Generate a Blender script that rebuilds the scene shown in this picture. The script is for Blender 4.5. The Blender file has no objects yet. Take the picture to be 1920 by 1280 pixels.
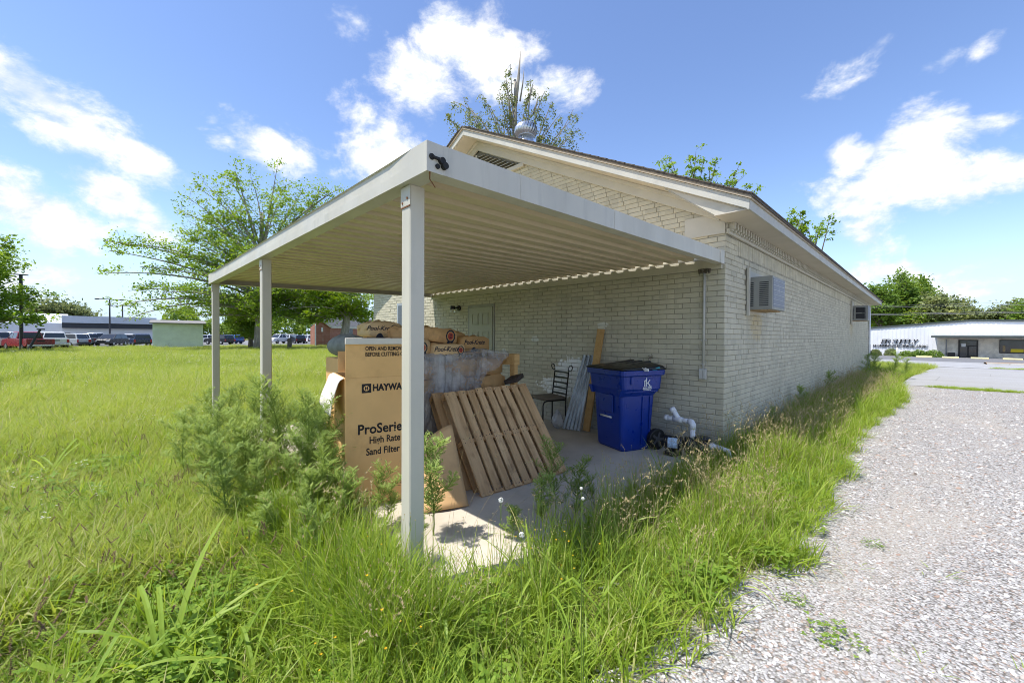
import bpy, bmesh, math, random
import numpy as np
from mathutils import Vector, Matrix, Euler
random.seed(7); np.random.seed(7)
RAD = math.radians
SC = bpy.context.scene
COL = SC.collection

# ------------------------------------------------------------------ camera
CAM_LOC = np.array((1.7595, -5.4154, 1.4452))
CAM_F, YAW, PITCH, ROLL = 764.5649, 0.79482, -0.01213, 0.0051
_F = np.array((-math.sin(YAW)*math.cos(PITCH), math.cos(YAW)*math.cos(PITCH), math.sin(PITCH)))
_R0 = np.array((math.cos(YAW), math.sin(YAW), 0.0)); _U0 = np.cross(_R0, _F)
_R = _R0*math.cos(ROLL)+_U0*math.sin(ROLL); _U = -_R0*math.sin(ROLL)+_U0*math.cos(ROLL)
cam_data = bpy.data.cameras.new("camera"); cam = bpy.data.objects.new("camera", cam_data); COL.objects.link(cam)
cam_data.sensor_width = 36.0; cam_data.lens = 36.0*CAM_F/1920.0
cam_data.clip_start = 0.05; cam_data.clip_end = 3000.0
cam.matrix_world = Matrix(((_R[0], _U[0], -_F[0], CAM_LOC[0]), (_R[1], _U[1], -_F[1], CAM_LOC[1]), (_R[2], _U[2], -_F[2], CAM_LOC[2]), (0, 0, 0, 1)))
SC.camera = cam

def ray(u, v):
    """direction seen at a point (u, v) of the 1920 x 1280 survey photograph"""
    return _F + _R*(u-960)/CAM_F - _U*(v-640)/CAM_F
def on(u, v, ax, val):
    """survey point (u, v) intersected with the plane axis = val"""
    d = ray(u, v); k = 'xyz'.index(ax); t = (val-CAM_LOC[k])/d[k]
    return CAM_LOC+t*d
def far(u, r, z=None):
    """ground position at bearing u and horizontal range r"""
    d = ray(u, 630); d = d/math.hypot(d[0], d[1]); p = CAM_LOC+d*r
    return np.array((p[0], p[1], ground_z(p[0], p[1]) if z is None else z))
def zat(u, v, r):
    """height seen at survey point (u, v) at horizontal range r"""
    d = ray(u, v); return CAM_LOC[2]+d[2]*r/math.hypot(d[0], d[1])

# ------------------------------------------------------------------ render settings, sun, sky
SC.render.engine = 'CYCLES'
SC.view_settings.view_transform = 'Standard'; SC.view_settings.look = 'None'
SC.view_settings.exposure = 0.70; SC.view_settings.gamma = 1.0; SC.view_settings.use_curve_mapping = False
SC.cycles.max_bounces = 7; SC.cycles.diffuse_bounces = 4; SC.cycles.glossy_bounces = 3; SC.cycles.filter_width = 0.95; SC.cycles.use_adaptive_sampling = True; SC.cycles.adaptive_threshold = 0.02
SC.cycles.transparent_max_bounces = 16; SC.cycles.transmission_bounces = 5
SC.cycles.use_denoising = True
TO_SUN = Vector((-0.15, -0.42, 1.0)).normalized()
SUN_EL = math.asin(TO_SUN.z); SUN_AZ = math.atan2(TO_SUN.x, TO_SUN.y)
sun_data = bpy.data.lights.new("sun", 'SUN'); sun_data.energy = 4.0; sun_data.angle = RAD(0.53); sun_data.color = (1.0, 0.955, 0.88)
sun = bpy.data.objects.new("sun", sun_data); COL.objects.link(sun); sun.location = (-10, -20, 40)
sun.rotation_euler = (-TO_SUN).to_track_quat('-Z', 'Y').to_euler()

world = bpy.data.worlds.new("World"); SC.world = world; world.use_nodes = True
wn, wl = world.node_tree.nodes, world.node_tree.links
wn.clear()
def wnode(t, **kw):
    n = wn.new(t)
    for k, v in kw.items(): setattr(n, k, v)
    return n
def wset(sock, val):
    if isinstance(val, bpy.types.NodeSocket): wl.new(val, sock)
    else: sock.default_value = val
def wmath(op, a, b=None, c=None, clamp=False):
    n = wnode('ShaderNodeMath', operation=op, use_clamp=clamp); wset(n.inputs[0], a)
    if b is not None: wset(n.inputs[1], b)
    if c is not None: wset(n.inputs[2], c)
    return n.outputs[0]
def wdot(a, b):
    n = wnode('ShaderNodeVectorMath', operation='DOT_PRODUCT'); wset(n.inputs[0], a); wset(n.inputs[1], b); return n.outputs['Value']
sky = wnode('ShaderNodeTexSky'); sky.sky_type = 'NISHITA'; sky.sun_disc = False
sky.sun_elevation = SUN_EL; sky.sun_rotation = SUN_AZ; sky.air_density = 1.0; sky.dust_density = 0.3; sky.ozone_density = 2.6; sky.altitude = 80
wgeo = wnode('ShaderNodeTexCoord'); wdir = wgeo.outputs['Generated']
# cumulus banks: (u, v, half width, half height, tilt, weight), spread over the whole dome
CLOUDS = [(100,200,215,60,32,1),(250,282,80,26,24,.8),(60,392,160,58,22,1),(210,372,86,48,30,1),(285,432,70,32,30,.8),(60,520,170,30,4,.45),(230,545,140,20,2,.35),
 (505,272,92,38,24,.85),(425,262,46,22,10,.5),(626,326,26,12,5,.45),(720,262,60,62,50,.9),(690,215,40,42,60,.6),
 (845,70,70,62,45,1),(900,110,85,54,25,1),(790,160,80,60,40,1),(965,168,115,38,8,.9),(1050,165,52,36,15,.75),(1012,95,18,22,80,.4),(668,40,26,50,-70,.4),
 (1590,300,46,46,10,.85),(1690,335,150,58,-22,1),(1800,345,150,52,-14,.95),(1730,255,90,52,-25,.7),(1600,380,95,46,20,.9),(1620,440,80,60,40,.7),(1880,330,90,36,-15,.8),
 (1560,160,70,20,-32,.5),(1590,130,30,10,-40,.35),(1775,112,44,18,-25,.5),(1838,98,46,20,-38,.55),(1880,235,50,40,20,.4),
 (1660,512,80,26,0,.85),(1700,500,40,18,0,.7),(1560,540,60,30,0,.6),(1790,548,90,22,-3,.6),(1880,520,90,26,-6,.5),(1450,470,70,40,10,.5),
 (-350,250,240,90,10,1),(-900,420,400,110,0,1),(2350,330,260,110,-10,1),(2900,420,420,120,0,1),(400,-420,260,110,20,.9),(1500,-520,300,120,-20,.9),(2300,-200,180,90,0,.7),(-500,-300,260,120,30,.8)]
REAR = [((.6,-.8,.35),.35),((.1,-.95,.5),.25),((.9,-.3,.3),.35),((-.4,-.9,.25),.3),((.8,-.6,.8),.2)]
acc = None
def blob(d0, wa, wb, wt):
    global acc
    c = wmath('MAXIMUM', wdot(wdir, tuple(d0)), 0.02)
    s = wmath('DIVIDE', wdot(wdir, tuple(wa)), c); t = wmath('DIVIDE', wdot(wdir, tuple(wb)), c)
    r = wmath('SQRT', wmath('ADD', wmath('MULTIPLY', s, s), wmath('MULTIPLY', t, t)))
    m = wmath('MULTIPLY', wmath('SUBTRACT', 1.25, r), wt)
    acc = m if acc is None else wmath('MAXIMUM', acc, m)
for (u, v, a, b, rot, wt) in CLOUDS:
    d0 = ray(u, v); d0 = d0/np.linalg.norm(d0); cr, sr = math.cos(RAD(rot)), math.sin(RAD(rot))
    p1 = ray(u+a*cr, v+a*sr); p1 = p1/(p1@d0)-d0
    p2 = ray(u-b*sr, v+b*cr); p2 = p2/(p2@d0)-d0
    G = np.linalg.inv(np.array([[p1@p1, p1@p2], [p1@p2, p2@p2]]))
    blob(d0, G[0, 0]*p1+G[0, 1]*p2, G[1, 0]*p1+G[1, 1]*p2, wt)
for d, s in REAR:
    d0 = np.array(d); d0 = d0/np.linalg.norm(d0); a = np.cross(d0, (0, 0, 1)); a = a/np.linalg.norm(a); b = np.cross(d0, a)
    blob(d0, a/s, b/(s*.45), 1.0)
def wnoise(scale, detail, rough, dist=0.0, off=0.0):
    mp = wnode('ShaderNodeMapping'); wl.new(wdir, mp.inputs['Vector']); mp.inputs['Location'].default_value = (off, off*.7, off*.3); mp.inputs['Scale'].default_value = (1, 1, 1.5)
    n = wnode('ShaderNodeTexNoise'); wl.new(mp.outputs[0], n.inputs['Vector'])
    n.inputs['Scale'].default_value = scale; n.inputs['Detail'].default_value = detail; n.inputs['Roughness'].default_value = rough; n.inputs['Distortion'].default_value = dist
    return n.outputs['Fac']
n1 = wnoise(6.5, 9, .62, .35); n2 = wnoise(16.0, 6, .65, .2, 3.1); n3 = wnoise(3.0, 5, .5, 0, 7.7)
raw = wmath('ADD', acc, wmath('ADD', wmath('MULTIPLY', wmath('SUBTRACT', n1, .5), 3.0), wmath('MULTIPLY', wmath('SUBTRACT', n2, .5), 1.3)))
mr = wnode('ShaderNodeMapRange', interpolation_type='SMOOTHSTEP'); wl.new(raw, mr.inputs['Value']); mr.inputs['From Min'].default_value = 0.0; mr.inputs['From Max'].default_value = 0.95
cover = mr.outputs['Result']
sh = wnode('ShaderNodeMapRange', interpolation_type='SMOOTHSTEP'); wl.new(wmath('ADD', wmath('MULTIPLY', n1, .5), wmath('MULTIPLY', n2, .5)), sh.inputs['Value']); sh.inputs['From Min'].default_value = .40; sh.inputs['From Max'].default_value = .58
ccol = wnode('ShaderNodeMix', data_type='RGBA'); wl.new(sh.outputs['Result'], ccol.inputs['Factor'])
ccol.inputs[6].default_value = (.66, .745, .88, 1); ccol.inputs[7].default_value = (1.0, 1.0, 1.0, 1)
hsv = wnode('ShaderNodeHueSaturation'); wl.new(sky.outputs[0], hsv.inputs['Color']); hsv.inputs['Saturation'].default_value = 1.05; hsv.inputs['Hue'].default_value = .508
sepz = wnode('ShaderNodeSeparateXYZ'); wl.new(wdir, sepz.inputs[0])
lowz = wnode('ShaderNodeMapRange', interpolation_type='SMOOTHSTEP'); wl.new(sepz.outputs['Z'], lowz.inputs['Value']); lowz.inputs['From Min'].default_value = .22; lowz.inputs['From Max'].default_value = -.02
hzc = wnode('ShaderNodeMix', data_type='RGBA'); wl.new(lowz.outputs['Result'], hzc.inputs['Factor']); wl.new(hsv.outputs[0], hzc.inputs[6]); hzc.inputs[7].default_value = (2.9, 3.75, 4.75, 1)
bg1 = wnode('ShaderNodeBackground'); wl.new(hzc.outputs[2], bg1.inputs['Color']); bg1.inputs['Strength'].default_value = 0.15
bg2 = wnode('ShaderNodeBackground'); wl.new(ccol.outputs[2], bg2.inputs['Color']); bg2.inputs['Strength'].default_value = 0.74
mixs = wnode('ShaderNodeMixShader'); wl.new(cover, mixs.inputs[0]); wl.new(bg1.outputs[0], mixs.inputs[1]); wl.new(bg2.outputs[0], mixs.inputs[2])
wout = wnode('ShaderNodeOutputWorld'); wl.new(mixs.outputs[0], wout.inputs['Surface'])
# ------------------------------------------------------------------ materials
class NT:
    """small helper round a material's node tree"""
    def __init__(s, name):
        s.m = bpy.data.materials.new(name); s.m.use_nodes = True
        s.n = s.m.node_tree.nodes; s.l = s.m.node_tree.links
        s.bsdf = s.n['Principled BSDF']; s.out = s.n['Material Output']
        s.pos = None
    def node(s, t, **kw):
        n = s.n.new(t)
        for k, v in kw.items(): setattr(n, k, v)
        return n
    def put(s, sock, val):
        if isinstance(val, bpy.types.NodeSocket): s.l.new(val, sock)
        else: sock.default_value = val
    def position(s):
        if s.pos is None: s.pos = s.node('ShaderNodeNewGeometry').outputs['Position']
        return s.pos
    def objco(s): return s.node('ShaderNodeTexCoord').outputs['Object']
    def noise(s, scale, detail=4, rough=.55, co=None, stretch=None, dist=0):
        n = s.node('ShaderNodeTexNoise'); co = co or s.position()
        if stretch:
            mp = s.node('ShaderNodeMapping'); s.l.new(co, mp.inputs[0]); mp.inputs['Scale'].default_value = stretch; co = mp.outputs[0]
        s.l.new(co, n.inputs['Vector']); n.inputs['Scale'].default_value = scale; n.inputs['Detail'].default_value = detail
        n.inputs['Roughness'].default_value = rough; n.inputs['Distortion'].default_value = dist
        return n.outputs['Fac']
    def remap(s, val, a, b, lo=0., hi=1., smooth=True):
        n = s.node('ShaderNodeMapRange', interpolation_type='SMOOTHSTEP' if smooth else 'LINEAR'); s.put(n.inputs['Value'], val)
        n.inputs['From Min'].default_value = a; n.inputs['From Max'].default_value = b; n.inputs['To Min'].default_value = lo; n.inputs['To Max'].default_value = hi
        return n.outputs['Result']
    def mix(s, fac, a, b, blend='MIX'):
        n = s.node('ShaderNodeMix', data_type='RGBA', blend_type=blend); s.put(n.inputs['Factor'], fac)
        for i, c in ((6, a), (7, b)):
            s.put(n.inputs[i], c if isinstance(c, bpy.types.NodeSocket) else (c[0], c[1], c[2], 1))
        return n.outputs[2]
    def math(s, op, a, b=0., c=None):
        n = s.node('ShaderNodeMath', operation=op); s.put(n.inputs[0], a); s.put(n.inputs[1], b)
        if c is not None: s.put(n.inputs[2], c)
        return n.outputs[0]
    def bump(s, h, strength=.3, dist=.01):
        n = s.node('ShaderNodeBump'); s.put(n.inputs['Height'], h); n.inputs['Strength'].default_value = strength; n.inputs['Distance'].default_value = dist
        s.l.new(n.outputs[0], s.bsdf.inputs['Normal'])
    def ellipse(s, c, r):
        """1 at the middle of an ellipsoid at c (world), 0 at its rim"""
        v = s.node('ShaderNodeVectorMath', operation='SUBTRACT'); s.l.new(s.position(), v.inputs[0]); v.inputs[1].default_value = c
        w = s.node('ShaderNodeVectorMath', operation='DIVIDE'); s.l.new(v.outputs[0], w.inputs[0]); w.inputs[1].default_value = r
        l = s.node('ShaderNodeVectorMath', operation='LENGTH'); s.l.new(w.outputs[0], l.inputs[0])
        return s.math('SUBTRACT', 1.0, l.outputs['Value'])
    def finish(s, col, rough=.6, metal=0., spec=.4):
        s.put(s.bsdf.inputs['Base Color'], col if isinstance(col, bpy.types.NodeSocket) else (col[0], col[1], col[2], 1))
        s.put(s.bsdf.inputs['Roughness'], rough); s.bsdf.inputs['Metallic'].default_value = metal
        s.bsdf.inputs['Specular IOR Level'].default_value = spec
        return s.m
MATS = {}
def M(name, col, rough=.6, metal=0., spec=.4, var=.12, scale=3., bump=0., bscale=60., dirt=None, dscale=1.2, stretch=None, obj=False):
    """plain surface with uneven tone, fine relief and optional dirt"""
    if name in MATS: return MATS[name]
    t = NT(name); co = t.objco() if obj else None
    n = t.noise(scale, 6, .6, co, stretch)
    lo = tuple(max(0, c*(1-var)) for c in col); hi = tuple(min(1, c*(1+var)) for c in col)
    c = t.mix(t.remap(n, .3, .7), lo, hi)
    if dirt:
        c = t.mix(t.math('MULTIPLY', t.remap(t.noise(dscale, 7, .68, co, stretch), .52, .78), .75), c, dirt)
    if bump: t.bump(t.noise(bscale, 4, .6, co), bump, .004)
    r = t.remap(t.noise(scale*2.3, 4, .6, co), .3, .7, max(.02, rough-.08), min(1, rough+.08))
    MATS[name] = t.finish(c, r, metal, spec); return MATS[name]

def leafmat(name, a, b, trans=.38, rough=.5, attr=True, spec=.25):
    """foliage: per-blade tint attribute, light passing through the blade"""
    if name in MATS: return MATS[name]
    t = NT(name)
    oi = t.node('ShaderNodeObjectInfo').outputs['Random']
    if attr:
        at = t.node('ShaderNodeAttribute'); at.attribute_name = 'tint'
        f = t.math('ADD', t.math('MULTIPLY', at.outputs['Fac'], .75), t.math('MULTIPLY', oi, .25))
    else: f = oi
    ramp = t.node('ShaderNodeValToRGB'); t.l.new(f, ramp.inputs[0])
    e = ramp.color_ramp.elements; e[0].color = (*a, 1); e[1].color = (*b[-1], 1)
    for i, c in enumerate(b[:-1]):
        x = e.new((i+1)/len(b)); x.color = (*c, 1)
    col = ramp.outputs[0]
    t.finish(col, rough, 0, spec)
    tr = t.node('ShaderNodeBsdfTranslucent')
    hs = t.node('ShaderNodeHueSaturation'); t.l.new(col, hs.inputs['Color']); hs.inputs['Saturation'].default_value = 1.08; hs.inputs['Value'].default_value = 1.35; hs.inputs['Hue'].default_value = .485
    t.l.new(hs.outputs[0], tr.inputs['Color'])
    mx = t.node('ShaderNodeMixShader'); mx.inputs[0].default_value = trans
    t.l.new(t.bsdf.outputs[0], mx.inputs[1]); t.l.new(tr.outputs[0], mx.inputs[2]); t.l.new(mx.outputs[0], t.out.inputs['Surface'])
    MATS[name] = t.m; return t.m

# ------------------------------------------------------------------ objects
WLOC = {}
def setp(o, label=None, cat=None, group=None, kind=None):
    if label: o['label'] = label
    if cat: o['category'] = cat
    if group: o['group'] = group
    if kind: o['kind'] = kind
    return o
def thing(name, label, cat, loc=(0, 0, 0), rz=0., group=None):
    o = bpy.data.objects.new(name, None); COL.objects.link(o); o.location = loc; o.rotation_euler = (0, 0, rz)
    o.empty_display_size = .2; WLOC[o.name] = Vector(loc) if rz == 0 else None
    return setp(o, label, cat, group)
class MB:
    """collects shapes; build() links them as ONE mesh object"""
    def __init__(s): s.v = []; s.f = []; s.mi = []; s.t = None
    def add(s, vs, fs, mi=0):
        b = len(s.v); s.v.extend([tuple(map(float, p)) for p in vs]); s.f.extend([tuple(i+b for i in q) for q in fs]); s.mi.extend([mi]*len(fs)); return s
    def hexa(s, p, mi=0):
        """8 corners: bottom ring 0-3, top ring 4-7"""
        return s.add(p, [(0, 3, 2, 1), (4, 5, 6, 7), (0, 1, 5, 4), (1, 2, 6, 5), (2, 3, 7, 6), (3, 0, 4, 7)], mi)
    def box(s, lo, hi, mi=0):
        (a, b, c), (d, e, f) = lo, hi
        return s.hexa([(a, b, c), (d, b, c), (d, e, c), (a, e, c), (a, b, f), (d, b, f), (d, e, f), (a, e, f)], mi)
    def obox(s, c, size, R=None, mi=0):
        h = [x/2 for x in size]; R = R or Matrix.Identity(3); c = Vector(c)
        ps = [c+R@Vector((x*h[0], y*h[1], z*h[2])) for z in (-1, 1) for x, y in ((-1, -1), (1, -1), (1, 1), (-1, 1))]
        return s.hexa(ps, mi)
    def bar(s, p, q, w, h, up=(0, 0, 1), mi=0):
        p, q = Vector(p), Vector(q); d = (q-p).normalized(); r = d.cross(Vector(up))
        if r.length < 1e-4: r = d.cross(Vector((1, 0, 0)))
        r.normalize(); u = r.cross(d)
        R = Matrix((r, d, u)).transposed()
        return s.obox((p+q)/2, (w, (q-p).length, h), R, mi)
    def tube(s, pts, r, n=8, cap=True, mi=0):
        pts = [Vector(p) for p in pts]; rs = r if hasattr(r, '__len__') else [r]*len(pts)
        b = len(s.v); prev = None
        for i, p in enumerate(pts):
            d = (pts[min(i+1, len(pts)-1)]-pts[max(i-1, 0)]).normalized()
            a = (prev if prev is not None else Vector((0.3, 0.2, 1) if abs(d.z) < .9 else (1, 0.2, 0)))
            a = (a-d*a.dot(d)).normalized(); prev = a; c = d.cross(a)
            for k in range(n):
                t = 2*math.pi*k/n; s.v.append(tuple(p+(a*math.cos(t)+c*math.sin(t))*rs[i]))
        m = len(pts)
        for i in range(m-1):
            for k in range(n):
                s.f.append((b+i*n+k, b+i*n+(k+1) % n, b+(i+1)*n+(k+1) % n, b+(i+1)*n+k)); s.mi.append(mi)
        if cap:
            s.f.append(tuple(b+k for k in range(n))[::-1]); s.mi.append(mi)
            s.f.append(tuple(b+(m-1)*n+k for k in range(n))); s.mi.append(mi)
        return s
    def extrude(s, poly, vec, mi=0):
        n = len(poly); vec = Vector(vec); p = [Vector(x) for x in poly]
        return s.add(p+[x+vec for x in p], [tuple(range(n))[::-1], tuple(range(n, 2*n))]+[(i, (i+1) % n, n+(i+1) % n, n+i) for i in range(n)], mi)
    def loft(s, rings, cap=True, mi=0):
        n = len(rings[0]); b = len(s.v)
        for r in rings: s.v.extend([tuple(map(float, p)) for p in r])
        for i in range(len(rings)-1):
            for k in range(n):
                s.f.append((b+i*n+k, b+i*n+(k+1) % n, b+(i+1)*n+(k+1) % n, b+(i+1)*n+k)); s.mi.append(mi)
        if cap:
            s.f.append(tuple(b+k for k in range(n))[::-1]); s.f.append(tuple(b+(len(rings)-1)*n+k for k in range(n))); s.mi.extend([mi, mi])
        return s
    def grid(s, fn, nu, nv, mi=0):
        b = len(s.v)
        for i in range(nu+1):
            for j in range(nv+1): s.v.append(tuple(map(float, fn(i/nu, j/nv))))
        for i in range(nu):
            for j in range(nv):
                a = b+i*(nv+1)+j; s.f.append((a, a+nv+1, a+nv+2, a+1)); s.mi.append(mi)
        return s
    def mesh(s, name, off=None):
        me = bpy.data.meshes.new(name); v = s.v
        if off is not None: v = [(x-off[0], y-off[1], z-off[2]) for x, y, z in v]
        me.from_pydata(v, [], s.f); me.update(); return me
    def build(s, name, mats, parent=None, smooth=False, kind=None, bevel=0., label=None, local=False, fix=True, sub=0, bseg=2):
        off = None
        if parent is not None and not local:
            off = WLOC.get(parent.name); 
        me = s.mesh(name, off)
        mats = mats if isinstance(mats, (list, tuple)) else [mats]
        for m in mats: me.materials.append(m)
        if len(mats) > 1: me.polygons.foreach_set('material_index', s.mi)
        if fix:
            bm = bmesh.new(); bm.from_mesh(me); bmesh.ops.recalc_face_normals(bm, faces=bm.faces); bm.to_mesh(me); bm.free()
        if smooth: me.polygons.foreach_set('use_smooth', [True]*len(me.polygons))
        o = bpy.data.objects.new(name, me); COL.objects.link(o)
        if parent is not None: o.parent = parent; WLOC[o.name] = off if off is not None else Vector((0, 0, 0))
        if bevel:
            md = o.modifiers.new('bevel', 'BEVEL'); md.width = bevel; md.segments = bseg; md.limit_method = 'ANGLE'; md.angle_limit = RAD(40)
            md.harden_normals = False
        if sub:
            md = o.modifiers.new('sub', 'SUBSURF'); md.levels = sub; md.render_levels = sub
        if label: o['label'] = label
        if kind: o['kind'] = kind
        return o
def link_mesh(name, me, parent=None, loc=(0, 0, 0), rot=(0, 0, 0), scale=(1, 1, 1)):
    o = bpy.data.objects.new(name, me); COL.objects.link(o); o.location = loc; o.rotation_euler = rot; o.scale = scale
    if parent is not None: o.parent = parent
    return o
def copy_tree(o, parent=None):
    c = o.copy(); COL.objects.link(c)
    if parent is not None: c.parent = parent
    for ch in list(o.children): copy_tree(ch, c)
    return c
def write(body, size, loc, right, up, mat, parent, name='print', bold=0., shear=0., align='LEFT', ext=.0008, sx=1.):
    cu = bpy.data.curves.new(name, 'FONT'); cu.body = body; cu.size = size; cu.offset = bold*size; cu.shear = shear; cu.align_x = align; cu.extrude = ext; cu.resolution_u = 3
    tmp = bpy.data.objects.new(name, cu); me = bpy.data.meshes.new_from_object(tmp); bpy.data.objects.remove(tmp); bpy.data.curves.remove(cu)
    me.materials.clear(); me.materials.append(mat); o = bpy.data.objects.new(name, me); COL.objects.link(o)
    r = Vector(right).normalized(); u = Vector(up); u = (u-r*u.dot(r)).normalized(); n = r.cross(u)
    off = WLOC.get(parent.name) if parent is not None else None
    l = Vector(loc)-(off if off is not None else Vector((0, 0, 0)))
    o.matrix_world = Matrix(((r.x*sx, u.x, n.x, l.x), (r.y*sx, u.y, n.y, l.y), (r.z*sx, u.z, n.z, l.z), (0, 0, 0, 1)))
    if parent is not None: o.parent = parent
    return o

# ------------------------------------------------------------------ scattering of uncountable ground cover
def make_scatter_tree():
    ng = bpy.data.node_groups.new('scatter', 'GeometryNodeTree')
    ng.interface.new_socket('Geometry', in_out='INPUT', socket_type='NodeSocketGeometry')
    ng.interface.new_socket('Kinds', in_out='INPUT', socket_type='NodeSocketCollection')
    ng.interface.new_socket('Geometry', in_out='OUTPUT', socket_type='NodeSocketGeometry')
    gi = ng.nodes.new('NodeGroupInput'); go = ng.nodes.new('NodeGroupOutput')
    ci = ng.nodes.new('GeometryNodeCollectionInfo'); ci.inputs['Separate Children'].default_value = True; ci.inputs['Reset Children'].default_value = True
    ip = ng.nodes.new('GeometryNodeInstanceOnPoints'); ip.inputs['Pick Instance'].default_value = True
    def attr(nm, ty):
        n = ng.nodes.new('GeometryNodeInputNamedAttribute'); n.data_type = ty; n.inputs['Name'].default_value = nm; return n.outputs['Attribute']
    L = ng.links.new
    L(gi.outputs[0], ip.inputs['Points']); L(gi.outputs[1], ci.inputs['Collection']); L(ci.outputs[0], ip.inputs['Instance'])
    L(attr('ix', 'INT'), ip.inputs['Instance Index']); L(attr('rot', 'FLOAT_VECTOR'), ip.inputs['Rotation']); L(attr('sc', 'FLOAT_VECTOR'), ip.inputs['Scale'])
    L(ip.outputs[0], go.inputs[0]); return ng
SCATTER = make_scatter_tree()
def kinds(name, meshes):
    c = bpy.data.collections.new(name)
    for i, me in enumerate(meshes):
        o = bpy.data.objects.new('%s_%02d' % (name, i), me); c.objects.link(o)
    return c
def scatter(name, pts, coll, nk, scale=(.8, 1.2), tilt=.12, ix=None, parent=None, zs=(.8, 1.2), label=None, sc=None):
    n = len(pts); me = bpy.data.meshes.new(name); me.vertices.add(n); me.vertices.foreach_set('co', np.asarray(pts, np.float32).ravel())
    a = me.attributes.new('ix', 'INT', 'POINT'); a.data.foreach_set('value', np.random.randint(0, nk, n).astype(np.int32) if ix is None else np.asarray(ix, np.int32))
    rot = np.stack([np.random.normal(0, tilt, n), np.random.normal(0, tilt, n), np.random.uniform(0, 6.283, n)], 1)
    a = me.attributes.new('rot', 'FLOAT_VECTOR', 'POINT'); a.data.foreach_set('vector', rot.astype(np.float32).ravel())
    s = np.random.uniform(scale[0], scale[1], n) if sc is None else np.asarray(sc)*np.random.uniform(scale[0], scale[1], n)
    s3 = np.stack([s, s, s*np.random.uniform(zs[0], zs[1], n)], 1)
    a = me.attributes.new('sc', 'FLOAT_VECTOR', 'POINT'); a.data.foreach_set('vector', s3.astype(np.float32).ravel())
    o = bpy.data.objects.new(name, me); COL.objects.link(o)
    md = o.modifiers.new('scatter', 'NODES'); md.node_group = SCATTER
    for it in SCATTER.interface.items_tree:
        if it.in_out == 'INPUT' and it.name == 'Kinds': md[it.identifier] = coll
    o['kind'] = 'stuff'
    if parent is not None: o.parent = parent
    if label: o['label'] = label
    return o
# ------------------------------------------------------------------ ground
def sst(x): x = np.clip(x, 0, 1); return x*x*(3-2*x)
def ground_z(x, y):
    z = -.05-.20*sst((-np.asarray(x, float)-8)/50.)
    z = z-.5*sst((np.asarray(y, float)-13)/45.)*sst((np.asarray(x, float)+16)/14.)
    z = z+.03*np.exp(-(np.maximum(0, np.maximum(np.asarray(x, float)-0., -5.6-np.asarray(x, float)))**2+np.maximum(0, -4.26-np.asarray(y, float))**2)/.08)
    return z
GE_Y = [-40, -9, -6, -4.6, -3.75, -3.25, -2.34, -1.27, -.4, 1.36, 4.1, 7.7, 10.5, 12.7]
GE_X = [.2, .40, .72, .93, .97, 1.00, 1.14, 1.21, 1.13, 1.10, 1.14, 1.42, 1.30, 1.15]
def gravel_edge(y):
    y = np.asarray(y, float); return np.interp(y, GE_Y, GE_X)+.05*np.sin(y*5.1)+.035*np.sin(y*11.7+1)+.03*np.sin(y*2.3+.4)
def sheet(name, fx, y0, y1, ny, nx, mat, lift, kind='structure', xpow=1.):
    """ground-following sheet; fx(y) -> (x0, x1)"""
    mb = MB()
    def f(i, j):
        y = y0+(y1-y0)*i; a, b = fx(y); x = a+(b-a)*(j**xpow); return (x, y, float(ground_z(x, y))+lift)
    mb.grid(f, ny, nx); o = mb.build(name, mat, kind=kind, smooth=True); return o

t = NT('turf_soil'); n1_ = t.noise(.35, 6, .6); n2_ = t.noise(9, 5, .65)
c = t.mix(t.remap(n1_, .35, .65), (.11, .145, .03), (.16, .185, .04)); c = t.mix(t.remap(n2_, .45, .7), c, (.13, .115, .05)); c = t.mix(t.remap(t.noise(.22, 6, .65), .52, .66, 0, .75), c, (.27, .245, .11))
t.bump(t.noise(25, 5, .7), .6, .02); SOIL = t.finish(c, .95, 0, .1)
mb = MB(); NG = 90
gx = np.concatenate([-np.geomspace(400, 14, 26), np.linspace(-13, 14, 55), np.geomspace(15, 400, 22)])
gy = np.concatenate([-np.geomspace(400, 9, 18), np.linspace(-8.5, 30, 78), np.geomspace(31, 400, 24)])
Z = ground_z(gx[:, None], gy[None, :])
for i, x in enumerate(gx):
    for j, y in enumerate(gy): mb.v.append((x, y, float(Z[i, j])))
n = len(gy)
for i in range(len(gx)-1):
    for j in range(n-1): mb.f.append((i*n+j, (i+1)*n+j, (i+1)*n+j+1, i*n+j+1)); mb.mi.append(0)
mb.build('ground', SOIL, kind='structure', smooth=True)

t = NT('crushed_stone')
vo = t.node('ShaderNodeTexVoronoi'); vo.feature = 'F1'; t.l.new(t.position(), vo.inputs['Vector']); vo.inputs['Scale'].default_value = 75
ramp = t.node('ShaderNodeValToRGB'); sep = t.node('ShaderNodeSeparateColor'); t.l.new(vo.outputs['Color'], sep.inputs[0]); t.l.new(sep.outputs[0], ramp.inputs[0])
e = ramp.color_ramp.elements; e[0].color = (.32, .31, .295, 1); e[1].color = (.54, .52, .495, 1)
for p, cc in ((.25, (.44, .425, .41, 1)), (.55, (.51, .49, .465, 1)), (.76, (.38, .30, .25, 1)), (.86, (.54, .535, .53, 1))): x = e.new(p); x.color = cc
ramp.color_ramp.interpolation = 'CONSTANT'
c = t.mix(t.remap(vo.outputs['Distance'], .45, .85), ramp.outputs[0], (.15, .135, .12))
c = t.mix(t.math('MULTIPLY', t.remap(t.noise(.55, 6, .65, stretch=(1.6, .5, 1)), .46, .72), .6), c, (.44, .40, .345))
t.bump(t.math('ADD', t.math('MULTIPLY', vo.outputs['Distance'], -1.0), t.math('MULTIPLY', sep.outputs[1], .6)), .9, .012)
GRAVEL = t.finish(c, .9, 0, .2)
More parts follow.
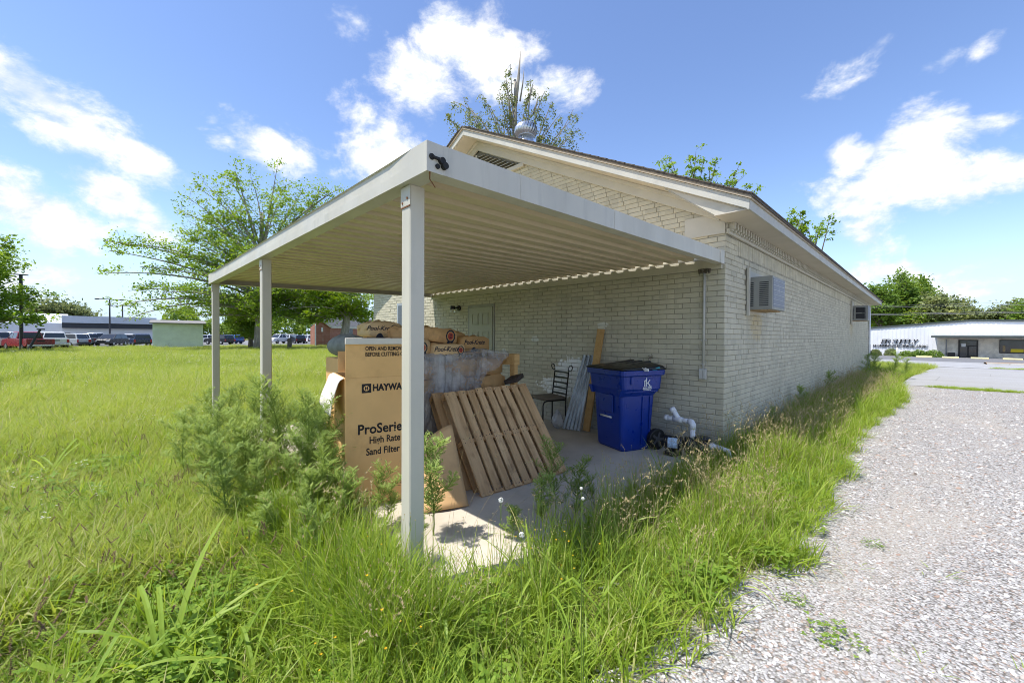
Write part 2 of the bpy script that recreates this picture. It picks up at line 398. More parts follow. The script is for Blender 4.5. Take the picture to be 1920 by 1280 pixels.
sheet('gravel_drive', lambda y: (float(gravel_edge(y))-.12, 30.), -40, 12.75, 260, 60, GRAVEL, .012, xpow=2.2)
t = NT('worn_asphalt'); c = t.mix(t.remap(t.noise(260, 3, .7), .35, .7), (.27, .27, .275), (.42, .415, .41)); c = t.mix(t.remap(t.noise(.5, 6, .65, stretch=(.35, 2., 1)), .42, .7), c, (.30, .295, .28))
vo = t.node('ShaderNodeTexVoronoi'); vo.feature = 'DISTANCE_TO_EDGE'; t.l.new(t.position(), vo.inputs['Vector']); vo.inputs['Scale'].default_value = .45
c = t.mix(t.remap(vo.outputs['Distance'], .0, .006, .45, 0.), c, (.14, .14, .135)); t.bump(t.noise(120, 4, .6), .4, .006); ASPHALT = t.finish(c, .92, 0, .2)
def aedge(y): return np.interp(y, [12.5, 17, 24.5, 27.8, 29], [1.1, 1.35, 1.9, 2.0, -70])
sheet('parking_lot', lambda y: (float(np.interp(y, [12.6, 17, 24.5, 28.2], [1.15, 1.35, 1.9, 2.1])), 60.), 12.6, 28.3, 60, 60, ASPHALT, .02, xpow=1.8)
ROADM = M('road_asphalt', (.33, .33, .335), .9, var=.1, scale=2, bump=.3, bscale=90, dirt=(.24, .24, .24), dscale=.6)
sheet('road', lambda y: (-90., 110.), 28.3, 41.5, 14, 90, ROADM, .03)
LOTM = M('dark_asphalt', (.17, .17, .175), .9, var=.12, scale=2, bump=.3, bscale=90)
sheet('shop_forecourt', lambda y: (-60., 80.), 41.5, 60.2, 14, 60, LOTM, .024)
LINEW = M('road_paint', (.72, .72, .70), .7, var=.1, scale=8, dirt=(.4, .4, .39), dscale=4)
mb = MB(); 
for x0, x1, y in ((1.9, 5.2, 28.7), (-40, 1.0, 28.7), (7.5, 60, 28.9)):
    mb.grid(lambda i, j: (x0+(x1-x0)*i, y+.13*j, float(ground_z(x0+(x1-x0)*i, y+.13*j))+.036), 20, 1)
mb.build('road_edge_line', LINEW, kind='structure')
KERB = M('concrete_kerb', (.46, .45, .42), .85, var=.12, scale=3, bump=.3)
MULCH = M('mulch', (.30, .20, .12), .95, var=.35, scale=14, bump=.8, bscale=40)
def isl(i, j):
    x = 4.6+26*i; w = 1.2; y = 37.2+w*2*(j-.5)+1.0; return (x, y, float(ground_z(x, y))+.03+.14*math.sin(math.pi*j)**.5)
MB().grid(isl, 40, 8).build('mulch_island', MULCH, kind='structure', smooth=True)
mb = MB()
for k in range(26): mb.box((4.6+k, 36.88, float(ground_z(4.6+k, 36.9))-.05), (5.58+k, 37.0, float(ground_z(4.6+k, 36.9))+.15))
mb.build('island_kerb', KERB, kind='structure', bevel=.01)
CARPARK = M('car_park_asphalt', (.20, .20, .205), .92, var=.1, scale=2)
MB().grid(lambda i, j: (-150+73*i, -80+170*j, float(ground_z(-150+73*i, -80+170*j))+.03), 10, 10).build('car_park', CARPARK, kind='structure')

t = NT('slab_concrete'); c = t.mix(t.remap(t.noise(1.6, 7, .65), .32, .68), (.46, .41, .33), (.57, .51, .42)); c = t.mix(t.remap(t.noise(5, 7, .7), .55, .75, 0, .6), c, (.35, .31, .26))
c = t.mix(t.remap(t.noise(160, 2, .6), .55, .75, 0, .35), c, (.27, .25, .22)); t.bump(t.noise(70, 5, .6), .25, .004); SLABM = t.finish(c, .88, 0, .25)
mb = MB(); mb.box((-5.6, -4.26, -.22), (-3.405, -.003, 0.)); mb.box((-3.395, -4.26, -.22), (-.02, -.003, 0.)); mb.build('concrete_slab', SLABM, kind='structure', bevel=.012)
mb = MB(); mb.box((-9.75, -.12, -.2), (-5.61, -.003, -.03)); mb.build('wall_footing', SLABM, kind='structure', bevel=.01)
# ------------------------------------------------------------------ the painted brick building
t = NT('painted_brick'); P = t.position()
base = t.mix(t.remap(t.noise(2.2, 6, .6), .3, .7), (.475, .44, .335), (.57, .53, .41))
base = t.mix(t.remap(t.noise(30, 4, .65), .55, .8, 0, .35), base, (.32, .31, .265))
sepx = t.node('ShaderNodeSeparateXYZ'); t.l.new(P, sepx.inputs[0])
cell = t.node('ShaderNodeCombineXYZ')
for k_, s_ in enumerate((.2147, .218, .0677)): t.l.new(t.math('FLOOR', t.math('DIVIDE', sepx.outputs[k_], s_)), cell.inputs[k_])
wn2 = t.node('ShaderNodeTexWhiteNoise'); t.l.new(cell.outputs[0], wn2.inputs['Vector']); base = t.mix(t.remap(wn2.outputs['Value'], .55, 1., 0, .55), base, (.40, .375, .295))
base = t.mix(t.remap(t.noise(1.1, 7, .7, stretch=(1.6, 1.6, .5)), .54, .72, 0, .45), base, (.34, .33, .27))
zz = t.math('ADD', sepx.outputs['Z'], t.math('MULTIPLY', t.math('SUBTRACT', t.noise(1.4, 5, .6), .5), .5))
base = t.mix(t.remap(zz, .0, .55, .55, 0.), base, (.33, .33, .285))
def patchw(c, r, k, col, amp=.9):
    global base
    e = t.math('ADD', t.ellipse(c, r), t.math('MULTIPLY', t.math('SUBTRACT', t.noise(k, 4, .6), .5), 1.3))
    base = t.mix(t.remap(e, .02, .20, 0, amp), base, col)
patchw((-2.32, 0, .86), (.42, .2, .26), 11, (.86, .87, .86), 1.); patchw((-2.25, 0, .62), (.85, .2, .22), 11, (.84, .85, .84), .95)
patchw((-1.75, 0, 1.63), (.11, .2, .045), 30, (.66, .66, .62)); patchw((-3.17, 0, 1.40), (.10, .2, .06), 30, (.66, .66, .62)); patchw((-3.98, 0, 1.17), (.06, .2, .06), 30, (.66, .66, .62))
patchw((0, 1.35, 1.60), (.2, .30, .22), 9, (.50, .40, .22), .55); patchw((0, 11.9, 1.75), (.2, .4, .3), 9, (.48, .39, .24), .5)
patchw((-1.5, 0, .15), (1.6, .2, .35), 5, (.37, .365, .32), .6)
t.bump(t.noise(55, 5, .65), .35, .004)
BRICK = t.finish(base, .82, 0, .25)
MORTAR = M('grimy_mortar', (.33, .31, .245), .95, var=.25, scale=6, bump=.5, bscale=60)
TRIM = M('trim_paint', (.50, .475, .40), .62, var=.05, scale=2.5, bump=.12, bscale=40, dirt=(.40, .385, .34), dscale=1.8)
TRIM2 = M('fascia_paint', (.46, .45, .40), .62, var=.06, scale=2.5, bump=.15, bscale=40, dirt=(.33, .32, .285), dscale=2.6)
SOFFIT = M('soffit_paint', (.50, .455, .375), .7, var=.05, scale=2, dirt=(.43, .39, .32), dscale=1.5)
SHINGLE = M('shingle', (.10, .085, .07), .95, var=.3, scale=20, bump=.6, bscale=80)
DOORM = M('door_paint', (.37, .36, .265), .5, var=.04, scale=3, dirt=(.38, .38, .30), dscale=2)
DARKW = M('dark_jamb', (.16, .15, .12), .8, var=.2, scale=6)
BW, BD, RIDGE_X, SLOPE = 9.5, 17.5, -4.75, .504
CZ, BL, BLY, HEAD = .0677, .2147, .218, .098     # course height, brick lengths, header depth
WALL_TOP = 2.727
house = thing('brick_building', 'long low gabled building of grey beige painted brick with the carport on its end', 'building', (0, 0, 0))
def roof_under(x): return 2.89+SLOPE*(4.75+.40-abs(x-RIDGE_X))    # underside of the rake at the gable
# ---- walls behind the brick faces (mortar plane) : every brick stands proud of it
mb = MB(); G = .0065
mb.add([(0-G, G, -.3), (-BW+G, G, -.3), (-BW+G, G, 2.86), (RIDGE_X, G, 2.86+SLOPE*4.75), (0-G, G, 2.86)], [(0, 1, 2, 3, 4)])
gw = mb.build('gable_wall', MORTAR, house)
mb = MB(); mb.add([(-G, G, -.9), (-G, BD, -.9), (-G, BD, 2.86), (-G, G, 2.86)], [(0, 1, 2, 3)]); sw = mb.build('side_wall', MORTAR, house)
mb = MB(); mb.add([(-BW+G, G, -.9), (-BW+G, BD, -.9), (-BW+G, BD, 2.86), (-BW+G, G, 2.86)], [(0, 1, 2, 3)]); mb.build('far_side_wall', BRICK, house)
mb = MB(); mb.add([(-G, BD, -.9), (-BW+G, BD, -.9), (-BW+G, BD, 2.86), (RIDGE_X, BD, 2.86+SLOPE*4.75), (-G, BD, 2.86)], [(0, 1, 2, 3, 4)]); mb.build('back_wall', BRICK, house)
# ---- bricks
JO = .0085
rb = random.Random(3)
bricks = []                    # (wall, along centre, z centre, length, height)
DX0, DX1, DTOP = -5.10, -4.25, 2.10       # door opening
for k in range(-3, 42):                    # gable below the eaves, then the triangle
    z = (k+.5)*CZ
    if z > 2.80: break
    odd = k % 2
    x = -(HEAD if odd else BL*.98); rowb = [(0, x)]
    while x > -BW+.05:
        nx = max(x-BL*(1+rb.uniform(-.012, .012)), -BW); rowb.append((x, nx)); x = nx
    for a, b in rowb:
        if z < DTOP and b < DX1 and a > DX0:
            if a > DX1+.03: b = DX1
            elif b < DX0-.03: a = DX0
            else: continue
        if a-b > .03: bricks.append((0, (a+b)/2, z, a-b))
k = int(2.80/CZ)
while True:
    z = (k+.5)*CZ; half = min(4.75, 5.125-(z-CZ/2-2.67)/SLOPE+.06)
    if half < .2 or z > 5.3: break
    x0, x1 = RIDGE_X+half, RIDGE_X-half
    x = x0-(BL*.5 if k % 2 else 0); 
    if k % 2: bricks.append((0, x0-BL*.25, z, BL*.5))
    while x > x1+.04:
        nx = max(x-BL, x1); bricks.append((0, (x+nx)/2, z, x-nx)); x = nx
    k += 1
for k in range(-9, 41):
    z = (k+.5)*CZ
    if z > WALL_TOP: break
    sold = z > WALL_TOP-3*CZ
    y = .001; first = True
    ymax = .42 if sold else BD
    while y < ymax-.02:
        ln = (HEAD if k % 2 == 0 else BLY*.98) if first else BLY*(1+rb.uniform(-.015, .015))*(.5 if rb.random() < .04 else 1)
        first = False; ny = min(y+ln, ymax)
        if not (0.86 < (y+ny)/2 < 1.60 and 1.80 < z < 2.36) and not (11.75 < (y+ny)/2 < 12.4 and 1.93 < z < 2.62): bricks.append((1, (y+ny)/2, z, ny-y))
        y = ny
    if sold and abs(z-(WALL_TOP-1.5*CZ)) < CZ*.6:
        y = .43
        while y < BD: bricks.append((2, y+CZ/2, WALL_TOP-1.5*CZ, CZ)); y += CZ
def brick_px(b):
    p = (b[1], 0, b[2]) if b[0] == 0 else (0, b[1], b[2])
    d = np.array(p)-CAM_LOC; D = d@_F
    u = 960+CAM_F*(d@_R)/D; v = 640-CAM_F*(d@_U)/D
    if not (0 < u < 1920 and 0 < v < 1280): return 0
    if b[0] == 0 and (b[1] < -6.4 or (b[2] > 2.35 and b[1] < -2.2) or (b[1] < -1.2 and b[2] < .35)): return 0   # out of sight behind the roof and the goods
    c = abs(d[1])/np.linalg.norm(d) if b[0] == 0 else abs(d[0])/np.linalg.norm(d)
    return b[3]*CZ*c/(D*D)
order = sorted(range(len(bricks)), key=lambda i: -brick_px(bricks[i])); big = set(order[:300])
def brick_mb(mb, w, a, z, ln, out, tw):
    """six-sided brick with its face a little out of true"""
    h = (3*CZ if w == 2 else CZ)-JO; l = ln-JO; e = .004; dy = out
    f = [(-l/2+e, -h/2+e), (l/2-e, -h/2+e), (l/2-e, h/2-e), (-l/2+e, h/2-e)]; g = [(-l/2, -h/2), (l/2, -h/2), (l/2, h/2), (-l/2, h/2)]
    def P3(s, q, d): return (a+s, -d, z+q) if w == 0 else (d, a+s, z+q)
    vs = [P3(s, q, -.012) for s, q in g]+[P3(s, q, dy-.003) for s, q in g]+[P3(s, q, dy+tw*(1 if i in (0, 3) else -1)) for i, (s, q) in enumerate(f)]
    fs = [(0, 1, 5, 4), (1, 2, 6, 5), (2, 3, 7, 6), (3, 0, 4, 7), (4, 5, 9, 8), (5, 6, 10, 9), (6, 7, 11, 10), (7, 4, 8, 11), (8, 9, 10, 11)]
    mb.add(vs, fs)
rest = {0: MB(), 1: MB(), 2: MB()}; pool = {}
for i, (w, a, z, ln) in enumerate(bricks):
    out, tw = rb.gauss(0, .0016), rb.gauss(0, .0009)
    if i in big:
        key = (w, round(ln, 2), rb.randrange(3))
        if key not in pool:
            m_ = MB(); brick_mb(m_, w, 0, 0, key[1] if abs(key[1]-ln) > 1e9 else ln, 0, tw); me = m_.mesh('brick'); me.materials.append(BRICK)
            bm = bmesh.new(); bm.from_mesh(me); bmesh.ops.recalc_face_normals(bm, faces=bm.faces); bm.to_mesh(me); bm.free(); pool[key] = (me, ln)
        me, l0 = pool[key]; s = ln/l0
        if w == 0: link_mesh('brick', me, gw, (a, -out, z), (0, 0, 0), (s, 1, 1))
        else: link_mesh('brick', me, sw, (out, a, z), (0, 0, 0), (1, s, 1))
    else: brick_mb(rest[w], w, a, z, ln, out, tw)
rest[0].build('brick_courses', BRICK, gw, kind='stuff'); rest[1].build('brick_courses', BRICK, sw, kind='stuff'); rest[2].build('soldier_course', BRICK, sw, kind='stuff')
# ---- roof
OX, OY = .375, .42
def roofz(x, lift=0.): return 3.00+SLOPE*(4.75+OX-abs(x-RIDGE_X))+lift
y0, y1 = -OY-.03, BD+OY+.03
mb = MB()
for s in (1, -1):
    xe = RIDGE_X+s*(4.75+OX+.03); 
    mb.hexa([(xe, y0, roofz(xe)), (RIDGE_X, y0, roofz(RIDGE_X)), (RIDGE_X, y1, roofz(RIDGE_X)), (xe, y1, roofz(xe)), (xe, y0, roofz(xe, .03)), (RIDGE_X, y0, roofz(RIDGE_X, .03)), (RIDGE_X, y1, roofz(RIDGE_X, .03)), (xe, y1, roofz(xe, .03))])
roof = mb.build('roof', SHINGLE, house)
mb = MB(); n_ = 0                           # shingle courses, butt edges proud
for s in (1, -1):
    for k in range(38):
        d0 = k*.14; xa = RIDGE_X+s*(4.75+OX+.035-d0); xb = RIDGE_X+s*(4.75+OX+.035-d0-.155)
        if abs(xb-RIDGE_X) < .02 or (xb-RIDGE_X)*s < 0: break
        mb.hexa([(xa, y0-.01, roofz(xa, .028)), (xb, y0-.01, roofz(xb, .026)), (xb, y1, roofz(xb, .026)), (xa, y1, roofz(xa, .028)), (xa, y0-.01, roofz(xa, .044)), (xb, y0-.01, roofz(xb, .036)), (xb, y1, roofz(xb, .036)), (xa, y1, roofz(xa, .044))])
mb.build('shingle_courses', SHINGLE, roof, kind='stuff')
DRIP = M('drip_edge', (.40, .33, .24), .6, var=.12, scale=5)
def along(s, a, b, z0, z1, ya, yb, mb):
    """board that follows the roof slope between plan distances a, b from the ridge"""
    xa, xb = RIDGE_X+s*a, RIDGE_X+s*b
    mb.hexa([(xa, ya, roofz(xa)+z0), (xb, ya, roofz(xb)+z0), (xb, yb, roofz(xb)+z0), (xa, yb, roofz(xa)+z0), (xa, ya, roofz(xa)+z1), (xb, ya, roofz(xb)+z1), (xb, yb, roofz(xb)+z1), (xa, yb, roofz(xa)+z1)])
E_ = 4.75+OX
for s in (1, -1):
    mb = MB(); along(s, 0, E_, -.145, -.03, -OY, -OY+.022, mb); mb.build('rake_fascia', TRIM2, house, bevel=.003)
    mb = MB(); along(s, 0, E_+.02, -.028, -.001, -OY-.022, -OY+.01, mb); mb.build('drip_edge', DRIP, house)
    mb = MB(); along(s, 0, E_-.05, -.15, -.135, -OY+.0225, .0, mb); mb.build('rake_soffit', SOFFIT, house)
    mb = MB(); along(s, 0, 4.69, -.33, -.152, -.056, -.013, mb); mb.build('rake_frieze', TRIM, house, bevel=.004)
    mb = MB(); along(s, 0, 4.70, -.205, -.153, -.086, -.0565, mb); mb.build('rake_moulding', TRIM, house, bevel=.004)
    mb = MB(); along(s, 0, E_, -.145, -.03, BD+OY-.022, BD+OY, mb); mb.build('rake_fascia', TRIM2, house)
    xf = RIDGE_X+s*E_
    mb = MB(); mb.box((min(xf, xf-s*.022), -OY+.0005, 2.855), (max(xf, xf-s*.022), BD+OY, 2.972)); mb.build('eave_fascia', TRIM2, house, bevel=.003)
    mb = MB(); mb.box((min(xf+s*.001, xf+s*.016), -OY, 2.965), (max(xf+s*.001, xf+s*.016), BD+OY, 2.997)); mb.build('drip_edge', DRIP, house)
    w0 = RIDGE_X+s*4.75; a, b = sorted((w0+s*.001, xf-s*.023))
    yy = -OY+.023
    for q in range(8):
        ye = yy+(BD+2*OY-.05)/8; mb = MB(); mb.box((a, yy+.002, 2.862), (b, ye-.002, 2.874)); mb.build('soffit_panel', SOFFIT, house); yy = ye
    a, b = sorted((w0+s*.002, w0+s*.034)); mb = MB(); mb.box((a, .0, WALL_TOP+.002), (b, BD, 2.79)); mb.build('frieze_board', TRIM, house, bevel=.004)
    a, b = sorted((w0-s*.002, w0+s*.012)); mb = MB(); mb.box((a, .0, 2.792), (b, BD, 2.861)); mb.build('frieze_back', TRIM, house)
    # boxed cornice return at the eave end
    wi = w0-s*.0; xo = xf-s*.0225
    mb = MB(); yr0, yr1 = -OY+.05, -OY+.075
    mb.extrude([(xo, yr0, 2.876), (wi, yr0, 2.876), (w0-s*.62, yr0, roofz(w0-s*.62)-.152), (xo, yr0, roofz(xo)-.152)], (0, yr1-yr0, 0)); mb.build('cornice_return', TRIM, house)
    mb = MB(); mb.hexa([(wi, yr1, 2.876), (wi, -.001, 2.876), (w0-s*.62, -.001, roofz(w0-s*.62)-.156), (w0-s*.62, yr1, roofz(w0-s*.62)-.156), (wi-s*.02, yr1, 2.876), (wi-s*.02, -.001, 2.876), (w0-s*.64, -.001, roofz(w0-s*.62)-.152), (w0-s*.64, yr1, roofz(w0-s*.62)-.152)]); mb.build('return_underside', TRIM, house)
    a, b = sorted((w0-s*.002, w0-s*.50)); mb = MB(); mb.box((a, -.024, WALL_TOP+.005), (b, -.0095, 2.99)); mb.build('corner_block', TRIM, house, bevel=.004)
me = None
for k in range(int((BD-.1)/.108)):           # dentils under the eave
    if me is None:
        m_ = MB(); m_.box((0, -.024, -.045), (.075, .024, .03)); m_.box((.0, -.024, -.069), (.05, .024, -.0455)); me = m_.mesh('dentil'); me.materials.append(TRIM)
    link_mesh('dentil', me, house, (.014, .07+k*.108, 2.83))
# gable louvre
LB, LT = 4.62, 5.24
mb = MB(); mb.add([(RIDGE_X+(LT-LB)/SLOPE+.02, -.004, LB-.01), (RIDGE_X-(LT-LB)/SLOPE-.02, -.004, LB-.01), (RIDGE_X, -.004, LT)], [(0, 1, 2)]); gv = mb.build('gable_vent', DARKW, house)
z = LB+.03
while z < LT-.1:
    hw = (LT-z-.055)/SLOPE; mb = MB(); mb.hexa([(RIDGE_X-hw, -.010, z+.030), (RIDGE_X+hw, -.010, z+.030), (RIDGE_X+hw, -.006, z+.040), (RIDGE_X-hw, -.006, z+.040), (RIDGE_X-hw, -.075, z), (RIDGE_X+hw, -.075, z), (RIDGE_X+hw, -.071, z+.010), (RIDGE_X-hw, -.071, z+.010)]); mb.build('louvre_slat', TRIM, gv); z += .062
mb = MB(); mb.box((RIDGE_X-(LT-LB)/SLOPE-.08, -.06, LB-.07), (RIDGE_X+(LT-LB)/SLOPE+.08, -.011, LB+.0)); mb.box((RIDGE_X-.025, -.079, LB+.001), (RIDGE_X+.025, -.0765, LT-.1)); mb.build('vent_frame', TRIM, gv, bevel=.004)
# back door under the carport
mb = MB(); mb.box((DX0, .008, 0), (DX1, .10, DTOP)); mb.build('door_recess', DARKW, house)
mb = MB(); mb.box((DX0+.005, -.012, 0), (DX0+.065, .0075, DTOP)); mb.box((DX1-.05, -.012, 0), (DX1-.005, .0075, DTOP)); mb.box((DX0+.066, -.012, DTOP-.055), (DX1-.051, .0075, DTOP)); mb.build('door_frame', M('frame_paint', (.30, .295, .245), .6), house, bevel=.003)
dr = MB(); dr.box((DX0+.07, -.022, .03), (DX1-.055, .006, DTOP-.06)); door = dr.build('door', DOORM, house, bevel=.002)
wx = (DX0+.07, DX1-.055); W_ = wx[1]-wx[0]
for cx in (.28, .72):
    for z0_, z1_ in ((.22, .78), (.92, 1.55), (1.68, 1.92)):
        m_ = MB(); c0, c1 = wx[0]+W_*(cx-.15), wx[0]+W_*(cx+.15)
        for a_, b_ in (((c0, z0_), (c1, z0_+.018)), ((c0, z1_-.018), (c1, z1_)), ((c0, z0_+.019), (c0+.018, z1_-.019)), ((c1-.018, z0_+.019), (c1, z1_-.019))): m_.box((a_[0], -.030, a_[1]), (b_[0], -.0225, b_[1]))
        m_.box((c0+.03, -.028, z0_+.03), (c1-.03, -.0225, z1_-.03)); m_.build('door_panel', DOORM, door, bevel=.003)
mb = MB(); mb.tube([(wx[1]-.07, -.023, 1.0), (wx[1]-.07, -.06, 1.0), (wx[1]-.07, -.09, 1.0)], [.02, .012, .03], 10); mb.build('door_knob', M('brass_knob', (.5, .4, .2), .35, .9), door, smooth=True)
# window beside the carport
mb = MB(); wx0, wx1 = -8.1, -7.4
mb.box((wx0, -.016, .95), (wx1, .006, 2.30)); win = mb.build('window', M('window_frame_grey', (.33, .36, .38), .6), house, bevel=.003)
mb = MB(); mb.box((wx0+.06, -.019, 1.01), (wx1-.06, -.0165, 2.24)); mb.build('pane', M('window_glass', (.05, .06, .07), .08, spec=.8), win)
# turbine ventilator and small pipe on the roof
GALV = M('galvanised', (.62, .64, .66), .32, .85, var=.1, scale=6)
tv = on(986, 282, 'x', -3.95); ty = tv[1]; tz = roofz(-3.95)-.03
turb = MB(); turb.tube([(-3.95, ty, tz-.08), (-3.95, ty, tz+.30)], [.155, .155], 20); tb = turb.build('turbine_vent', GALV, roof, smooth=True)
mb = MB(); nf = 22
for k in range(nf):
    a0 = 2*math.pi*k/nf; pr = [(.155, .0), (.215, .04), (.235, .10), (.225, .17), (.18, .23), (.10, .27)]
    ring = [( -3.95+r*math.cos(a0+h*1.6), ty+r*math.sin(a0+h*1.6), tz+.31+h) for r, h in pr]; ring2 = [(-3.95+r*.93*math.cos(a0+h*1.6+.24), ty+r*.93*math.sin(a0+h*1.6+.24), tz+.31+h) for r, h in pr]
    b = len(mb.v); mb.v += ring+ring2
    for q in range(len(pr)-1): mb.f.append((b+q, b+q+1, b+len(pr)+q+1, b+len(pr)+q)); mb.mi.append(0)
mb.build('fins', GALV, tb, smooth=True, fix=False)
mb = MB(); mb.tube([(-3.95, ty, tz+.575), (-3.95, ty, tz+.60)], [.12, .06], 16); mb.tube([(-3.95, ty, tz+.298), (-3.95, ty, tz+.315)], [.165, .165], 20); mb.tube([(-3.95, ty, tz+.3), (-3.95, ty, tz+.59)], [.10, .05], 10); mb.build('cap', GALV, tb, smooth=True)
pv = on(1313, 352, 'x', -1.2); mb = MB(); mb.tube([(-1.2, pv[1], roofz(-1.2)-.05), (-1.2, pv[1], roofz(-1.2)+.28), (-1.2, pv[1]+.03, roofz(-1.2)+.40)], [.05, .05, .055], 12); mb.build('vent_pipe', M('white_pvc', (.74, .74, .72), .4), roof, smooth=True)
# frames in the side wall for the two air conditioners
for y0_, y1_, z0_, z1_ in ((.84, 1.62, 1.78, 2.38), (11.72, 12.42, 1.92, 2.64)):
    mb = MB(); mb.box((-.02, y0_, z0_), (.012, y1_, z1_)); mb.box((.0125, y0_-.035, z0_-.03), (.045, y0_+.02, z1_+.03)); mb.build('window_frame', TRIM, house, bevel=.003)
mb = MB(); mb.tube([(.04, 17.43, 2.75), (.04, 17.43, -.3)], .035, 8); mb.build('downspout', M('white_gutter', (.72, .73, .74), .5), house, smooth=True)
# ------------------------------------------------------------------ carport
CP = M('carport_paint', (.50, .47, .385), .48, var=.07, scale=1.6, bump=.05, bscale=30, dirt=(.40, .375, .31), dscale=2.6, stretch=(1, 1, .5))
CPB = M('carport_beam_paint', (.52, .495, .42), .45, var=.07, scale=1.2, bump=.06, bscale=30, dirt=(.40, .385, .33), dscale=3.2, stretch=(2.2, 2.2, .35))
CPU = M('pan_paint', (.62, .53, .365), .5, var=.05, scale=1.3, dirt=(.44, .36, .23), dscale=2.4, stretch=(3, .6, 1))
RUST = M('rust', (.22, .10, .05), .9, var=.3, scale=30)
BLACKR = M('black_rubber', (.018, .017, .016), .7, var=.2, scale=8)
W_, D_ = 6.44, 4.29
carport = thing('carport', 'open almond metal carport on three square posts attached to the brick wall', 'carport', (0, -D_, 0))
def cz(y): return 2.353+(2.272-2.353)*(-y/D_)          # underside of the roof frame, falling towards the front
# front beam: two flats with a crease between them, open channel behind
def beam_prof(y0, dy, z):        # closed polygon in the (y, z) plane
    return [(y0, z), (y0, z+.062), (y0+.016*dy, z+.074), (y0+.016*dy, z+.150), (y0+.004*dy, z+.152), (y0+.09*dy, z+.152), (y0+.09*dy, z+.147), (y0+.022*dy, z+.147), (y0+.022*dy, z+.006), (y0+.10*dy, z+.006), (y0+.10*dy, z)]
zf = cz(-D_)
pr = beam_prof(-D_, 1, zf); mb = MB()
def ring(x, k): 
    q = []
    for (y, z) in pr:
        q.append((x, y if k == 0 else (-D_ if y < -D_+.017 else y), z))
    return q
mb.loft([ring(-W_+.007, 1), ring(-W_+.14, 1), ring(-W_+.42, 0), ring(-.42, 0), ring(-.14, 1), ring(-.007, 1)])
mb.build('front_beam', CPB, carport)
def side_beam(x, s, nm):
    mb = MB(); ya, yb = -D_+.1005, -.052
    q = [(x, 0), (x, .152), (x-s*.06, .152), (x-s*.06, .147), (x-s*.006, .147), (x-s*.006, .006), (x-s*.10, .006), (x-s*.10, 0)]
    mb.loft([[(a, y, cz(y)+b) for a, b in q] for y in (ya, yb)]); mb.box((min(x, x-s*.006), -D_+.0005, zf+.0), (max(x, x-s*.006), ya-.0005, zf+.151))
    return mb.build(nm, CPB, carport)
sb = side_beam(0., 1, 'side_beam'); side_beam(-W_, -1, 'side_beam')
mb = MB()
for y in (-3.62, -2.55): mb.box((.0005, y, cz(y)+.002), (.002, y+.006, cz(y)+.15))
mb.box((.0005, -.19, cz(-.19)-.004), (.006, -.054, cz(-.1)+.157)); mb.build('joint_cover', CPB, sb)
mb = MB(); mb.box((-W_+.01, -.050, 2.30), (-.03, -.0105, 2.425)); mb.build('wall_ledger', CP, carport, bevel=.003)
# roof pans, ribs running from the wall to the front beam
PW = .205; npan = int((W_-.03)/PW)
for k in range(npan):
    x0 = -W_+.012+k*PW; q = [(0, .012), (.012, .012), (.016, .0), (.118, .0), (.135, .068), (.190, .068), (.2045, .013)]
    q2 = q+[(a, b+.0025) for a, b in q[::-1]]; mb = MB()
    mb.loft([[(x0+a, y, cz(y)+.078+b) for a, b in q2] for y in (-D_+.028, -2.1, -.066)]); mb.build('roof_pan', CPU, carport)
# three posts
for px in (-.27, -3.345, -6.385):
    mb = MB(); yb = -4.205; h = .047; z0, z1 = -.12, zf-.001; q = [(-h, -h+.006), (-h+.006, -h), (h-.006, -h), (h, -h+.006), (h, h-.006), (h-.006, h), (-h+.006, h), (-h, h-.006)]
    mb.loft([[(px+a, yb+b, z) for a, b in q] for z in (z0, z1)]); p_ = mb.build('post', CP, carport)
    mb = MB(); mb.box((px-h-.003, yb-h-.003, z1-.11), (px+h+.003, yb-h-.0006, z1-.003)); br = mb.build('bracket', CP, p_)
    mb = MB()
    for a, z in ((-.028, z1-.09), (.022, z1-.07)): mb.tube([(px+a, yb-h-.002, z), (px+a, yb-h-.008, z)], [.007, .006], 8)
    mb.box((px-h-.001, yb-h-.0045, z1-.118), (px+h+.001, yb-h-.0006, z1-.111)); mb.build('bolt', RUST, p_)
    mb = MB(); mb.box((px-h-.002, yb-h-.002, -.10), (px+h+.002, yb+h+.002, .03)); mb.build('post_foot', M('rusty_foot', (.40, .36, .30), .8, var=.3, scale=25, dirt=(.20, .10, .05), dscale=14), p_)
# broken drain outlet in the corner of the side beam
mb = MB()
def disc(y, z, r, x=.001, d=.016): mb.tube([(x, y, z), (x+d, y, z)], [r, r*.93], 16)
zb = cz(-4.2); disc(-4.262, zb+.074, .016, d=.005); disc(-4.205, zb+.066, .019, d=.018); disc(-4.190, zb+.044, .019, d=.022); disc(-4.228, zb+.034, .013, d=.008); mb.bar((.004, -4.262, zb+.074), (.012, -4.205, zb+.069), .012, .012)
mb.build('drain_outlet', BLACKR, carport)
mb = MB(); mb.tube([(-.004, -4.27, zb+.0), (-.05, -4.24, zb-.02), (-.06, -4.20, zb-.05)], [.004, .003, .003], 6); mb.build('wire_end', RUST, carport)
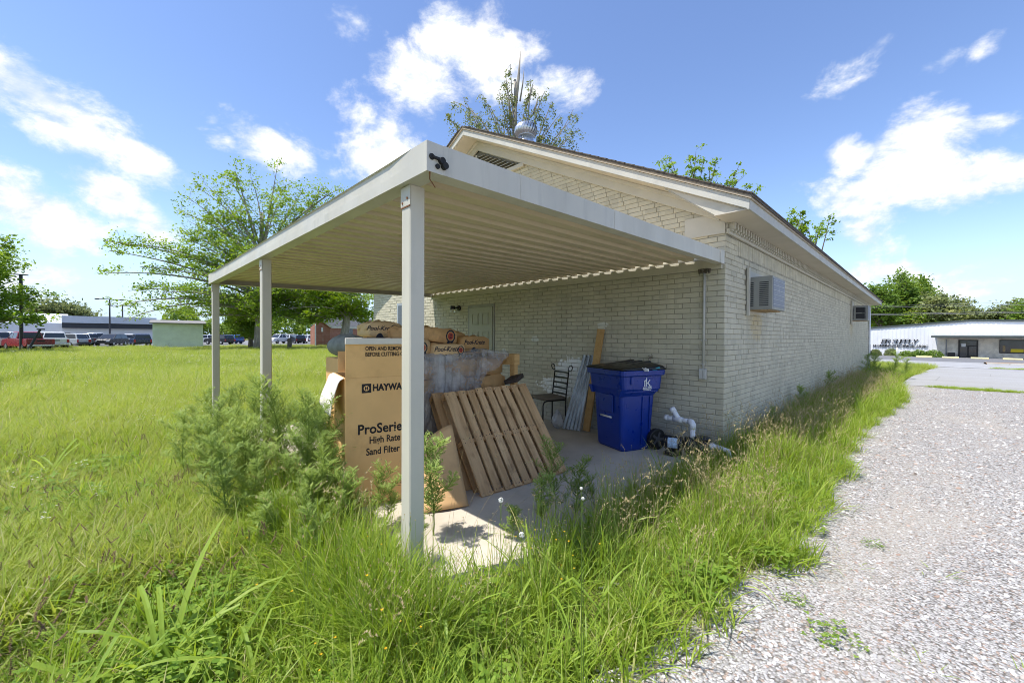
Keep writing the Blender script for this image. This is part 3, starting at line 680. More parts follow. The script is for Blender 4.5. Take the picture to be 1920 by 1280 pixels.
# ------------------------------------------------------------------ things stored under the carport
CARD = M('cardboard', (.75, .45, .18), .85, var=.07, scale=2.2, bump=.12, bscale=120, dirt=(.60, .34, .13), dscale=3.5)
CARDIN = M('cardboard_white_liner', (.66, .62, .54), .85, var=.05, scale=3, bump=.2, bscale=40, dirt=(.52, .45, .36), dscale=3)
INK = M('black_ink', (.022, .018, .016), .8, var=.1)
def cw(c, ax, ay, x, y, z):   # local carton frame to world
    return (c[0]+ax[0]*x+ay[0]*y, c[1]+ax[1]*x+ay[1]*y, c[2]+z)
BC = np.array((-1.585, -4.05, .004)); bx = np.array((.225, .975)); bx = bx/np.linalg.norm(bx); by = np.array((-bx[1], bx[0]))
BWD, BDP, BH, FL = .58, .62, 1.09, .325; TH = .008
box = thing('carton', 'tall printed brown filter carton with open flaps standing by the front post', 'carton', tuple(BC))
def panel(nm, pts, mat, n, parent=box, thick=TH):
    mb = MB(); v = Vector(n)*thick; mb.extrude(pts, v); return mb.build(nm, mat, parent)
B = lambda x, y, z: cw(BC, bx, by, x, y, z)
nx_ = Vector((-by[0], -by[1], 0)); 
panel('front_panel', [B(0, 0, 0), B(BWD, 0, 0), B(BWD, 0, BH), B(0, 0, BH)], CARD, -nx_)
panel('side_panel', [B(.0, TH*1.05, 0), B(0, BDP, 0), B(0, BDP, BH), B(.0, TH*1.05, BH)], CARD, Vector((bx[0], bx[1], 0)))
panel('side_panel', [B(BWD, TH*1.05, 0), B(BWD, BDP, 0), B(BWD, BDP, BH), B(BWD, TH*1.05, BH)], CARD, -Vector((bx[0], bx[1], 0)))
panel('back_panel', [B(TH*1.05, BDP, 0), B(BWD-TH*1.05, BDP, 0), B(BWD-TH*1.05, BDP, BH), B(TH*1.05, BDP, BH)], CARD, nx_)
# raised front flap with a pale torn rim, hanging side flap, folded back flap
mb = MB(); mb.grid(lambda i, j: B(BWD*i, -.0-.012*math.sin(j*2.2)*1.0, BH+.0015+FL*j), 8, 6); o = mb.build('front_flap', CARD, box); md = o.modifiers.new('t', 'SOLIDIFY'); md.thickness = TH
mb = MB(); mb.box((0, 0, 0), (1, 1, 1)); mb.v = [B(-.004+(BWD+.008)*p[0], -.034+.030*p[1], BH+FL-.045+.052*p[2]) for p in mb.v]; mb.build('flap_rim', CARDIN, box, bevel=.004)
def hang(i, j):
    a = BDP*(.03+.94*i); s = .30*j*(1+.10*math.sin(3*i+1)); q = min(1, j*7); out = .030*math.sin(q*math.pi/2)+.085*j+.012*math.sin(5*i+4*j)*j; return B(-.006-out, a, BH+.012*math.sin(q*math.pi/2)-s*.97)
o = MB().grid(hang, 12, 12).build('side_flap', CARDIN, box, smooth=True); md = o.modifiers.new('t', 'SOLIDIFY'); md.thickness = .006; md.offset = 0
mb = MB(); mb.grid(lambda i, j: B(.04+(BWD-.08)*i, BDP+.02+.02*j, BH+.20*j), 4, 4); o = mb.build('back_flap', CARD, box); md = o.modifiers.new('t', 'SOLIDIFY'); md.thickness = TH
fr = (bx[0], bx[1], 0); up = (0, 0, 1)
def ink(body, size, x, z, bold=.0, sx=1., al='LEFT', off=-.0015, mat=INK, shear=0.): return write(body, size, B(x, off, z), fr, up, mat, box, bold=bold, sx=sx, align=al, shear=shear)
ink('OPEN AND REMOVE VALVE', .050, .155, BH+.227, .012, .70, off=-.0165); ink('BEFORE CUTTING CARTON', .050, .155, BH+.178, .012, .70, off=-.0150)
ink('HAYWARD', .078, .218, .975, .045, .86)
mb = MB(); X0, Z0, S = .130, .960, .077
for a0, a1, b0, b1 in ((0, 1, 0, .09), (0, 1, .91, 1), (0, .09, .091, .909), (.91, 1, .091, .909)): mb.v += []; q = [B(X0+S*a0, -.0012, Z0+S*b0), B(X0+S*a1, -.0012, Z0+S*b0), B(X0+S*a1, -.0012, Z0+S*b1), B(X0+S*a0, -.0012, Z0+S*b1)]; mb.add(q, [(0, 1, 2, 3)])
ringo = [(X0+S*.5+S*.45*math.cos(t), Z0+S*.5+S*.45*math.sin(t)) for t in np.linspace(0, 2*math.pi, 25)[:-1]]; ringi = [(X0+S*.5+S*.30*math.cos(t), Z0+S*.5+S*.30*math.sin(t)) for t in np.linspace(0, 2*math.pi, 25)[:-1]]
b = len(mb.v); mb.add([B(x, -.0014, z) for x, z in ringo+ringi], [(k, (k+1) % 24, 24+(k+1) % 24, 24+k) for k in range(24)])
for a0, a1, b0, b1 in ((.34, .45, .32, .68), (.55, .66, .32, .68), (.451, .549, .45, .55)): mb.add([B(X0+S*a0, -.0012, Z0+S*b0), B(X0+S*a1, -.0012, Z0+S*b0), B(X0+S*a1, -.0012, Z0+S*b1), B(X0+S*a0, -.0012, Z0+S*b1)], [(0, 1, 2, 3)])
cornr = [(.0, .0), (.0, 1), (1, 0), (1, 1)]
for cx_, cy_ in cornr:
    pts = [(X0+S*(cx_*.82+.09), Z0+S*(cy_*.82+.09))]
    for t in np.linspace(0, math.pi/2, 5):
        tt = t+{(0, 0): math.pi, (0, 1): math.pi/2, (1, 1): 0, (1, 0): 1.5*math.pi}[(cx_, cy_)]; pts.append((X0+S*.5+S*.45*math.cos(tt), Z0+S*.5+S*.45*math.sin(tt)))
    mb.add([B(x, -.0013, z) for x, z in pts], [tuple(range(len(pts)))])
mb.build('emblem', INK, box)
ink('ProSeries', .116, .095, .615, .022, .93); ink('High Rate', .083, .190, .528, .018, .80); ink('Sand Filter', .083, .165, .432, .018, .80)
mb = MB(); mb.add([B(.03, -.0012, -.0+.128), B(BWD-.02, -.0012, .128), B(BWD-.02, -.0012, .1305), B(.03, -.0012, .1305)], [(0, 1, 2, 3)]); mb.build('print_rule', INK, box)
ink('MADE IN U.S.A.', .022, .36, .145, .01); ink('HAYWARD', .032, .12, .055, .02)
mb = MB()
for a0, a1, b0, b1 in ((0, 1, 0, .12), (0, 1, .88, 1), (0, .12, .121, .879), (.88, 1, .121, .879), (.3, .7, .3, .7)): mb.add([B(.065+.042*a0, -.0012, .045+.042*b0), B(.065+.042*a1, -.0012, .045+.042*b0), B(.065+.042*a1, -.0012, .045+.042*b1), B(.065+.042*a0, -.0012, .045+.042*b1)], [(0, 1, 2, 3)])
mb.build('emblem', INK, box)

# ---- pallets
def wood(name, a, b, dark, seed):
    t = NT(name); co = t.objco(); oi = t.node('ShaderNodeObjectInfo').outputs['Random']
    ad = t.node('ShaderNodeVectorMath', operation='ADD'); t.l.new(co, ad.inputs[0]); cb = t.node('ShaderNodeCombineXYZ'); t.put(cb.inputs[0], t.math('MULTIPLY', oi, 37.)); t.put(cb.inputs[1], t.math('MULTIPLY', oi, 11.)); t.l.new(cb.outputs[0], ad.inputs[1]); co = ad.outputs[0]
    g = t.noise(16, 6, .65, co, (1., .07, 1.)); g2 = t.noise(70, 4, .6, co, (1, .05, 1)); st = t.noise(4.5, 5, .65, co, (1, .6, 1))
    c = t.mix(t.remap(g, .3, .7), a, b); c = t.mix(t.remap(g2, .5, .8, 0, .5), c, dark); c = t.mix(t.remap(st, .50, .72, 0, .75), c, dark)
    c = t.mix(t.math('MULTIPLY', oi, .6), c, tuple(x*k_ for x, k_ in zip(b, (.62, .56, .5)))); t.bump(g2, .35, .004); return t.finish(c, .85, 0, .2)
PALW = wood('pallet_wood', (.42, .255, .125), (.68, .46, .25), (.15, .08, .04), 1)
NEWW = wood('fresh_lumber', (.52, .31, .12), (.68, .45, .20), (.33, .17, .07), 2)
def plank_mesh(nm, w, l, h, mat, holes=0, seed=0):
    r_ = random.Random(seed); mb = MB(); n = 6
    rings = []
    for i in range(n+1):
        y = -l/2+l*i/n; dx = r_.uniform(-.003, .003); dz = r_.uniform(-.002, .002); rings.append([(-w/2+dx, y, -h/2+dz), (w/2+dx, y, -h/2+dz), (w/2+dx, y, h/2+dz), (-w/2+dx, y, h/2+dz)])
    mb.loft(rings); me = mb.mesh(nm); me.materials.append(mat)
    bm = bmesh.new(); bm.from_mesh(me); bmesh.ops.recalc_face_normals(bm, faces=bm.faces); bm.to_mesh(me); bm.free(); return me
NAIL = M('nail', (.10, .075, .06), .7, .5)
def pallet(label, group, Wd, Ln, boards, gaps, mat_loc, seed, name='pallet'):
    """x across the boards, y along them; deck face towards +z; matrix places it"""
    root = thing(name, label, 'pallet', (0, 0, 0), group=group); root.matrix_world = mat_loc; WLOC[root.name] = None
    rr = random.Random(seed); x = -Wd/2
    for k, w in enumerate(boards):
        me = plank_mesh('deck_board', w, Ln*rr.uniform(.985, 1.0), .017, PALW, seed=seed*50+k); o = link_mesh('deck_board', me, root, (x+w/2, rr.uniform(-.006, .006), .0085+rr.uniform(0, .002)), (0, 0, rr.uniform(-.006, .006)))
        mb = MB()
        for yy in (-Ln/2+.03, -.02, .02, Ln/2-.03):
            for xx in (-.25, .25): mb.tube([(xx*w, yy+rr.uniform(-.01, .01), .0088), (xx*w, yy, .0098)], [.005, .004], 6)
        n_ = mb.build('nail_heads', NAIL, o, local=True); n_['kind'] = 'stuff'
        x += w+gaps[k % len(gaps)]
    for yy in (-Ln/2+.022, 0, Ln/2-.022):
        me = plank_mesh('stringer', .038, Wd*.99, .088, PALW, seed=seed+int(yy*9)); link_mesh('stringer', me, root, (0, yy, -.0455), (0, 0, math.pi/2))
    for xx in (-Wd/2+.06, -Wd/6, Wd/6, Wd/2-.06):
        me = plank_mesh('bottom_board', .10, Ln, .016, PALW, seed=seed+int(xx*17)); link_mesh('bottom_board', me, root, (xx, 0, -.099))
    return root
def frame(o, ux, uy):
    ux = Vector(ux).normalized(); uy = Vector(uy); uy = (uy-ux*uy.dot(ux)).normalized(); uz = ux.cross(uy)
    return Matrix(((ux.x, uy.x, uz.x, o[0]), (ux.y, uy.y, uz.y, o[1]), (ux.z, uy.z, uz.z, o[2]), (0, 0, 0, 1)))
bl, br_, tl, tr_ = Vector((-.985, -3.06, .008)), Vector((-.965, -1.99, .008)), Vector((-1.74, -2.99, .845)), Vector((-1.53, -1.93, .895))
cen = (bl+br_+tl+tr_)/4
pm = frame(cen, (br_-bl)+(tr_-tl), (tl-bl)+(tr_-br_))
BOARDS = [.125, .080, .080, .082, .084, .080, .080, .082, .108]
pallet('weathered slatted pallet leaning in front of the plastic covered stack', 'wooden pallets', 1.08, 1.10, BOARDS, [.032, .036, .030, .038, .032, .036, .044, .032, .03], pm, 11)
back = Vector((-.165, -.045, .0)); pm2 = frame(cen+back+Vector((-.03, 0, -.02)), (br_-bl)+(tr_-tl)+Vector((.12, 0, 0)), (tl-bl)+(tr_-br_))
pallet('second pallet half hidden behind the leaning slatted one', 'wooden pallets', 1.05, 1.06, BOARDS, [.036, .034], pm2, 23)

# ---- stack of sacks on a base pallet, timber cradle, plastic sheet
base_m = Matrix.Translation((-2.62, -2.45, .118))@Matrix.Rotation(.06, 4, 'Z')
pallet('pallet under the stack of sacks beneath the plastic sheet', 'wooden pallets', 1.25, 1.45, [.1]*9, [.04], base_m, 31)
KRAFT = M('kraft_paper', (.58, .35, .15), .75, var=.12, scale=4, bump=.5, bscale=22, dirt=(.34, .20, .09), dscale=5, obj=True)
KRAFTL = M('kraft_paper_pale', (.70, .49, .26), .75, var=.10, scale=4, bump=.4, bscale=22, dirt=(.50, .34, .18), dscale=5, obj=True)
NAVY = M('navy_print', (.012, .016, .035), .7, var=.1); REDP = M('red_print', (.40, .06, .035), .7, var=.1)
def sack_mesh(nm, l, w, h, seed, mat):
    """paper sack: x length, y width, z height, square printed ends, creased and slightly slumped"""
    r_ = random.Random(seed); mb = MB(); nu, nv = 14, 20; rings = []
    for i in range(nu+1):
        s = -1+2*i/nu; x = s*l/2; e = 1-.025*abs(s)**6; ring_ = []
        for k in range(nv):
            a = 2*math.pi*k/nv; ca, sa = math.cos(a), math.sin(a); p = 8.
            d = (abs(ca)**p+abs(sa)**p)**(-1/p); y = d*ca*w/2*e; z = d*sa*h/2*(e+.10*(1-s*s)*(1 if sa > 0 else .2))
            j = .014*math.sin(3*a+seed)*math.sin(5*s+seed*2)+.009*math.sin(9*a+6*s+seed*3)+.006*math.sin(5*a-11*s+seed); f = (1-abs(s)**6)
            ring_.append((x, y+j*f, z+h/2+j*f*1.4*(1 if sa > 0 else 0)))
        rings.append(ring_)
    mb.loft(rings); me = mb.mesh(nm); me.materials.append(mat)
    bm = bmesh.new(); bm.from_mesh(me); bmesh.ops.recalc_face_normals(bm, faces=bm.faces); bm.to_mesh(me); bm.free()
    for p_ in me.polygons: p_.use_smooth = True
    return me
def badge(parent, S_, at, face='x'):
    """rosette with ribbons printed on the +x end of a sack (local frame)"""
    x, y, z = at
    def ring_(r0, r1, nm, mat, dx):
        n = 22; mb = MB(); a = [(x+dx, y+r1*S_*(1+(.06 if k % 2 and r0 > .36 else 0))*math.cos(2*math.pi*k/n), z+r1*S_*(1+(.06 if k % 2 and r0 > .36 else 0))*math.sin(2*math.pi*k/n)) for k in range(n)]
        if r0 > 0:
            c = [(x+dx, y+r0*S_*math.cos(2*math.pi*k/n), z+r0*S_*math.sin(2*math.pi*k/n)) for k in range(n)]; mb.add(a+c, [(k, (k+1) % n, n+(k+1) % n, n+k) for k in range(n)])
        else: mb.add(a, [tuple(range(n))])
        mb.build(nm, mat, parent, local=True)
    ring_(.40, .50, 'rosette_ring', NAVY, .0030); ring_(0, .30, 'rosette_centre', REDP, .0025)
    mb = MB()
    for s in (-1, 1): mb.add([(x+.003, y+s*.05*S_, z-.46*S_), (x+.003, y+s*.30*S_, z-.42*S_), (x+.003, y+s*.42*S_, z-.80*S_), (x+.003, y+s*.24*S_, z-.72*S_), (x+.003, y+s*.14*S_, z-.84*S_)], [(0, 1, 2, 3, 4)])
    mb.build('rosette_ribbon', NAVY, parent, local=True)
    for dz, bd in ((.05, '100'), (-.16, 'LBS')):
        o = write(bd, .17*S_, (0, 0, 0), (0, 1, 0), (0, 0, 1), NAVY, None, bold=.02, align='CENTER'); o.parent = parent; o.matrix_world = Matrix.Identity(4); o.matrix_parent_inverse = Matrix.Identity(4)
        o.matrix_basis = Matrix(((0, 0, 1, x+.0034), (1, 0, 0, y), (0, 1, 0, z+dz*S_), (0, 0, 0, 1)))
def brand(parent, size, at):
    x, y, z = at; o = write('Pool-Krete', size, (0, 0, 0), (0, 1, 0), (0, 0, 1), NAVY, None, bold=.012, shear=.35, align='CENTER'); o.parent = parent
    o.matrix_basis = Matrix(((0, 0, 1, x+.003), (1, 0, 0, y), (0, 1, 0, z), (0, 0, 0, 1)))
    mb = MB(); mb.add([(x+.003, y-size*2.2, z-size*1.25), (x+.003, y+size*1.2, z-size*1.25), (x+.003, y+size*1.2, z-size*1.13), (x+.003, y-size*2.2, z-size*1.13)], [(0, 1, 2, 3)])
    mb.add([(x+.0032, y-size*.8, z-size*1.12), (x+.0032, y+size*.5, z-size*1.12), (x+.0032, y+size*.2, z-size*.62), (x+.0032, y-.1*size, z-size*.45), (x+.0032, y-size*.45, z-size*.62)], [(0, 1, 2, 3, 4)]); mb.build('print_emblem', NAVY, parent, local=True)
def sack(label, c, rz, l=.62, w=.40, h=.165, seed=1, pale=False, text=None, rosette=None, rx=0., ry=0., group='paper sacks heaped on the stack', name='paper_sack'):
    o = link_mesh(name, sack_mesh('sack', l, w, h, seed, KRAFTL if pale else KRAFT), None, c, (rx, ry, rz)); setp(o, label, 'sack', group); WLOC[o.name] = None
    if text: brand(o, text[0], (l/2, text[1], text[2]))
    if rosette: badge(o, rosette[0], (l/2, rosette[1], rosette[2]))
    return o
ZT = 1.20                                                     # top of the sheeted stack
rs = random.Random(5); kk = 0
LAYN = ['lowest', 'second', 'third', 'fourth', 'topmost']; COLN = ['at the post end', 'in the middle', 'at the door end']
for lay in range(5):                                           # sacks under the sheet
    for q, dy in enumerate((-.42, .0, .42)):
        sack('brown paper sack under the plastic sheet, %s layer, %s' % (LAYN[lay], COLN[q]), (-2.37+rs.uniform(-.02, .02), -2.45+dy*1.05+rs.uniform(-.02, .02), .145+lay*.205), rs.uniform(-.05, .05), h=.20, l=.60, w=.42, seed=kk, group='sacks under the plastic sheet'); kk += 1
for q, dy in enumerate((-.3, .3)):
    o = MB().box((-3.29, -2.45+dy-.29, .145), (-2.70, -2.45+dy+.29, 1.165)).build('plain_carton', CARD, bevel=.006); setp(o, 'plain brown carton behind the sacks under the sheet, %s' % ('post end', 'door end')[q], 'carton', 'cartons behind the sacks')
def at_x(u, v, X): return on(u, v, 'x', X)
p = at_x(842, 672, -2.03); sack('pale sack with script lettering lying lowest at the front of the heap', (p[0]-.31, p[1], 1.19), .05, l=.62, w=.44, h=.165, seed=3, pale=True, text=(.078, -.05, .085), rosette=(.095, .155, .095))
p = at_x(798, 670, -2.06); sack('upright sack with a red rosette beside the front post', (p[0]-.31, p[1]-.09, 1.205), .12, l=.60, w=.27, h=.20, seed=4, pale=True, rosette=(.12, .03, .115))
p = at_x(832, 645, -2.12); sack('tilted brown sack with large red rosette resting on two others', (p[0]-.31, p[1]-.03, 1.37), .12, l=.60, w=.42, h=.16, seed=5, rosette=(.14, .10, .085), rx=-.10)
p = at_x(884, 660, -2.30); sack('wide brown sack at the door end of the heap', (p[0]-.32, p[1]+.05, 1.225), .05, l=.64, w=.50, h=.215, seed=6, text=(.078, -.02, .12))
sack('crumpled brown sack between the tilted one and the wide one', (-2.75, -2.34, 1.36), .5, l=.55, w=.40, h=.16, seed=7, ry=.12)
sack('long brown sack lying across the top of the heap', (-3.05, -2.52, 1.38), 1.35, l=.72, w=.40, h=.15, seed=8, rx=.08, ry=.02)
p = at_x(732, 632, -2.6); sack('pale sack with script lettering alone at the far left above the carton', (p[0]-.30, p[1], 1.43), -.18, l=.60, w=.36, h=.17, seed=9, pale=True, text=(.07, -.06, .08), rosette=(.095, .10, .095))
sack('brown sack standing behind the front post', (-2.70, -2.95, 1.40), .25, l=.62, w=.42, h=.15, seed=12)
sack('brown sack propping up the far left pale one', (-3.0, -2.98, 1.235), -.1, l=.7, w=.5, h=.19, seed=14)
# grey tied sack just above the carton
mb = MB(); c0 = at_x(671, 634, -2.2)
mb.grid(lambda i, j: (c0[0]-.25+.30*math.cos(2*math.pi*i)*math.sin(math.pi*j*.98+.02), c0[1]+.17*math.sin(2*math.pi*i)*math.sin(math.pi*j*.98+.02)*(1+.06*math.sin(9*i*6.28)), 1.34+.12*math.cos(math.pi*j)+.006*math.sin(40*i)*math.sin(17*j)), 28, 14)
o = mb.build('woven_sack', M('grey_sack', (.20, .21, .18), .9, var=.2, scale=12, bump=.6, bscale=45), smooth=True); setp(o, 'rounded grey woven sack just behind the top of the carton', 'sack')
mb = MB(); mb.box((-2.75, -3.78, .0), (-2.12, -3.20, 1.215)); o = mb.build('plain_carton', CARD, bevel=.006); setp(o, 'plain brown carton standing behind the printed one', 'carton')
# timber cradle at the right end of the stack
cr = thing('timber_frame', 'frame of new orange timber at the door end of the sheeted stack', 'timber frame', (-1.9, -1.7, 0))
mb = MB(); mb.bar((-2.9, -1.77, 1.155), (-1.86, -1.77, 1.155), .09, .14); mb.build('top_rail', NEWW, cr, bevel=.004)
for xx in (-1.92, -2.8): mb = MB(); mb.bar((xx, -1.77, .01), (xx, -1.77, 1.084), .085, .06, up=(0, 1, 0)); mb.build('leg', NEWW, cr, bevel=.004)
db = MB(); db.obox((-1.66, -2.02, .945), (.16, .30, .05), Euler((.1, -.25, .5)).to_matrix()); o = db.build('dark_board', M('dark_wood', (.035, .024, .02), .8, var=.4, scale=20, bump=.5), bevel=.004); setp(o, 'short dark stained board lying on the top corner of the leaning pallet', 'board')
# clear plastic sheet
t = NT('plastic_film'); nz = t.noise(3.5, 6, .7, stretch=(1, 1, 1)); 
t.finish((.52, .53, .54), .14, 0, .7); t.bump(t.math('ABSOLUTE', t.math('SUBTRACT', t.noise(9, 5, .6, stretch=(1, 1, .45), dist=.8), .5)), 1., .05)
tp = t.node('ShaderNodeBsdfTransparent'); tp.inputs[0].default_value = (.93, .94, .95, 1); mx = t.node('ShaderNodeMixShader')
t.put(mx.inputs[0], t.remap(t.noise(2.6, 6, .65), .36, .64, .18, .76)); t.l.new(tp.outputs[0], mx.inputs[1]); t.l.new(t.bsdf.outputs[0], mx.inputs[2]); t.l.new(mx.outputs[0], t.out.inputs['Surface']); FILM = t.m
rf = np.random.RandomState(4)
K = [(rf.uniform(2, 9), rf.uniform(2, 9), rf.uniform(0, 6.28), rf.uniform(.3, 1)) for _ in range(10)]
def film(i, j):
    y = -3.28+1.46*i+.05*math.sin(6*j); s = 1.75*j                         # s runs over the top, then down the face
    top = .62; lift = .03+.055*math.exp(-((i-.72)/.16)**2)
    if s < top: x, z = -2.655+s, 1.215+lift*(.4+s)-.02*s
    else:
        q = s-top; x = -2.035+.025*(1-math.exp(-q*3))+.10*max(0, .22-i)*q; z = 1.20+lift-q*.98
        z = max(z, .03)
    w = sum(a*math.sin(f*i*2.2+g*j*1.1+ph) for f, g, ph, a in K)
    fold = .5*abs(math.sin(9*i+3*j+math.sin(5*j)*1.2))+.3*abs(math.sin(21*i-6*j+1.3*math.sin(4*i)))+.2*abs(math.sin(43*i+9*j+2*math.sin(7*j)))
    d = .010*w/2+(.085*fold*(0.25+j) if s < top else .062*fold)
    if s < top: z += d*.55
    else: x += d
    bot = .30+.55*max(0, i-.55)/.45
    return (x, y, z)
nu, nv = 170, 130; mb = MB()
vals = {}
for i in range(nu+1):
    for j in range(nv+1): mb.v.append(film(i/nu, j/nv))
def cut(i, j): 
    a, b_ = i/nu, j/nv
    return b_ < .985-.58*max(0, (a-.30)/.70)**.8-.05*math.sin(9*a)+.02*math.sin(31*a)
for i in range(nu):
    for j in range(nv):
        if cut(i, j): a = i*(nv+1)+j; mb.f.append((a, a+nv+1, a+nv+2, a+1)); mb.mi.append(0)
o = mb.build('plastic_sheet', FILM, smooth=True, fix=False); setp(o, 'creased translucent plastic sheet draped over the stack of sacks', 'plastic sheet')
# folded cardboard leaning at the foot of the pallets
def fold(i, j):
    a = Vector((-1.10, -3.62, .01)).lerp(Vector((-.95, -3.26, .01)), i); b = Vector((-1.55, -3.42, .46)).lerp(Vector((-1.36, -3.14, .60)), i)
    q = a.lerp(b, j); q += Vector((.05, -.05, .03))*math.sin(math.pi*i)*(.5+.5*math.sin(2*j)); q.z += .02*math.sin(5*i+3*j)*j; return q
o = MB().grid(fold, 14, 14).build('folded_cardboard', M('flat_cardboard', (.58, .36, .17), .85, var=.08, scale=3, dirt=(.40, .25, .12), dscale=4), smooth=True); md = o.modifiers.new('t', 'SOLIDIFY'); md.thickness = .012; setp(o, 'bent sheet of brown cardboard slumped at the foot of the pallets', 'cardboard')

# ---- ladder-back chair
IRON = M('black_iron', (.014, .014, .014), .45, .2, var=.2, scale=10)
CUSH = M('taupe_cushion', (.17, .145, .115), .9, var=.1, scale=8, bump=.4, bscale=120)
ch = thing('iron_chair', 'black iron ladder back chair with taupe seat against the wall', 'chair', (-2.5, -.38, 0))
A0, A1 = Vector((-2.62, -.17, 0)), Vector((-2.25, -.28, 0)); fd = Vector((-.34, -.94, 0)).normalized()
for q, s in ((A0, -1), (A1, 1)):
    side = (A1-A0).normalized()*s; mb = MB(); lean = -fd*.05
    mb.tube([q+Vector((0, 0, .004)), q+Vector((0, 0, .46)), q+lean+Vector((0, 0, .88))], .012, 8); mb.build('back_post', IRON, ch, smooth=True)
    pts = [q+lean+Vector((0, 0, .87))]
    for k in range(15):
        t_ = k/14*2*math.pi*.97; pts.append(q+lean+Vector((0, 0, .93))+side*(.05-.05*math.cos(t_))+Vector((0, 0, .045*math.sin(t_)+.03*(1-math.cos(t_))/2))-fd*.0)
    mb = MB(); mb.tube(pts, .008, 6); mb.build('scroll', IRON, ch, smooth=True)
    f = q+fd*.41; mb = MB(); mb.tube([f+Vector((0, 0, .004)), f+Vector((0, 0, .38)), f-fd*.02+Vector((0, 0, .43)), f-fd*.07+Vector((0, 0, .445)), q+Vector((0, 0, .445))], .011, 8); mb.build('front_leg', IRON, ch, smooth=True)
for k in range(5):
    z = .53+.085*k; l = -fd*(.05*(z-.46)/.42); mb = MB(); n = 6
    rows = []
    for i in range(n+1):
        m_ = A0.lerp(A1, i/n)+l-fd*.02*math.sin(math.pi*i/n)*1.; rows.append(m_)
    for i in range(n): mb.bar(rows[i]+Vector((0, 0, z)), rows[i+1]+Vector((0, 0, z)), .007, .026)
    mb.build('ladder_slat', IRON, ch)
mb = MB(); mid = (A0+A1)/2+fd*.21; ux = (A1-A0).normalized(); hw, hd = .205, .205
rings = []
for z, e in ((.452, .96), (.462, 1.02), (.485, 1.03), (.502, .97), (.508, .8)):
    rings.append([mid+ux*hw*e*sx_*(1 if abs(a_) < 1 else .93)+fd*hd*e*a_*(1 if abs(sx_) < 1 else .93)+Vector((0, 0, z)) for sx_, a_ in ((-1, -1), (0, -1.0), (1, -1), (1.0, 0), (1, 1), (0, 1.0), (-1, 1), (-1.0, 0))])
mb.loft(rings); mb.build('seat', CUSH, ch, smooth=True)
mb = MB(); mb.tube([A0+Vector((0, 0, .09)), A1+Vector((0, 0, .09))], .008, 6); mb.build('stretcher', IRON, ch, smooth=True)

# ---- plank and metal channels leaning on the wall
lp = thing('lumber_plank', 'single tan board leaning on the wall behind the blue cart', 'plank', (-1.85, -.25, 0))
mb = MB(); mb.bar((-1.852, -.285, .02), (-1.768, -.030, 1.565), .115, .038, up=(0, -1, .16)); mb.build('board', NEWW, lp, bevel=.004)
mb = MB(); mb.bar((-1.7665, -.0272, 1.566), (-1.7645, -.0205, 1.606), .113, .037, up=(0, -1, .16)); mb.build('paint_dipped_end', M('cream_paint', (.62, .60, .52), .6), lp, bevel=.003)
STEEL = M('galvanised_track', (.50, .53, .55), .36, .75, var=.08, scale=3, stretch=(1, 1, .1))
TL = ['leftmost steel track of the bundle leaning beside the board', 'second steel track from the left in the leaning bundle', 'middle steel track of the leaning bundle', 'fourth steel track from the left, standing a little lower', 'rightmost steel track of the bundle, touching the tan board']
for k in range(5):
    b0 = Vector((-2.185+.062*k, -.385+.012*k, .012)); t0 = Vector((-2.035+.036*k, -.045, 1.155-.02*(k % 2)-.03*(k == 3))); d = (t0-b0).normalized(); r = d.cross(Vector((0, -1, .2))).normalized(); n_ = r.cross(d)
    n_ = -n_ if n_.y > 0 else n_
    sec = [(-.026, 0), (.026, 0), (.026, .03), (.023, .03), (.023, .0035), (-.023, .0035), (-.023, .03), (-.026, .03)]
    mb = MB(); mb.loft([[q+r*a+n_*b_ for a, b_ in sec] for q in (b0, t0)]); o = mb.build('steel_track', STEEL); setp(o, TL[k], 'metal track', 'steel tracks leaning on the wall')
mb = MB(); cb = Vector((-2.30, -.42, 0))
mb.grid(lambda i, j: (cb.x+.10*math.cos(6.283*i)*(math.sin(math.pi*min(.97, j)**.7)+.05)*(1+.12*math.sin(6*6.283*i+4*j)), cb.y+.08*math.sin(6.283*i)*(math.sin(math.pi*min(.97, j)**.7)+.05), .004+.30*j+.01*math.sin(31*i)), 26, 16)
o = mb.build('plastic_bag', FILM, smooth=True); setp(o, 'small tied clear plastic bag on the slab by the steel tracks', 'bag')

# ---- wheeled refuse cart
BLUE = M('blue_plastic', (.003, .030, .25), .34, var=.08, scale=4, spec=.5, bump=.05, bscale=200)
BLID = M('black_plastic', (.012, .012, .013), .4, var=.15, scale=6, spec=.5)
BINC, th = (-1.06, -.545), RAD(20); ca_, cb_ = Vector((math.sin(th), math.cos(th), 0)), Vector((math.cos(th), -math.sin(th), 0))     # along (front to wheels), across (towards the logo side)
bin_ = thing('refuse_cart', 'blue wheeled refuse cart with black lid standing by the brick wall', 'refuse cart', (BINC[0], BINC[1], 0))
def bp(a, c, z): return Vector((BINC[0], BINC[1], 0))+ca_*a+cb_*c+Vector((0, 0, z))
def rrect(l0, l1, w, z, r=.05, n=3):
    pts = []
    for (sx_, sy_, a0) in ((1, 1, 0), (-1, 1, 90), (-1, -1, 180), (1, -1, 270)):
        for k in range(n+1):
            t_ = RAD(a0+90*k/n); L_ = l1 if sx_ > 0 else l0; pts.append(bp(sx_*(L_-r)+r*math.cos(t_), sy_*(w-r)+r*math.sin(t_), z))
    return pts
mb = MB()
prof = [(.0, .23, .20, .245, .05), (.03, .25, .22, .26, .05), (.62, .285, .255, .285, .05), (.70, .285, .26, .288, .05), (.79, .31, .32, .345, .06), (.96, .33, .335, .355, .06), (.965, .355, .355, .385, .06), (1.03, .36, .36, .39, .06)]
rings = [rrect(a, b_, c, z, r) for z, a, b_, c, r in prof]
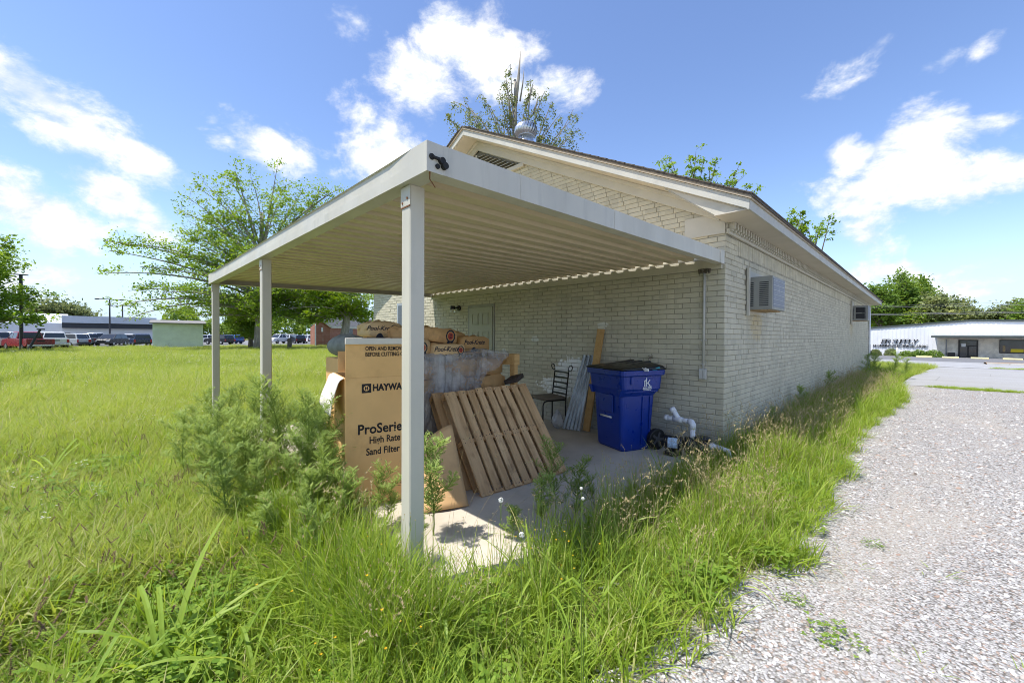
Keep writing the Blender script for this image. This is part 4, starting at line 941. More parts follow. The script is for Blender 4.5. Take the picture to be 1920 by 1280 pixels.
mb.loft(rings+[rrect(.325, .325, .355, 1.03, .05), rrect(.30, .30, .33, .75, .05)]); cart = mb.build('body', BLUE, bin_, smooth=False, bevel=.006)
for c in (-1, 1):   # moulded shoulders under the rim
    mb = MB(); mb.hexa([bp(-.325, c*.29, .70), bp(.05, c*.29, .70), bp(.05, c*.27, .70), bp(-.325, c*.27, .70), bp(-.335, c*.352, .80), bp(-.08, c*.352, .80), bp(-.08, c*.28, .80), bp(-.335, c*.28, .80)]); mb.build('shoulder', BLUE, cart, bevel=.006)
for c0 in (.05, .17): 
    mb = MB(); mb.bar(bp(c0, .2755, .08), bp(c0, .295, .69), .018, .014, up=tuple(cb_)); mb.build('side_rib', BLUE, cart, bevel=.004)
mb = MB(); mb.box((0, 0, 0), (1, 1, 1)); mb.v = [tuple(bp(-.292-.012*p[0]-.0*p[2], -.14+.28*p[1], .48+.22*p[2])) for p in mb.v]; mb.build('lift_plate', BLUE, cart, bevel=.006)
mb = MB(); mb.tube([bp(-.300, -.11, .42), bp(-.300, .11, .42)], .013, 10); mb.build('lift_bar', M('zinc_bar', (.62, .62, .62), .35, .4), bin_, smooth=True)
mb = MB(); mb.box((0, 0, 0), (1, 1, 1)); mb.v = [tuple(bp(-.20+.035*p[0], .358+.010*p[1], .86+.095*p[2])) for p in mb.v]; mb.build('rim_rib', BLUE, cart, bevel=.003)
def lidf(i, j):
    a, c = -.35+.70*i, -.38+.76*j; e = min(i, 1-i, j, 1-j); return bp(a, c, 1.034+.075*min(1, e*5)**.5*(.35+.75*i)+.0)
mb = MB(); mb.grid(lidf, 20, 20); lid = mb.build('lid', BLID, bin_, smooth=True); md = lid.modifiers.new('t', 'SOLIDIFY'); md.thickness = .012; md.offset = 1
mb = MB()
for c in (-.16, .0, .16): mb.hexa([bp(-.22, c-.05, 1.05), bp(.28, c-.05, 1.10), bp(.28, c+.05, 1.10), bp(-.22, c+.05, 1.05), bp(-.20, c-.04, 1.085), bp(.27, c-.04, 1.135), bp(.27, c+.04, 1.135), bp(-.20, c+.04, 1.085)])
mb.build('lid_rib', BLID, lid, bevel=.008)
mb = MB()
for (a, c, s_) in ((.02, .366, .05), (-.02, .370, .03)): mb.obox(bp(a, c, 1.045), (.11, s_*.4, .035), Euler((.3, .2, -th)).to_matrix())
mb.build('white_refuse', M('white_rag', (.72, .73, .74), .7), bin_, bevel=.008)
mb = MB(); mb.obox(bp(.19, .368, 1.043), (.02, .12, .03), Euler((.2, .1, -th)).to_matrix()); mb.build('teal_refuse', M('teal_rag', (.03, .33, .42), .6), bin_, bevel=.006)
for c in (-.31, .31):
    mb = MB(); cc = bp(.262, c, .135); s = 1 if c > 0 else -1
    mb.tube([cc-cb_*.03, cc-cb_*.028, cc+cb_*.028, cc+cb_*.03], [.115, .135, .135, .115], 28); wh = mb.build('wheel', BLID, bin_, smooth=False, bevel=.006)
    mb = MB(); o_ = cb_*(.0315*s)
    for k in range(5):
        t_ = 2*math.pi*k/5; d = ca_*math.cos(t_)+Vector((0, 0, math.sin(t_))); mb.bar(cc+o_+d*.03, cc+o_+d*.095, .03, .006, up=tuple(cb_))
    mb.tube([cc+o_*.9, cc+o_*1.25], [.032, .028], 14); mb.build('wheel_spokes', M('wheel_grey', (.09, .09, .09), .5), wh)
mb = MB(); mb.tube([bp(.262, -.27, .135), bp(.262, .27, .135)], .012, 8); mb.build('axle', BLID, bin_, smooth=True)
mb = MB(); mb.tube([bp(.40, -.25, 1.0), bp(.40, .25, 1.0)], .014, 8); mb.bar(bp(.33, -.25, .97), bp(.41, -.25, 1.0), .03, .02); mb.bar(bp(.33, .25, .97), bp(.41, .25, 1.0), .03, .02); mb.build('handle', BLUE, bin_, bevel=.003)
WHITEP = M('white_print', (.74, .75, .77), .6, var=.03)
lg = MB(); LO = lambda s, z: bp(-.01+s, .3585, .86+z)
def stroke(x0, z0, x1, z1, w):
    d = np.array((x1-x0, z1-z0)); d = d/np.linalg.norm(d); n_ = np.array((-d[1], d[0]))*w/2
    lg.add([LO(x0-n_[0], z0-n_[1]), LO(x1-n_[0], z1-n_[1]), LO(x1+n_[0], z1+n_[1]), LO(x0+n_[0], z0+n_[1])], [(0, 1, 2, 3)])
stroke(.03, -.03, .03, .045, .015); stroke(.055, -.03, .06, .075, .014); stroke(.066, .0, .115, .05, .013); stroke(.078, .012, .118, -.03, .015); stroke(.036, .035, .052, .055, .010)
stroke(-.005, -.064, .145, -.064, .004); stroke(.0, -.032, .145, -.032, .003); lg.build('logo', WHITEP, bin_)
n_ = cb_; write('WALKER', .033, LO(.07, -.060), ca_, (0, 0, 1), WHITEP, bin_, bold=.02, align='CENTER', sx=1.1, name='logo_word'); write('www.rkwalker.com', .016, LO(.07, -.083), ca_, (0, 0, 1), WHITEP, bin_, bold=.02, align='CENTER', name='logo_line')

# ---- pool pump with white pipework
PVC = M('white_pvc_pipe', (.70, .71, .73), .35, var=.05, scale=6, dirt=(.52, .50, .46), dscale=5)
pump = thing('pool_pump', 'black pool pump with white pipes on the slab by the wall corner', 'pump', (-.38, -.40, 0))
mb = MB(); mb.tube([(-.62, -.47, .155), (-.60, -.46, .155), (-.42, -.41, .155), (-.40, -.40, .155)], [.07, .085, .085, .06], 18); mo = mb.build('motor', BLID, pump, smooth=True)
mb = MB(); mb.box((-.60, -.52, .004), (-.44, -.36, .05)); mb.box((-.55, -.47, .05), (-.49, -.41, .09)); mb.build('motor_foot', BLID, pump, bevel=.005)
lb = M('label_blue', (.40, .52, .66), .5, var=.35, scale=60); mb = MB(); mb.grid(lambda i, j: Vector((-.57+.11*i, -.452+.03*i, .155))+Vector((.04, -.12, 0)).normalized()*(.0885*math.cos((j-.5)*1.5+.15))+Vector((0, 0, .0885*math.sin((j-.5)*1.5+.15))), 2, 8); mb.build('data_label', lb, pump, smooth=True)
mb = MB(); mb.tube([(-.39, -.40, .15), (-.30, -.37, .15)], [.10, .10], 20); mb.tube([(-.30, -.37, .04), (-.30, -.37, .20), (-.30, -.37, .23)], [.07, .075, .05], 16); mb.build('pump_housing', BLID, pump, smooth=True)
mb = MB(); mb.tube([(-.20, -.345, .01), (-.20, -.345, .235)], [.085, .085], 20); mb.tube([(-.20, -.345, .235), (-.20, -.345, .265)], [.095, .09], 20); mb.build('strainer_pot', BLID, pump, smooth=True)
mb = MB(); mb.tube([(-.305, -.375, .25), (-.305, -.375, .40)], .030, 14); mb.tube([(-.305, -.375, .40), (-.305, -.372, .45), (-.325, -.362, .478), (-.36, -.35, .482)], [.037, .037, .037, .037], 14); mb.tube([(-.36, -.35, .482), (-.46, -.33, .478)], .030, 14); mb.tube([(-.44, -.334, .478), (-.49, -.322, .478), (-.57, -.305, .476)], .037, 14); mb.tube([(-.57, -.305, .476), (-.67, -.285, .474)], .030, 14); mb.tube([(-.65, -.289, .474), (-.69, -.281, .474)], .036, 14); mb.build('outlet_pipe', PVC, pump, smooth=True)
mb = MB(); mb.tube([(-.49, -.322, .478), (-.545, -.31, .54), (-.58, -.30, .585)], .031, 14); mb.tube([(-.565, -.305, .565), (-.60, -.297, .605)], .037, 14); mb.build('wye_branch', PVC, pump, smooth=True)
mb = MB(); mb.tube([(-.20, -.345, .17), (-.06, -.31, .165)], .030, 14); mb.tube([(-.13, -.33, .167), (-.08, -.315, .166)], .038, 14); mb.tube([(-.06, -.31, .165), (.06, -.28, .14), (.09, -.27, -.05)], .030, 14); mb.build('inlet_pipe', PVC, pump, smooth=True)

pump.location = Vector(pump.location)+Vector((.10, -.06, 0))
for c_ in pump.children:
    if c_.name.split('.')[0] in ('outlet_pipe', 'wye_branch'): c_.location.z -= .055
# ---- fittings on the walls
el = thing('electrical_conduit', 'grey conduit with outlet box running down the wall near the corner', 'conduit', (-.243, -.02, .9))
mb = MB(); mb.tube([(-.243, -.022, 1.04), (-.243, -.022, 2.29)], .0165, 10); mb.build('pipe', M('conduit_paint', (.46, .455, .41), .6), el, smooth=True)
mb = MB(); mb.box((-.285, -.062, .915), (-.200, -.006, 1.045)); mb.build('outlet_box', M('outlet_paint', (.46, .455, .42), .6, dirt=(.32, .28, .22), dscale=9), el, bevel=.006)
mb = MB(); mb.box((-.235, -.071, .922), (-.205, -.0625, 1.038)); mb.box((-.280, -.071, .922), (-.243, -.0625, 1.038)); mb.build('outlet_cover', M('outlet_paint', (0, 0, 0)), el, bevel=.003)
mb = MB(); mb.tube([(-.243, -.022, .99+.11), (-.243, -.03, 1.11)], [.022, .022], 8); mb.box((-.275, -.03, 1.40), (-.211, -.006, 1.425)); mb.build('strap', M('conduit_paint', (0, 0, 0)), el)
mb = MB()
for k in range(7): mb.tube([(-.30+.02*k, -.03-.01*(k % 3), 2.26+.012*(k % 2)), (-.29+.02*k, -.05, 2.315)], [.012, .02], 7)
o = mb.build('wasp_nest', M('nest_grey', (.10, .085, .065), .95, var=.4, scale=40, bump=.8)); setp(o, 'dark clump of mud nests above the conduit under the carport', 'nest')
sp = thing('hose_tap', 'small metal hose tap sticking out of the wall above the cart', 'tap', (-.951, -.03, 1.155))
mb = MB(); mb.tube([(-.951, -.006, 1.16), (-.951, -.05, 1.16), (-.951, -.075, 1.14), (-.951, -.08, 1.11)], [.014, .013, .013, .016], 10); mb.build('spout', M('tap_brass', (.30, .28, .23), .45, .7), sp, smooth=True)
mb = MB(); mb.tube([(-.951, -.05, 1.175), (-.951, -.05, 1.195)], [.032, .032], 10); mb.build('tap_wheel', M('tap_brass', (0, 0, 0)), sp)
wl_ = thing('wall_lamp', 'black wall lamp with clear glass left of the back door', 'lamp', (-5.49, -.02, 2.05))
mb = MB(); mb.tube([(-5.40, -.006, 2.055), (-5.40, -.03, 2.055)], [.06, .06], 16); mb.tube([(-5.40, -.03, 2.06), (-5.44, -.12, 2.06), (-5.44, -.15, 2.05)], [.018, .018, .03], 8); mb.tube([(-5.44, -.15, 2.10), (-5.44, -.15, 2.03)], [.05, .06], 14); mb.build('bracket', BLID, wl_, smooth=True)
tg = NT('lamp_glass'); tg.finish((.8, .82, .75), .1); tg.bsdf.inputs['Transmission Weight'].default_value = .8; mb = MB(); mb.tube([(-5.44, -.15, 2.028), (-5.44, -.15, 1.93)], [.055, .045], 14); mb.build('glass', tg.m, wl_, smooth=True)

# ---- window air conditioners in the side wall
ACM = M('ac_case', (.25, .25, .225), .5, var=.05, scale=4, dirt=(.19, .185, .16), dscale=3); ACD = M('ac_dark', (.022, .022, .024), .6)
t = NT('condenser_fins'); br2 = t.node('ShaderNodeTexWave'); br2.bands_direction = 'Y'; t.l.new(t.position(), br2.inputs[0]); br2.inputs['Scale'].default_value = 60; c = t.mix(br2.outputs['Color'], (.13, .14, .17), (.24, .25, .30)); c = t.mix(t.remap(t.noise(7, 6, .7), .5, .75), c, (.33, .33, .36)); FINS = t.finish(c, .5, .4)
def aircon(label, y0, y1, z0, z1, dep, front_grille):
    ac = thing('air_conditioner', label, 'air conditioner', (.05, (y0+y1)/2, z0))
    mb = MB(); mb.box((.014, y0, z0), (dep, y1, z1)); cs = mb.build('casing', ACM, ac, bevel=.006)
    n = int((z1-z0-.10)/.026)
    for x0_, x1_ in ((.035, .075), (dep-.155, dep-.045)) if dep > .25 else ((.05, dep-.05),):
        for k in range(n):
            mb = MB(); z = z0+.05+k*.026; mb.box((x0_, y0-.0015, z), (x1_, y0+.001, z+.013)); mb.build('louvre_slot', ACD, cs)
    mb = MB(); mb.box((dep+.0005, y0+.03, z0+.035), (dep+.004, y1-.03, z1-.03)); mb.build('condenser_coil', FINS, ac)
    if front_grille: 
        for k in range(6): mb = MB(); z = z0+.07+k*(z1-z0-.13)/5; mb.box((dep+.0045, y0+.03, z), (dep+.008, y1-.03, z+.004)); mb.build('guard_wire', M('guard', (.45, .45, .46), .4, .5), ac)
    mb = MB(); mb.box((.02, y0+.01, z0-.012), (dep-.05, y1-.01, z0-.0005)); mb.build('drip_pan', M('rusty_pan', (.34, .23, .12), .8, var=.3, scale=14), ac)
    return ac
aircon('large grey window air conditioner high on the near end of the side wall', 0.89, 1.56, 1.83, 2.28, .30, True)
a2 = aircon('smaller grey air conditioner high at the far end of the side wall', 11.80, 12.36, 2.02, 2.50, .42, False)
mb = MB()
for z0_, z1_ in ((2.08, 2.24), (2.27, 2.44)): mb.box((.12, 11.797, z0_), (.34, 11.7992, z1_))
mb.build('dark_opening', ACD, a2)
# ------------------------------------------------------------------ cars across the field
TYRE = M('tyre', (.02, .02, .021), .9); RIM = M('rim', (.45, .45, .46), .35, .7); CGLASS = M('car_glass', (.02, .025, .03), .08, spec=.8, var=.05); LAMPR = M('tail_lamp', (.35, .01, .012), .25, spec=.6); LAMPW = M('head_lamp', (.75, .76, .78), .2, spec=.7); CHROME = M('bumper_chrome', (.55, .55, .56), .25, .8); PLASTIC = M('car_trim_black', (.025, .025, .026), .6)
def paint(n, c): return M('car_paint_'+n, c, .28, spec=.6, var=.03)
PAINT = dict(white=paint('white', (.74, .75, .76)), red=paint('red', (.24, .012, .02)), black=paint('black', (.012, .013, .015)), navy=paint('navy', (.018, .03, .075)), silver=paint('silver', (.44, .45, .46)), grey=paint('grey', (.13, .135, .14)), blue=paint('blue', (.03, .11, .38)))
PROF = {   # side outlines: lower body (x forward, z), cabin, length, width
 'pickup': dict(L=5.8, Wd=2.0, body=[(-2.9, .55), (-2.9, 1.18), (-.55, 1.20), (-.55, 1.26), (1.25, 1.22), (2.55, 1.12), (2.85, .95), (2.9, .5), (2.6, .42), (-2.6, .42)], cab=[(-.62, 1.18), (-.50, 1.86), (-.2, 1.93), (.75, 1.90), (1.62, 1.22)], wz=.40),
 'suv': dict(L=4.8, Wd=1.95, body=[(-2.4, .5), (-2.42, 1.05), (1.0, 1.10), (2.1, 1.02), (2.38, .82), (2.4, .45), (2.1, .36), (-2.2, .36)], cab=[(-2.36, 1.04), (-2.12, 1.66), (-1.7, 1.77), (.35, 1.72), (1.35, 1.09)], wz=.36),
 'sedan': dict(L=4.7, Wd=1.83, body=[(-2.35, .45), (-2.36, .98), (-1.5, 1.03), (1.0, .98), (2.1, .84), (2.34, .66), (2.35, .38), (2.0, .30), (-2.1, .30)], cab=[(-1.75, 1.0), (-1.05, 1.40), (-.5, 1.46), (.25, 1.43), (1.22, .97)], wz=.32)}
def vehicle(kind, col, loc, head, label, group='vehicles parked across the field', lamp_sign=1):
    p = PROF[kind]; W2 = p['Wd']/2; root = thing(kind if kind != 'suv' else 'parked_car', label, 'pickup truck' if kind == 'pickup' else 'car', tuple(loc), head, group); WLOC[root.name] = None
    pm_ = PAINT[col]; mb = MB(); n = len(p['body'])
    mb.loft([[(x*.99, w, z) for x, z in p['body']] for w in (-W2+.06, )]+[[(x, w, z) for x, z in p['body']] for w in (-W2, W2)]+[[(x*.99, W2-.0+.0, z) for x, z in p['body']]]) if False else mb.loft([[(x, w, z) for x, z in p['body']] for w in (-W2, W2)])
    mb.build('body', pm_, root, bevel=.05, local=True)
    cab = p['cab']; zt = max(z for x, z in cab); mb = MB(); zb = cab[0][1]
    def inw(z): return W2-.04-.20*(z-zb)/(zt-zb)
    mb.loft([[(x, -inw(z), z) for x, z in cab], [(x, inw(z), z) for x, z in cab]]); mb.build('cabin', pm_, root, bevel=.03, local=True)
    xs = [x for x, z in cab]; 
    def xat(z, front):
        pts = cab if not front else cab[::-1]
        for (x0, z0), (x1, z1) in zip(pts, pts[1:]):
            if z0 <= z <= z1: return x0+(x1-x0)*(z-z0)/(z1-z0+1e-6)
        return pts[1][0]
    z0, z1 = zb+.07, zt-.12
    for s in (-1, 1):
        r0, r1, f0, f1 = xat(z0, 0)+.14, xat(z1, 0)+.10, xat(z0, 1)-.16, xat(z1, 1)-.10; md_ = (r0+f0)/2-.05
        for a0, a1, b0, b1 in ((r0, md_-.04, r1, md_-.04), (md_+.04, f0, md_+.04, f1)):
            mb = MB(); q = [(a0, s*(inw(z0)+.001), z0), (a1, s*(inw(z0)+.001), z0), (b1, s*(inw(z1)+.001), z1), (b0, s*(inw(z1)+.001), z1)]; mb.extrude(q, (0, s*.012, 0)); mb.build('side_window', CGLASS, root, local=True)
    for front in (0, 1):
        a, b = xat(z0, front), xat(z1, front); e = .012*(1 if front else -1); mb = MB(); q = [(a, -inw(z0)+.10, z0), (a, inw(z0)-.10, z0), (b, inw(z1)-.08, z1), (b, -inw(z1)+.08, z1)]; mb.extrude(q, (e, 0, .006)); mb.build('windscreen' if front else 'rear_window', CGLASS, root, local=True)
    wx = p['L']*.31
    for sx in (-1, 1):
        for s in (-1, 1):
            mb = MB(); c = Vector((sx*wx, s*(W2-.12), p['wz'])); mb.tube([c-Vector((0, .11, 0)), c-Vector((0, .09, 0)), c+Vector((0, .09, 0)), c+Vector((0, .13, 0))], [p['wz']*.85, p['wz'], p['wz'], p['wz']*.85], 18); wh = mb.build('wheel', TYRE, root, local=True)
            mb = MB(); mb.tube([c+Vector((0, s*.128, 0)), c+Vector((0, s*.142, 0))], [p['wz']*.62, p['wz']*.5], 12); mb.build('rim', RIM, wh, local=True)
    xr, xf = p['body'][0][0], max(x for x, z in p['body']); zl = p['body'][1][1]-.24
    for s in (-1, 1):
        mb = MB(); mb.box((xr-.02, s*(W2-.11)-.10, zl-.22), (xr+.03, s*(W2-.11)+.10, zl+.16)); mb.build('tail_lamp', LAMPR, root, local=True)
        mb = MB(); mb.box((xf-.20, s*(W2-.28)-.20, .68), (xf+.012, s*(W2-.28)+.20, .85)); mb.build('headlamp', LAMPW, root, local=True)
    mb = MB(); mb.box((xr-.10, -W2+.06, .45), (xr+.02, W2-.06, .62)); mb.build('rear_bumper', CHROME if kind == 'pickup' else PLASTIC, root, local=True, bevel=.02)
    mb = MB(); mb.box((xf-.03, -.5, .55), (xf+.015, .5, .84)); mb.box((xf-.04, -W2+.06, .36), (xf+.05, W2-.06, .50)); g = mb.build('front_bumper', PLASTIC, root, local=True, bevel=.015); g['kind'] = 'stuff'
    if kind == 'pickup':
        mb = MB(); mb.box((-2.80, -W2+.10, 1.181), (-.72, W2-.10, 1.186)); mb.build('load_bed', PLASTIC, root, local=True)
        mb = MB(); mb.box((-2.912, -.28, .92), (-2.9005, .28, 1.02)); mb.build('tailgate_handle', PLASTIC, root, local=True)
    return root
def face(u): 
    d = ray(u, 630); return math.atan2(d[1], d[0])                    # heading straight away from the viewer
CARS = [ # kind, colour, bearing u, range, heading relative to "away", label
 ('pickup', 'white', -6, 70, 2.2, 'white pickup truck cut by the left border of the photo'),
 ('pickup', 'white', 16, 72, 2.5, 'white pickup truck nose towards the camera left of the red one'),
 ('suv', 'red', 12, 92, 1.2, 'red car behind the leftmost white trucks'),
 ('pickup', 'red', 52, 66, .30, 'dark red pickup truck showing its tailgate behind the leaning pole'),
 ('pickup', 'white', 44, 90, 1.5, 'white pickup truck behind the dark red one'),
 ('pickup', 'white', 84, 74, .35, 'white pickup truck with red tail lamp beside the dark red one'),
 ('suv', 'red', 79, 96, .2, 'small red car glimpsed between two white pickup trucks'),
 ('pickup', 'white', 102, 72, .05, 'white pickup truck seen square from behind with dark badge on its tailgate'),
 ('suv', 'silver', 118, 82, .9, 'silver car just right of the square white tailgate'),
 ('suv', 'black', 124, 96, .1, 'black car behind the silver one'),
 ('pickup', 'grey', 131, 84, 1.2, 'low grey truck in front of the dealership'),
 ('suv', 'white', 138, 96, .1, 'white car far behind the grey truck'),
 ('suv', 'white', 150, 84, .05, 'white car showing its rear window right of the grey truck'),
 ('suv', 'black', 161, 92, .2, 'black car between the white rear and the white crew cab'),
 ('pickup', 'white', 181, 92, 2.05, 'white crew cab truck with dark side windows turned to the right'),
 ('suv', 'black', 209, 84, 2.7, 'glossy black car right of the white crew cab'),
 ('suv', 'white', 234, 90, .15, 'white car between the black car and the navy one'),
 ('sedan', 'black', 248, 97, .1, 'black car behind the navy one'),
 ('suv', 'navy', 263, 80, .12, 'dark navy car nearest the green shed'),
 ('suv', 'white', 383, 96, 1.5, 'white car seen past the right side of the shed'),
 ('suv', 'black', 411, 90, .7, 'black car between the two left carport posts'),
 ('sedan', 'silver', 424, 100, 1.0, 'silver car beside the black one between the posts'),
 ('suv', 'blue', 433, 94, .6, 'blue car between the two left carport posts'),
 ('pickup', 'white', 526, 96, 2.4, 'white pickup truck right of the middle post'),
 ('pickup', 'white', 547, 104, .6, 'white pickup truck behind the one right of the middle post'),
 ('suv', 'black', 556, 94, .35, 'black car between the middle post and the brick house'),
 ('suv', 'white', 574, 100, .5, 'white car nearest the brick house')]
for kd, colr, u, r, hd, lab in CARS:
    q = far(u, r); vehicle(kd, colr, (q[0], q[1], q[2]+.02), face(u)+hd, lab)
# ------------------------------------------------------------------ buildings across the field
SIDING = M('white_metal_siding', (.66, .68, .70), .5, var=.04, scale=.6); DKBAND = M('dark_fascia_panel', (.035, .04, .055), .4, var=.1, scale=.4); PALEBAND = M('pale_fascia_panel', (.52, .56, .62), .4, var=.04, scale=.3)
def wall_between(pa, pb, z0, z1, th, mat, nm, parent, **k):
    mb = MB(); d = Vector((pb[0]-pa[0], pb[1]-pa[1], 0)).normalized(); n = Vector((-d.y, d.x, 0))*th
    mb.extrude([(pa[0], pa[1], z0), (pb[0], pb[1], z0), (pb[0], pb[1], z1), (pa[0], pa[1], z1)], n); return mb.build(nm, mat, parent, **k)
def lerp2(a, b, t): return (a[0]+(b[0]-a[0])*t, a[1]+(b[1]-a[1])*t)
R_ = 118.; zt_ = zat(200, 598, R_); a, m1, b = far(-90, R_), far(128, R_), far(283, R_)
dl = thing('car_dealership', 'long white car dealership with dark fascia band behind the parked vehicles', 'building', tuple(m1), group='buildings across the field')
out = Vector((CAM_LOC[0]-m1[0], CAM_LOC[1]-m1[1], 0)).normalized()
wall_between(a, m1, -.4, zat(60, 606, R_), -8, SIDING, 'low_wing', dl)
nr = 60; ribs = MB()
for k in range(nr):
    q = lerp2(a, m1, (k+.5)/nr); ribs.box((q[0]-.08+out.x*.05, q[1]-.08+out.y*.05, -.3), (q[0]+.08+out.x*.05, q[1]+.08+out.y*.05, zat(60, 608, R_)))
rb_ = ribs.build('siding_rib', SIDING, dl, kind='stuff')
roofm = M('metal_roof_white', (.72, .74, .76), .4, .2, var=.03); mb = MB(); zw = zat(60, 606, R_)
mb.add([(a[0]+out.x*.4, a[1]+out.y*.4, zw), (m1[0]+out.x*.4, m1[1]+out.y*.4, zw), (m1[0]-out.x*9, m1[1]-out.y*9, zw+2.2), (a[0]-out.x*9, a[1]-out.y*9, zw+2.2)], [(0, 1, 2, 3)]); mb.build('roof', roofm, dl)
wall_between(m1, b, -.4, zat(200, 617, R_), -14, SIDING, 'showroom_wall', dl)
o2 = out*.6; m1b, bb = (m1[0]+o2.x, m1[1]+o2.y), (b[0]+o2.x, b[1]+o2.y)
wall_between(m1b, bb, zat(200, 609, R_)+.0, zt_, -14.6, PALEBAND, 'upper_fascia', dl); wall_between((m1b[0]+out.x*.15, m1b[1]+out.y*.15), (bb[0]+out.x*.15, bb[1]+out.y*.15), zat(200, 617, R_), zat(200, 609, R_)-.01, -14, DKBAND, 'dark_fascia', dl)
pt, pt2 = lerp2(m1, b, .93), lerp2(m1, b, 1.0); wall_between((pt[0]+out.x*.9, pt[1]+out.y*.9), (pt2[0]+out.x*.9, pt2[1]+out.y*.9), -.3, zat(275, 608, R_), -.6, DKBAND, 'entry_portal', dl)
for t0, t1, dark in ((.36, .44, 1), (.50, .60, 1), (.62, .72, 1), (.74, .82, 1)):
    p0, p1 = lerp2(m1, b, t0), lerp2(m1, b, t1); wn_ = wall_between((p0[0]+out.x*.02, p0[1]+out.y*.02), (p1[0]+out.x*.02, p1[1]+out.y*.02), -.2, zat(200, 618.5, R_), .1, M('frame_white', (.7, .7, .7), .5), 'window', dl)
    wall_between(lerp2((p0[0]+out.x*.08, p0[1]+out.y*.08), (p1[0]+out.x*.08, p1[1]+out.y*.08), .06), lerp2((p0[0]+out.x*.08, p0[1]+out.y*.08), (p1[0]+out.x*.08, p1[1]+out.y*.08), .94), .0, zat(200, 619.5, R_), .05, M('showroom_glass', (.06, .085, .08), .1, spec=.8), 'pane', wn_)
POLE = M('dark_pole', (.05, .05, .055), .6)
for u, v, r, lab in ((40, 515, 64, 'tall dark pole rising through the leftmost tree'), (206, 561, 100, 'left of the two tall lamp posts before the dealership'), (230, 573, 106, 'right lamp post, shorter, half lost in the big tree')):
    q = far(u, r); lp_ = thing('lamp_post', lab, 'lamp post', tuple(q)); z1 = zat(u, v, r); mb = MB(); mb.tube([(q[0], q[1], q[2]), (q[0], q[1], z1)], [.14 if r > 80 else .15, .10 if r > 80 else .13], 8); mb.build('pole', POLE, lp_)
    d = ray(u, 630); s = Vector((d[1], -d[0], 0)).normalized(); mb = MB(); w = 1.9 if r > 80 else .5
    mb.bar(Vector((q[0], q[1], z1))-s*w, Vector((q[0], q[1], z1))+s*w, .10, .10); mb.build('crossarm', POLE, lp_)
    if r > 80:
        for sg in (-1, 1): mb = MB(); mb.obox(Vector((q[0], q[1], z1-.06))+s*w*sg*.8, (.6, .5, .16)); mb.build('lamp_head', POLE, lp_)
q = far(51, 62); lp_ = thing('leaning_pole', 'short dark pole leaning right in front of the red pickup truck', 'pole', tuple(q)); d = ray(51, 630); s = Vector((d[1], -d[0], 0)).normalized(); z1 = zat(59, 617, 62)
mb = MB(); tp_ = Vector((q[0], q[1], z1))+s*.85; mb.tube([(q[0], q[1], q[2]), tp_], [.10, .09], 8); mb.build('pole', POLE, lp_); mb = MB(); mb.bar(tp_-s*.25, tp_+s*.3, .1, .12); mb.build('crossarm', POLE, lp_)
# green shed
SHEDM = M('pale_green_boards', (.66, .75, .67), .7, var=.07, scale=1.2, dirt=(.52, .62, .55), dscale=.8)
sA, sB = far(286, 70), far(381, 70); sd = thing('green_shed', 'pale green clapboard shed standing in the field', 'shed', tuple((sA+sB)/2), group='buildings across the field'); dv = Vector((sB[0]-sA[0], sB[1]-sA[1], 0)); L_ = dv.length; dv.normalize(); nv_ = Vector((dv.y, -dv.x, 0))
if nv_.dot(Vector((CAM_LOC[0]-sA[0], CAM_LOC[1]-sA[1], 0))) < 0: nv_ = -nv_
zs0, zs1 = float(sA[2])-.2, zat(330, 607, 70)
wall_between(sA, sB, zs0, zs1, 5*(1 if Vector((-dv.y, dv.x, 0)).dot(nv_) < 0 else -1), SHEDM, 'wall', sd)
nb = 11; bh = (zs1-zs0)/nb
for k in range(nb):
    mb = MB(); c_ = Vector((sA[0], sA[1], 0)); z = zs0+k*bh; mb.hexa([c_+nv_*.005+Vector((0, 0, z)), c_+dv*L_+nv_*.005+Vector((0, 0, z)), c_+dv*L_+nv_*.06+Vector((0, 0, z)), c_+nv_*.06+Vector((0, 0, z)), c_+nv_*.005+Vector((0, 0, z+bh-.01)), c_+dv*L_+nv_*.005+Vector((0, 0, z+bh-.01)), c_+dv*L_+nv_*.02+Vector((0, 0, z+bh-.01)), c_+nv_*.02+Vector((0, 0, z+bh-.01))]); mb.build('board', SHEDM, sd)
GREYROOF = M('grey_shingle', (.22, .21, .20), .9, var=.12, scale=3, bump=.4, bscale=12)
mb = MB(); c_ = Vector((sA[0], sA[1], zs1)); mb.hexa([c_+nv_*.4-dv*.3, c_+nv_*.4+dv*(L_+.3), c_-nv_*2.5+dv*(L_+.3)+Vector((0, 0, .42)), c_-nv_*2.5-dv*.3+Vector((0, 0, .42)), c_+nv_*.4-dv*.3+Vector((0, 0, .12)), c_+nv_*.4+dv*(L_+.3)+Vector((0, 0, .12)), c_-nv_*2.5+dv*(L_+.3)+Vector((0, 0, .54)), c_-nv_*2.5-dv*.3+Vector((0, 0, .54))]); mb.build('roof', GREYROOF, sd)
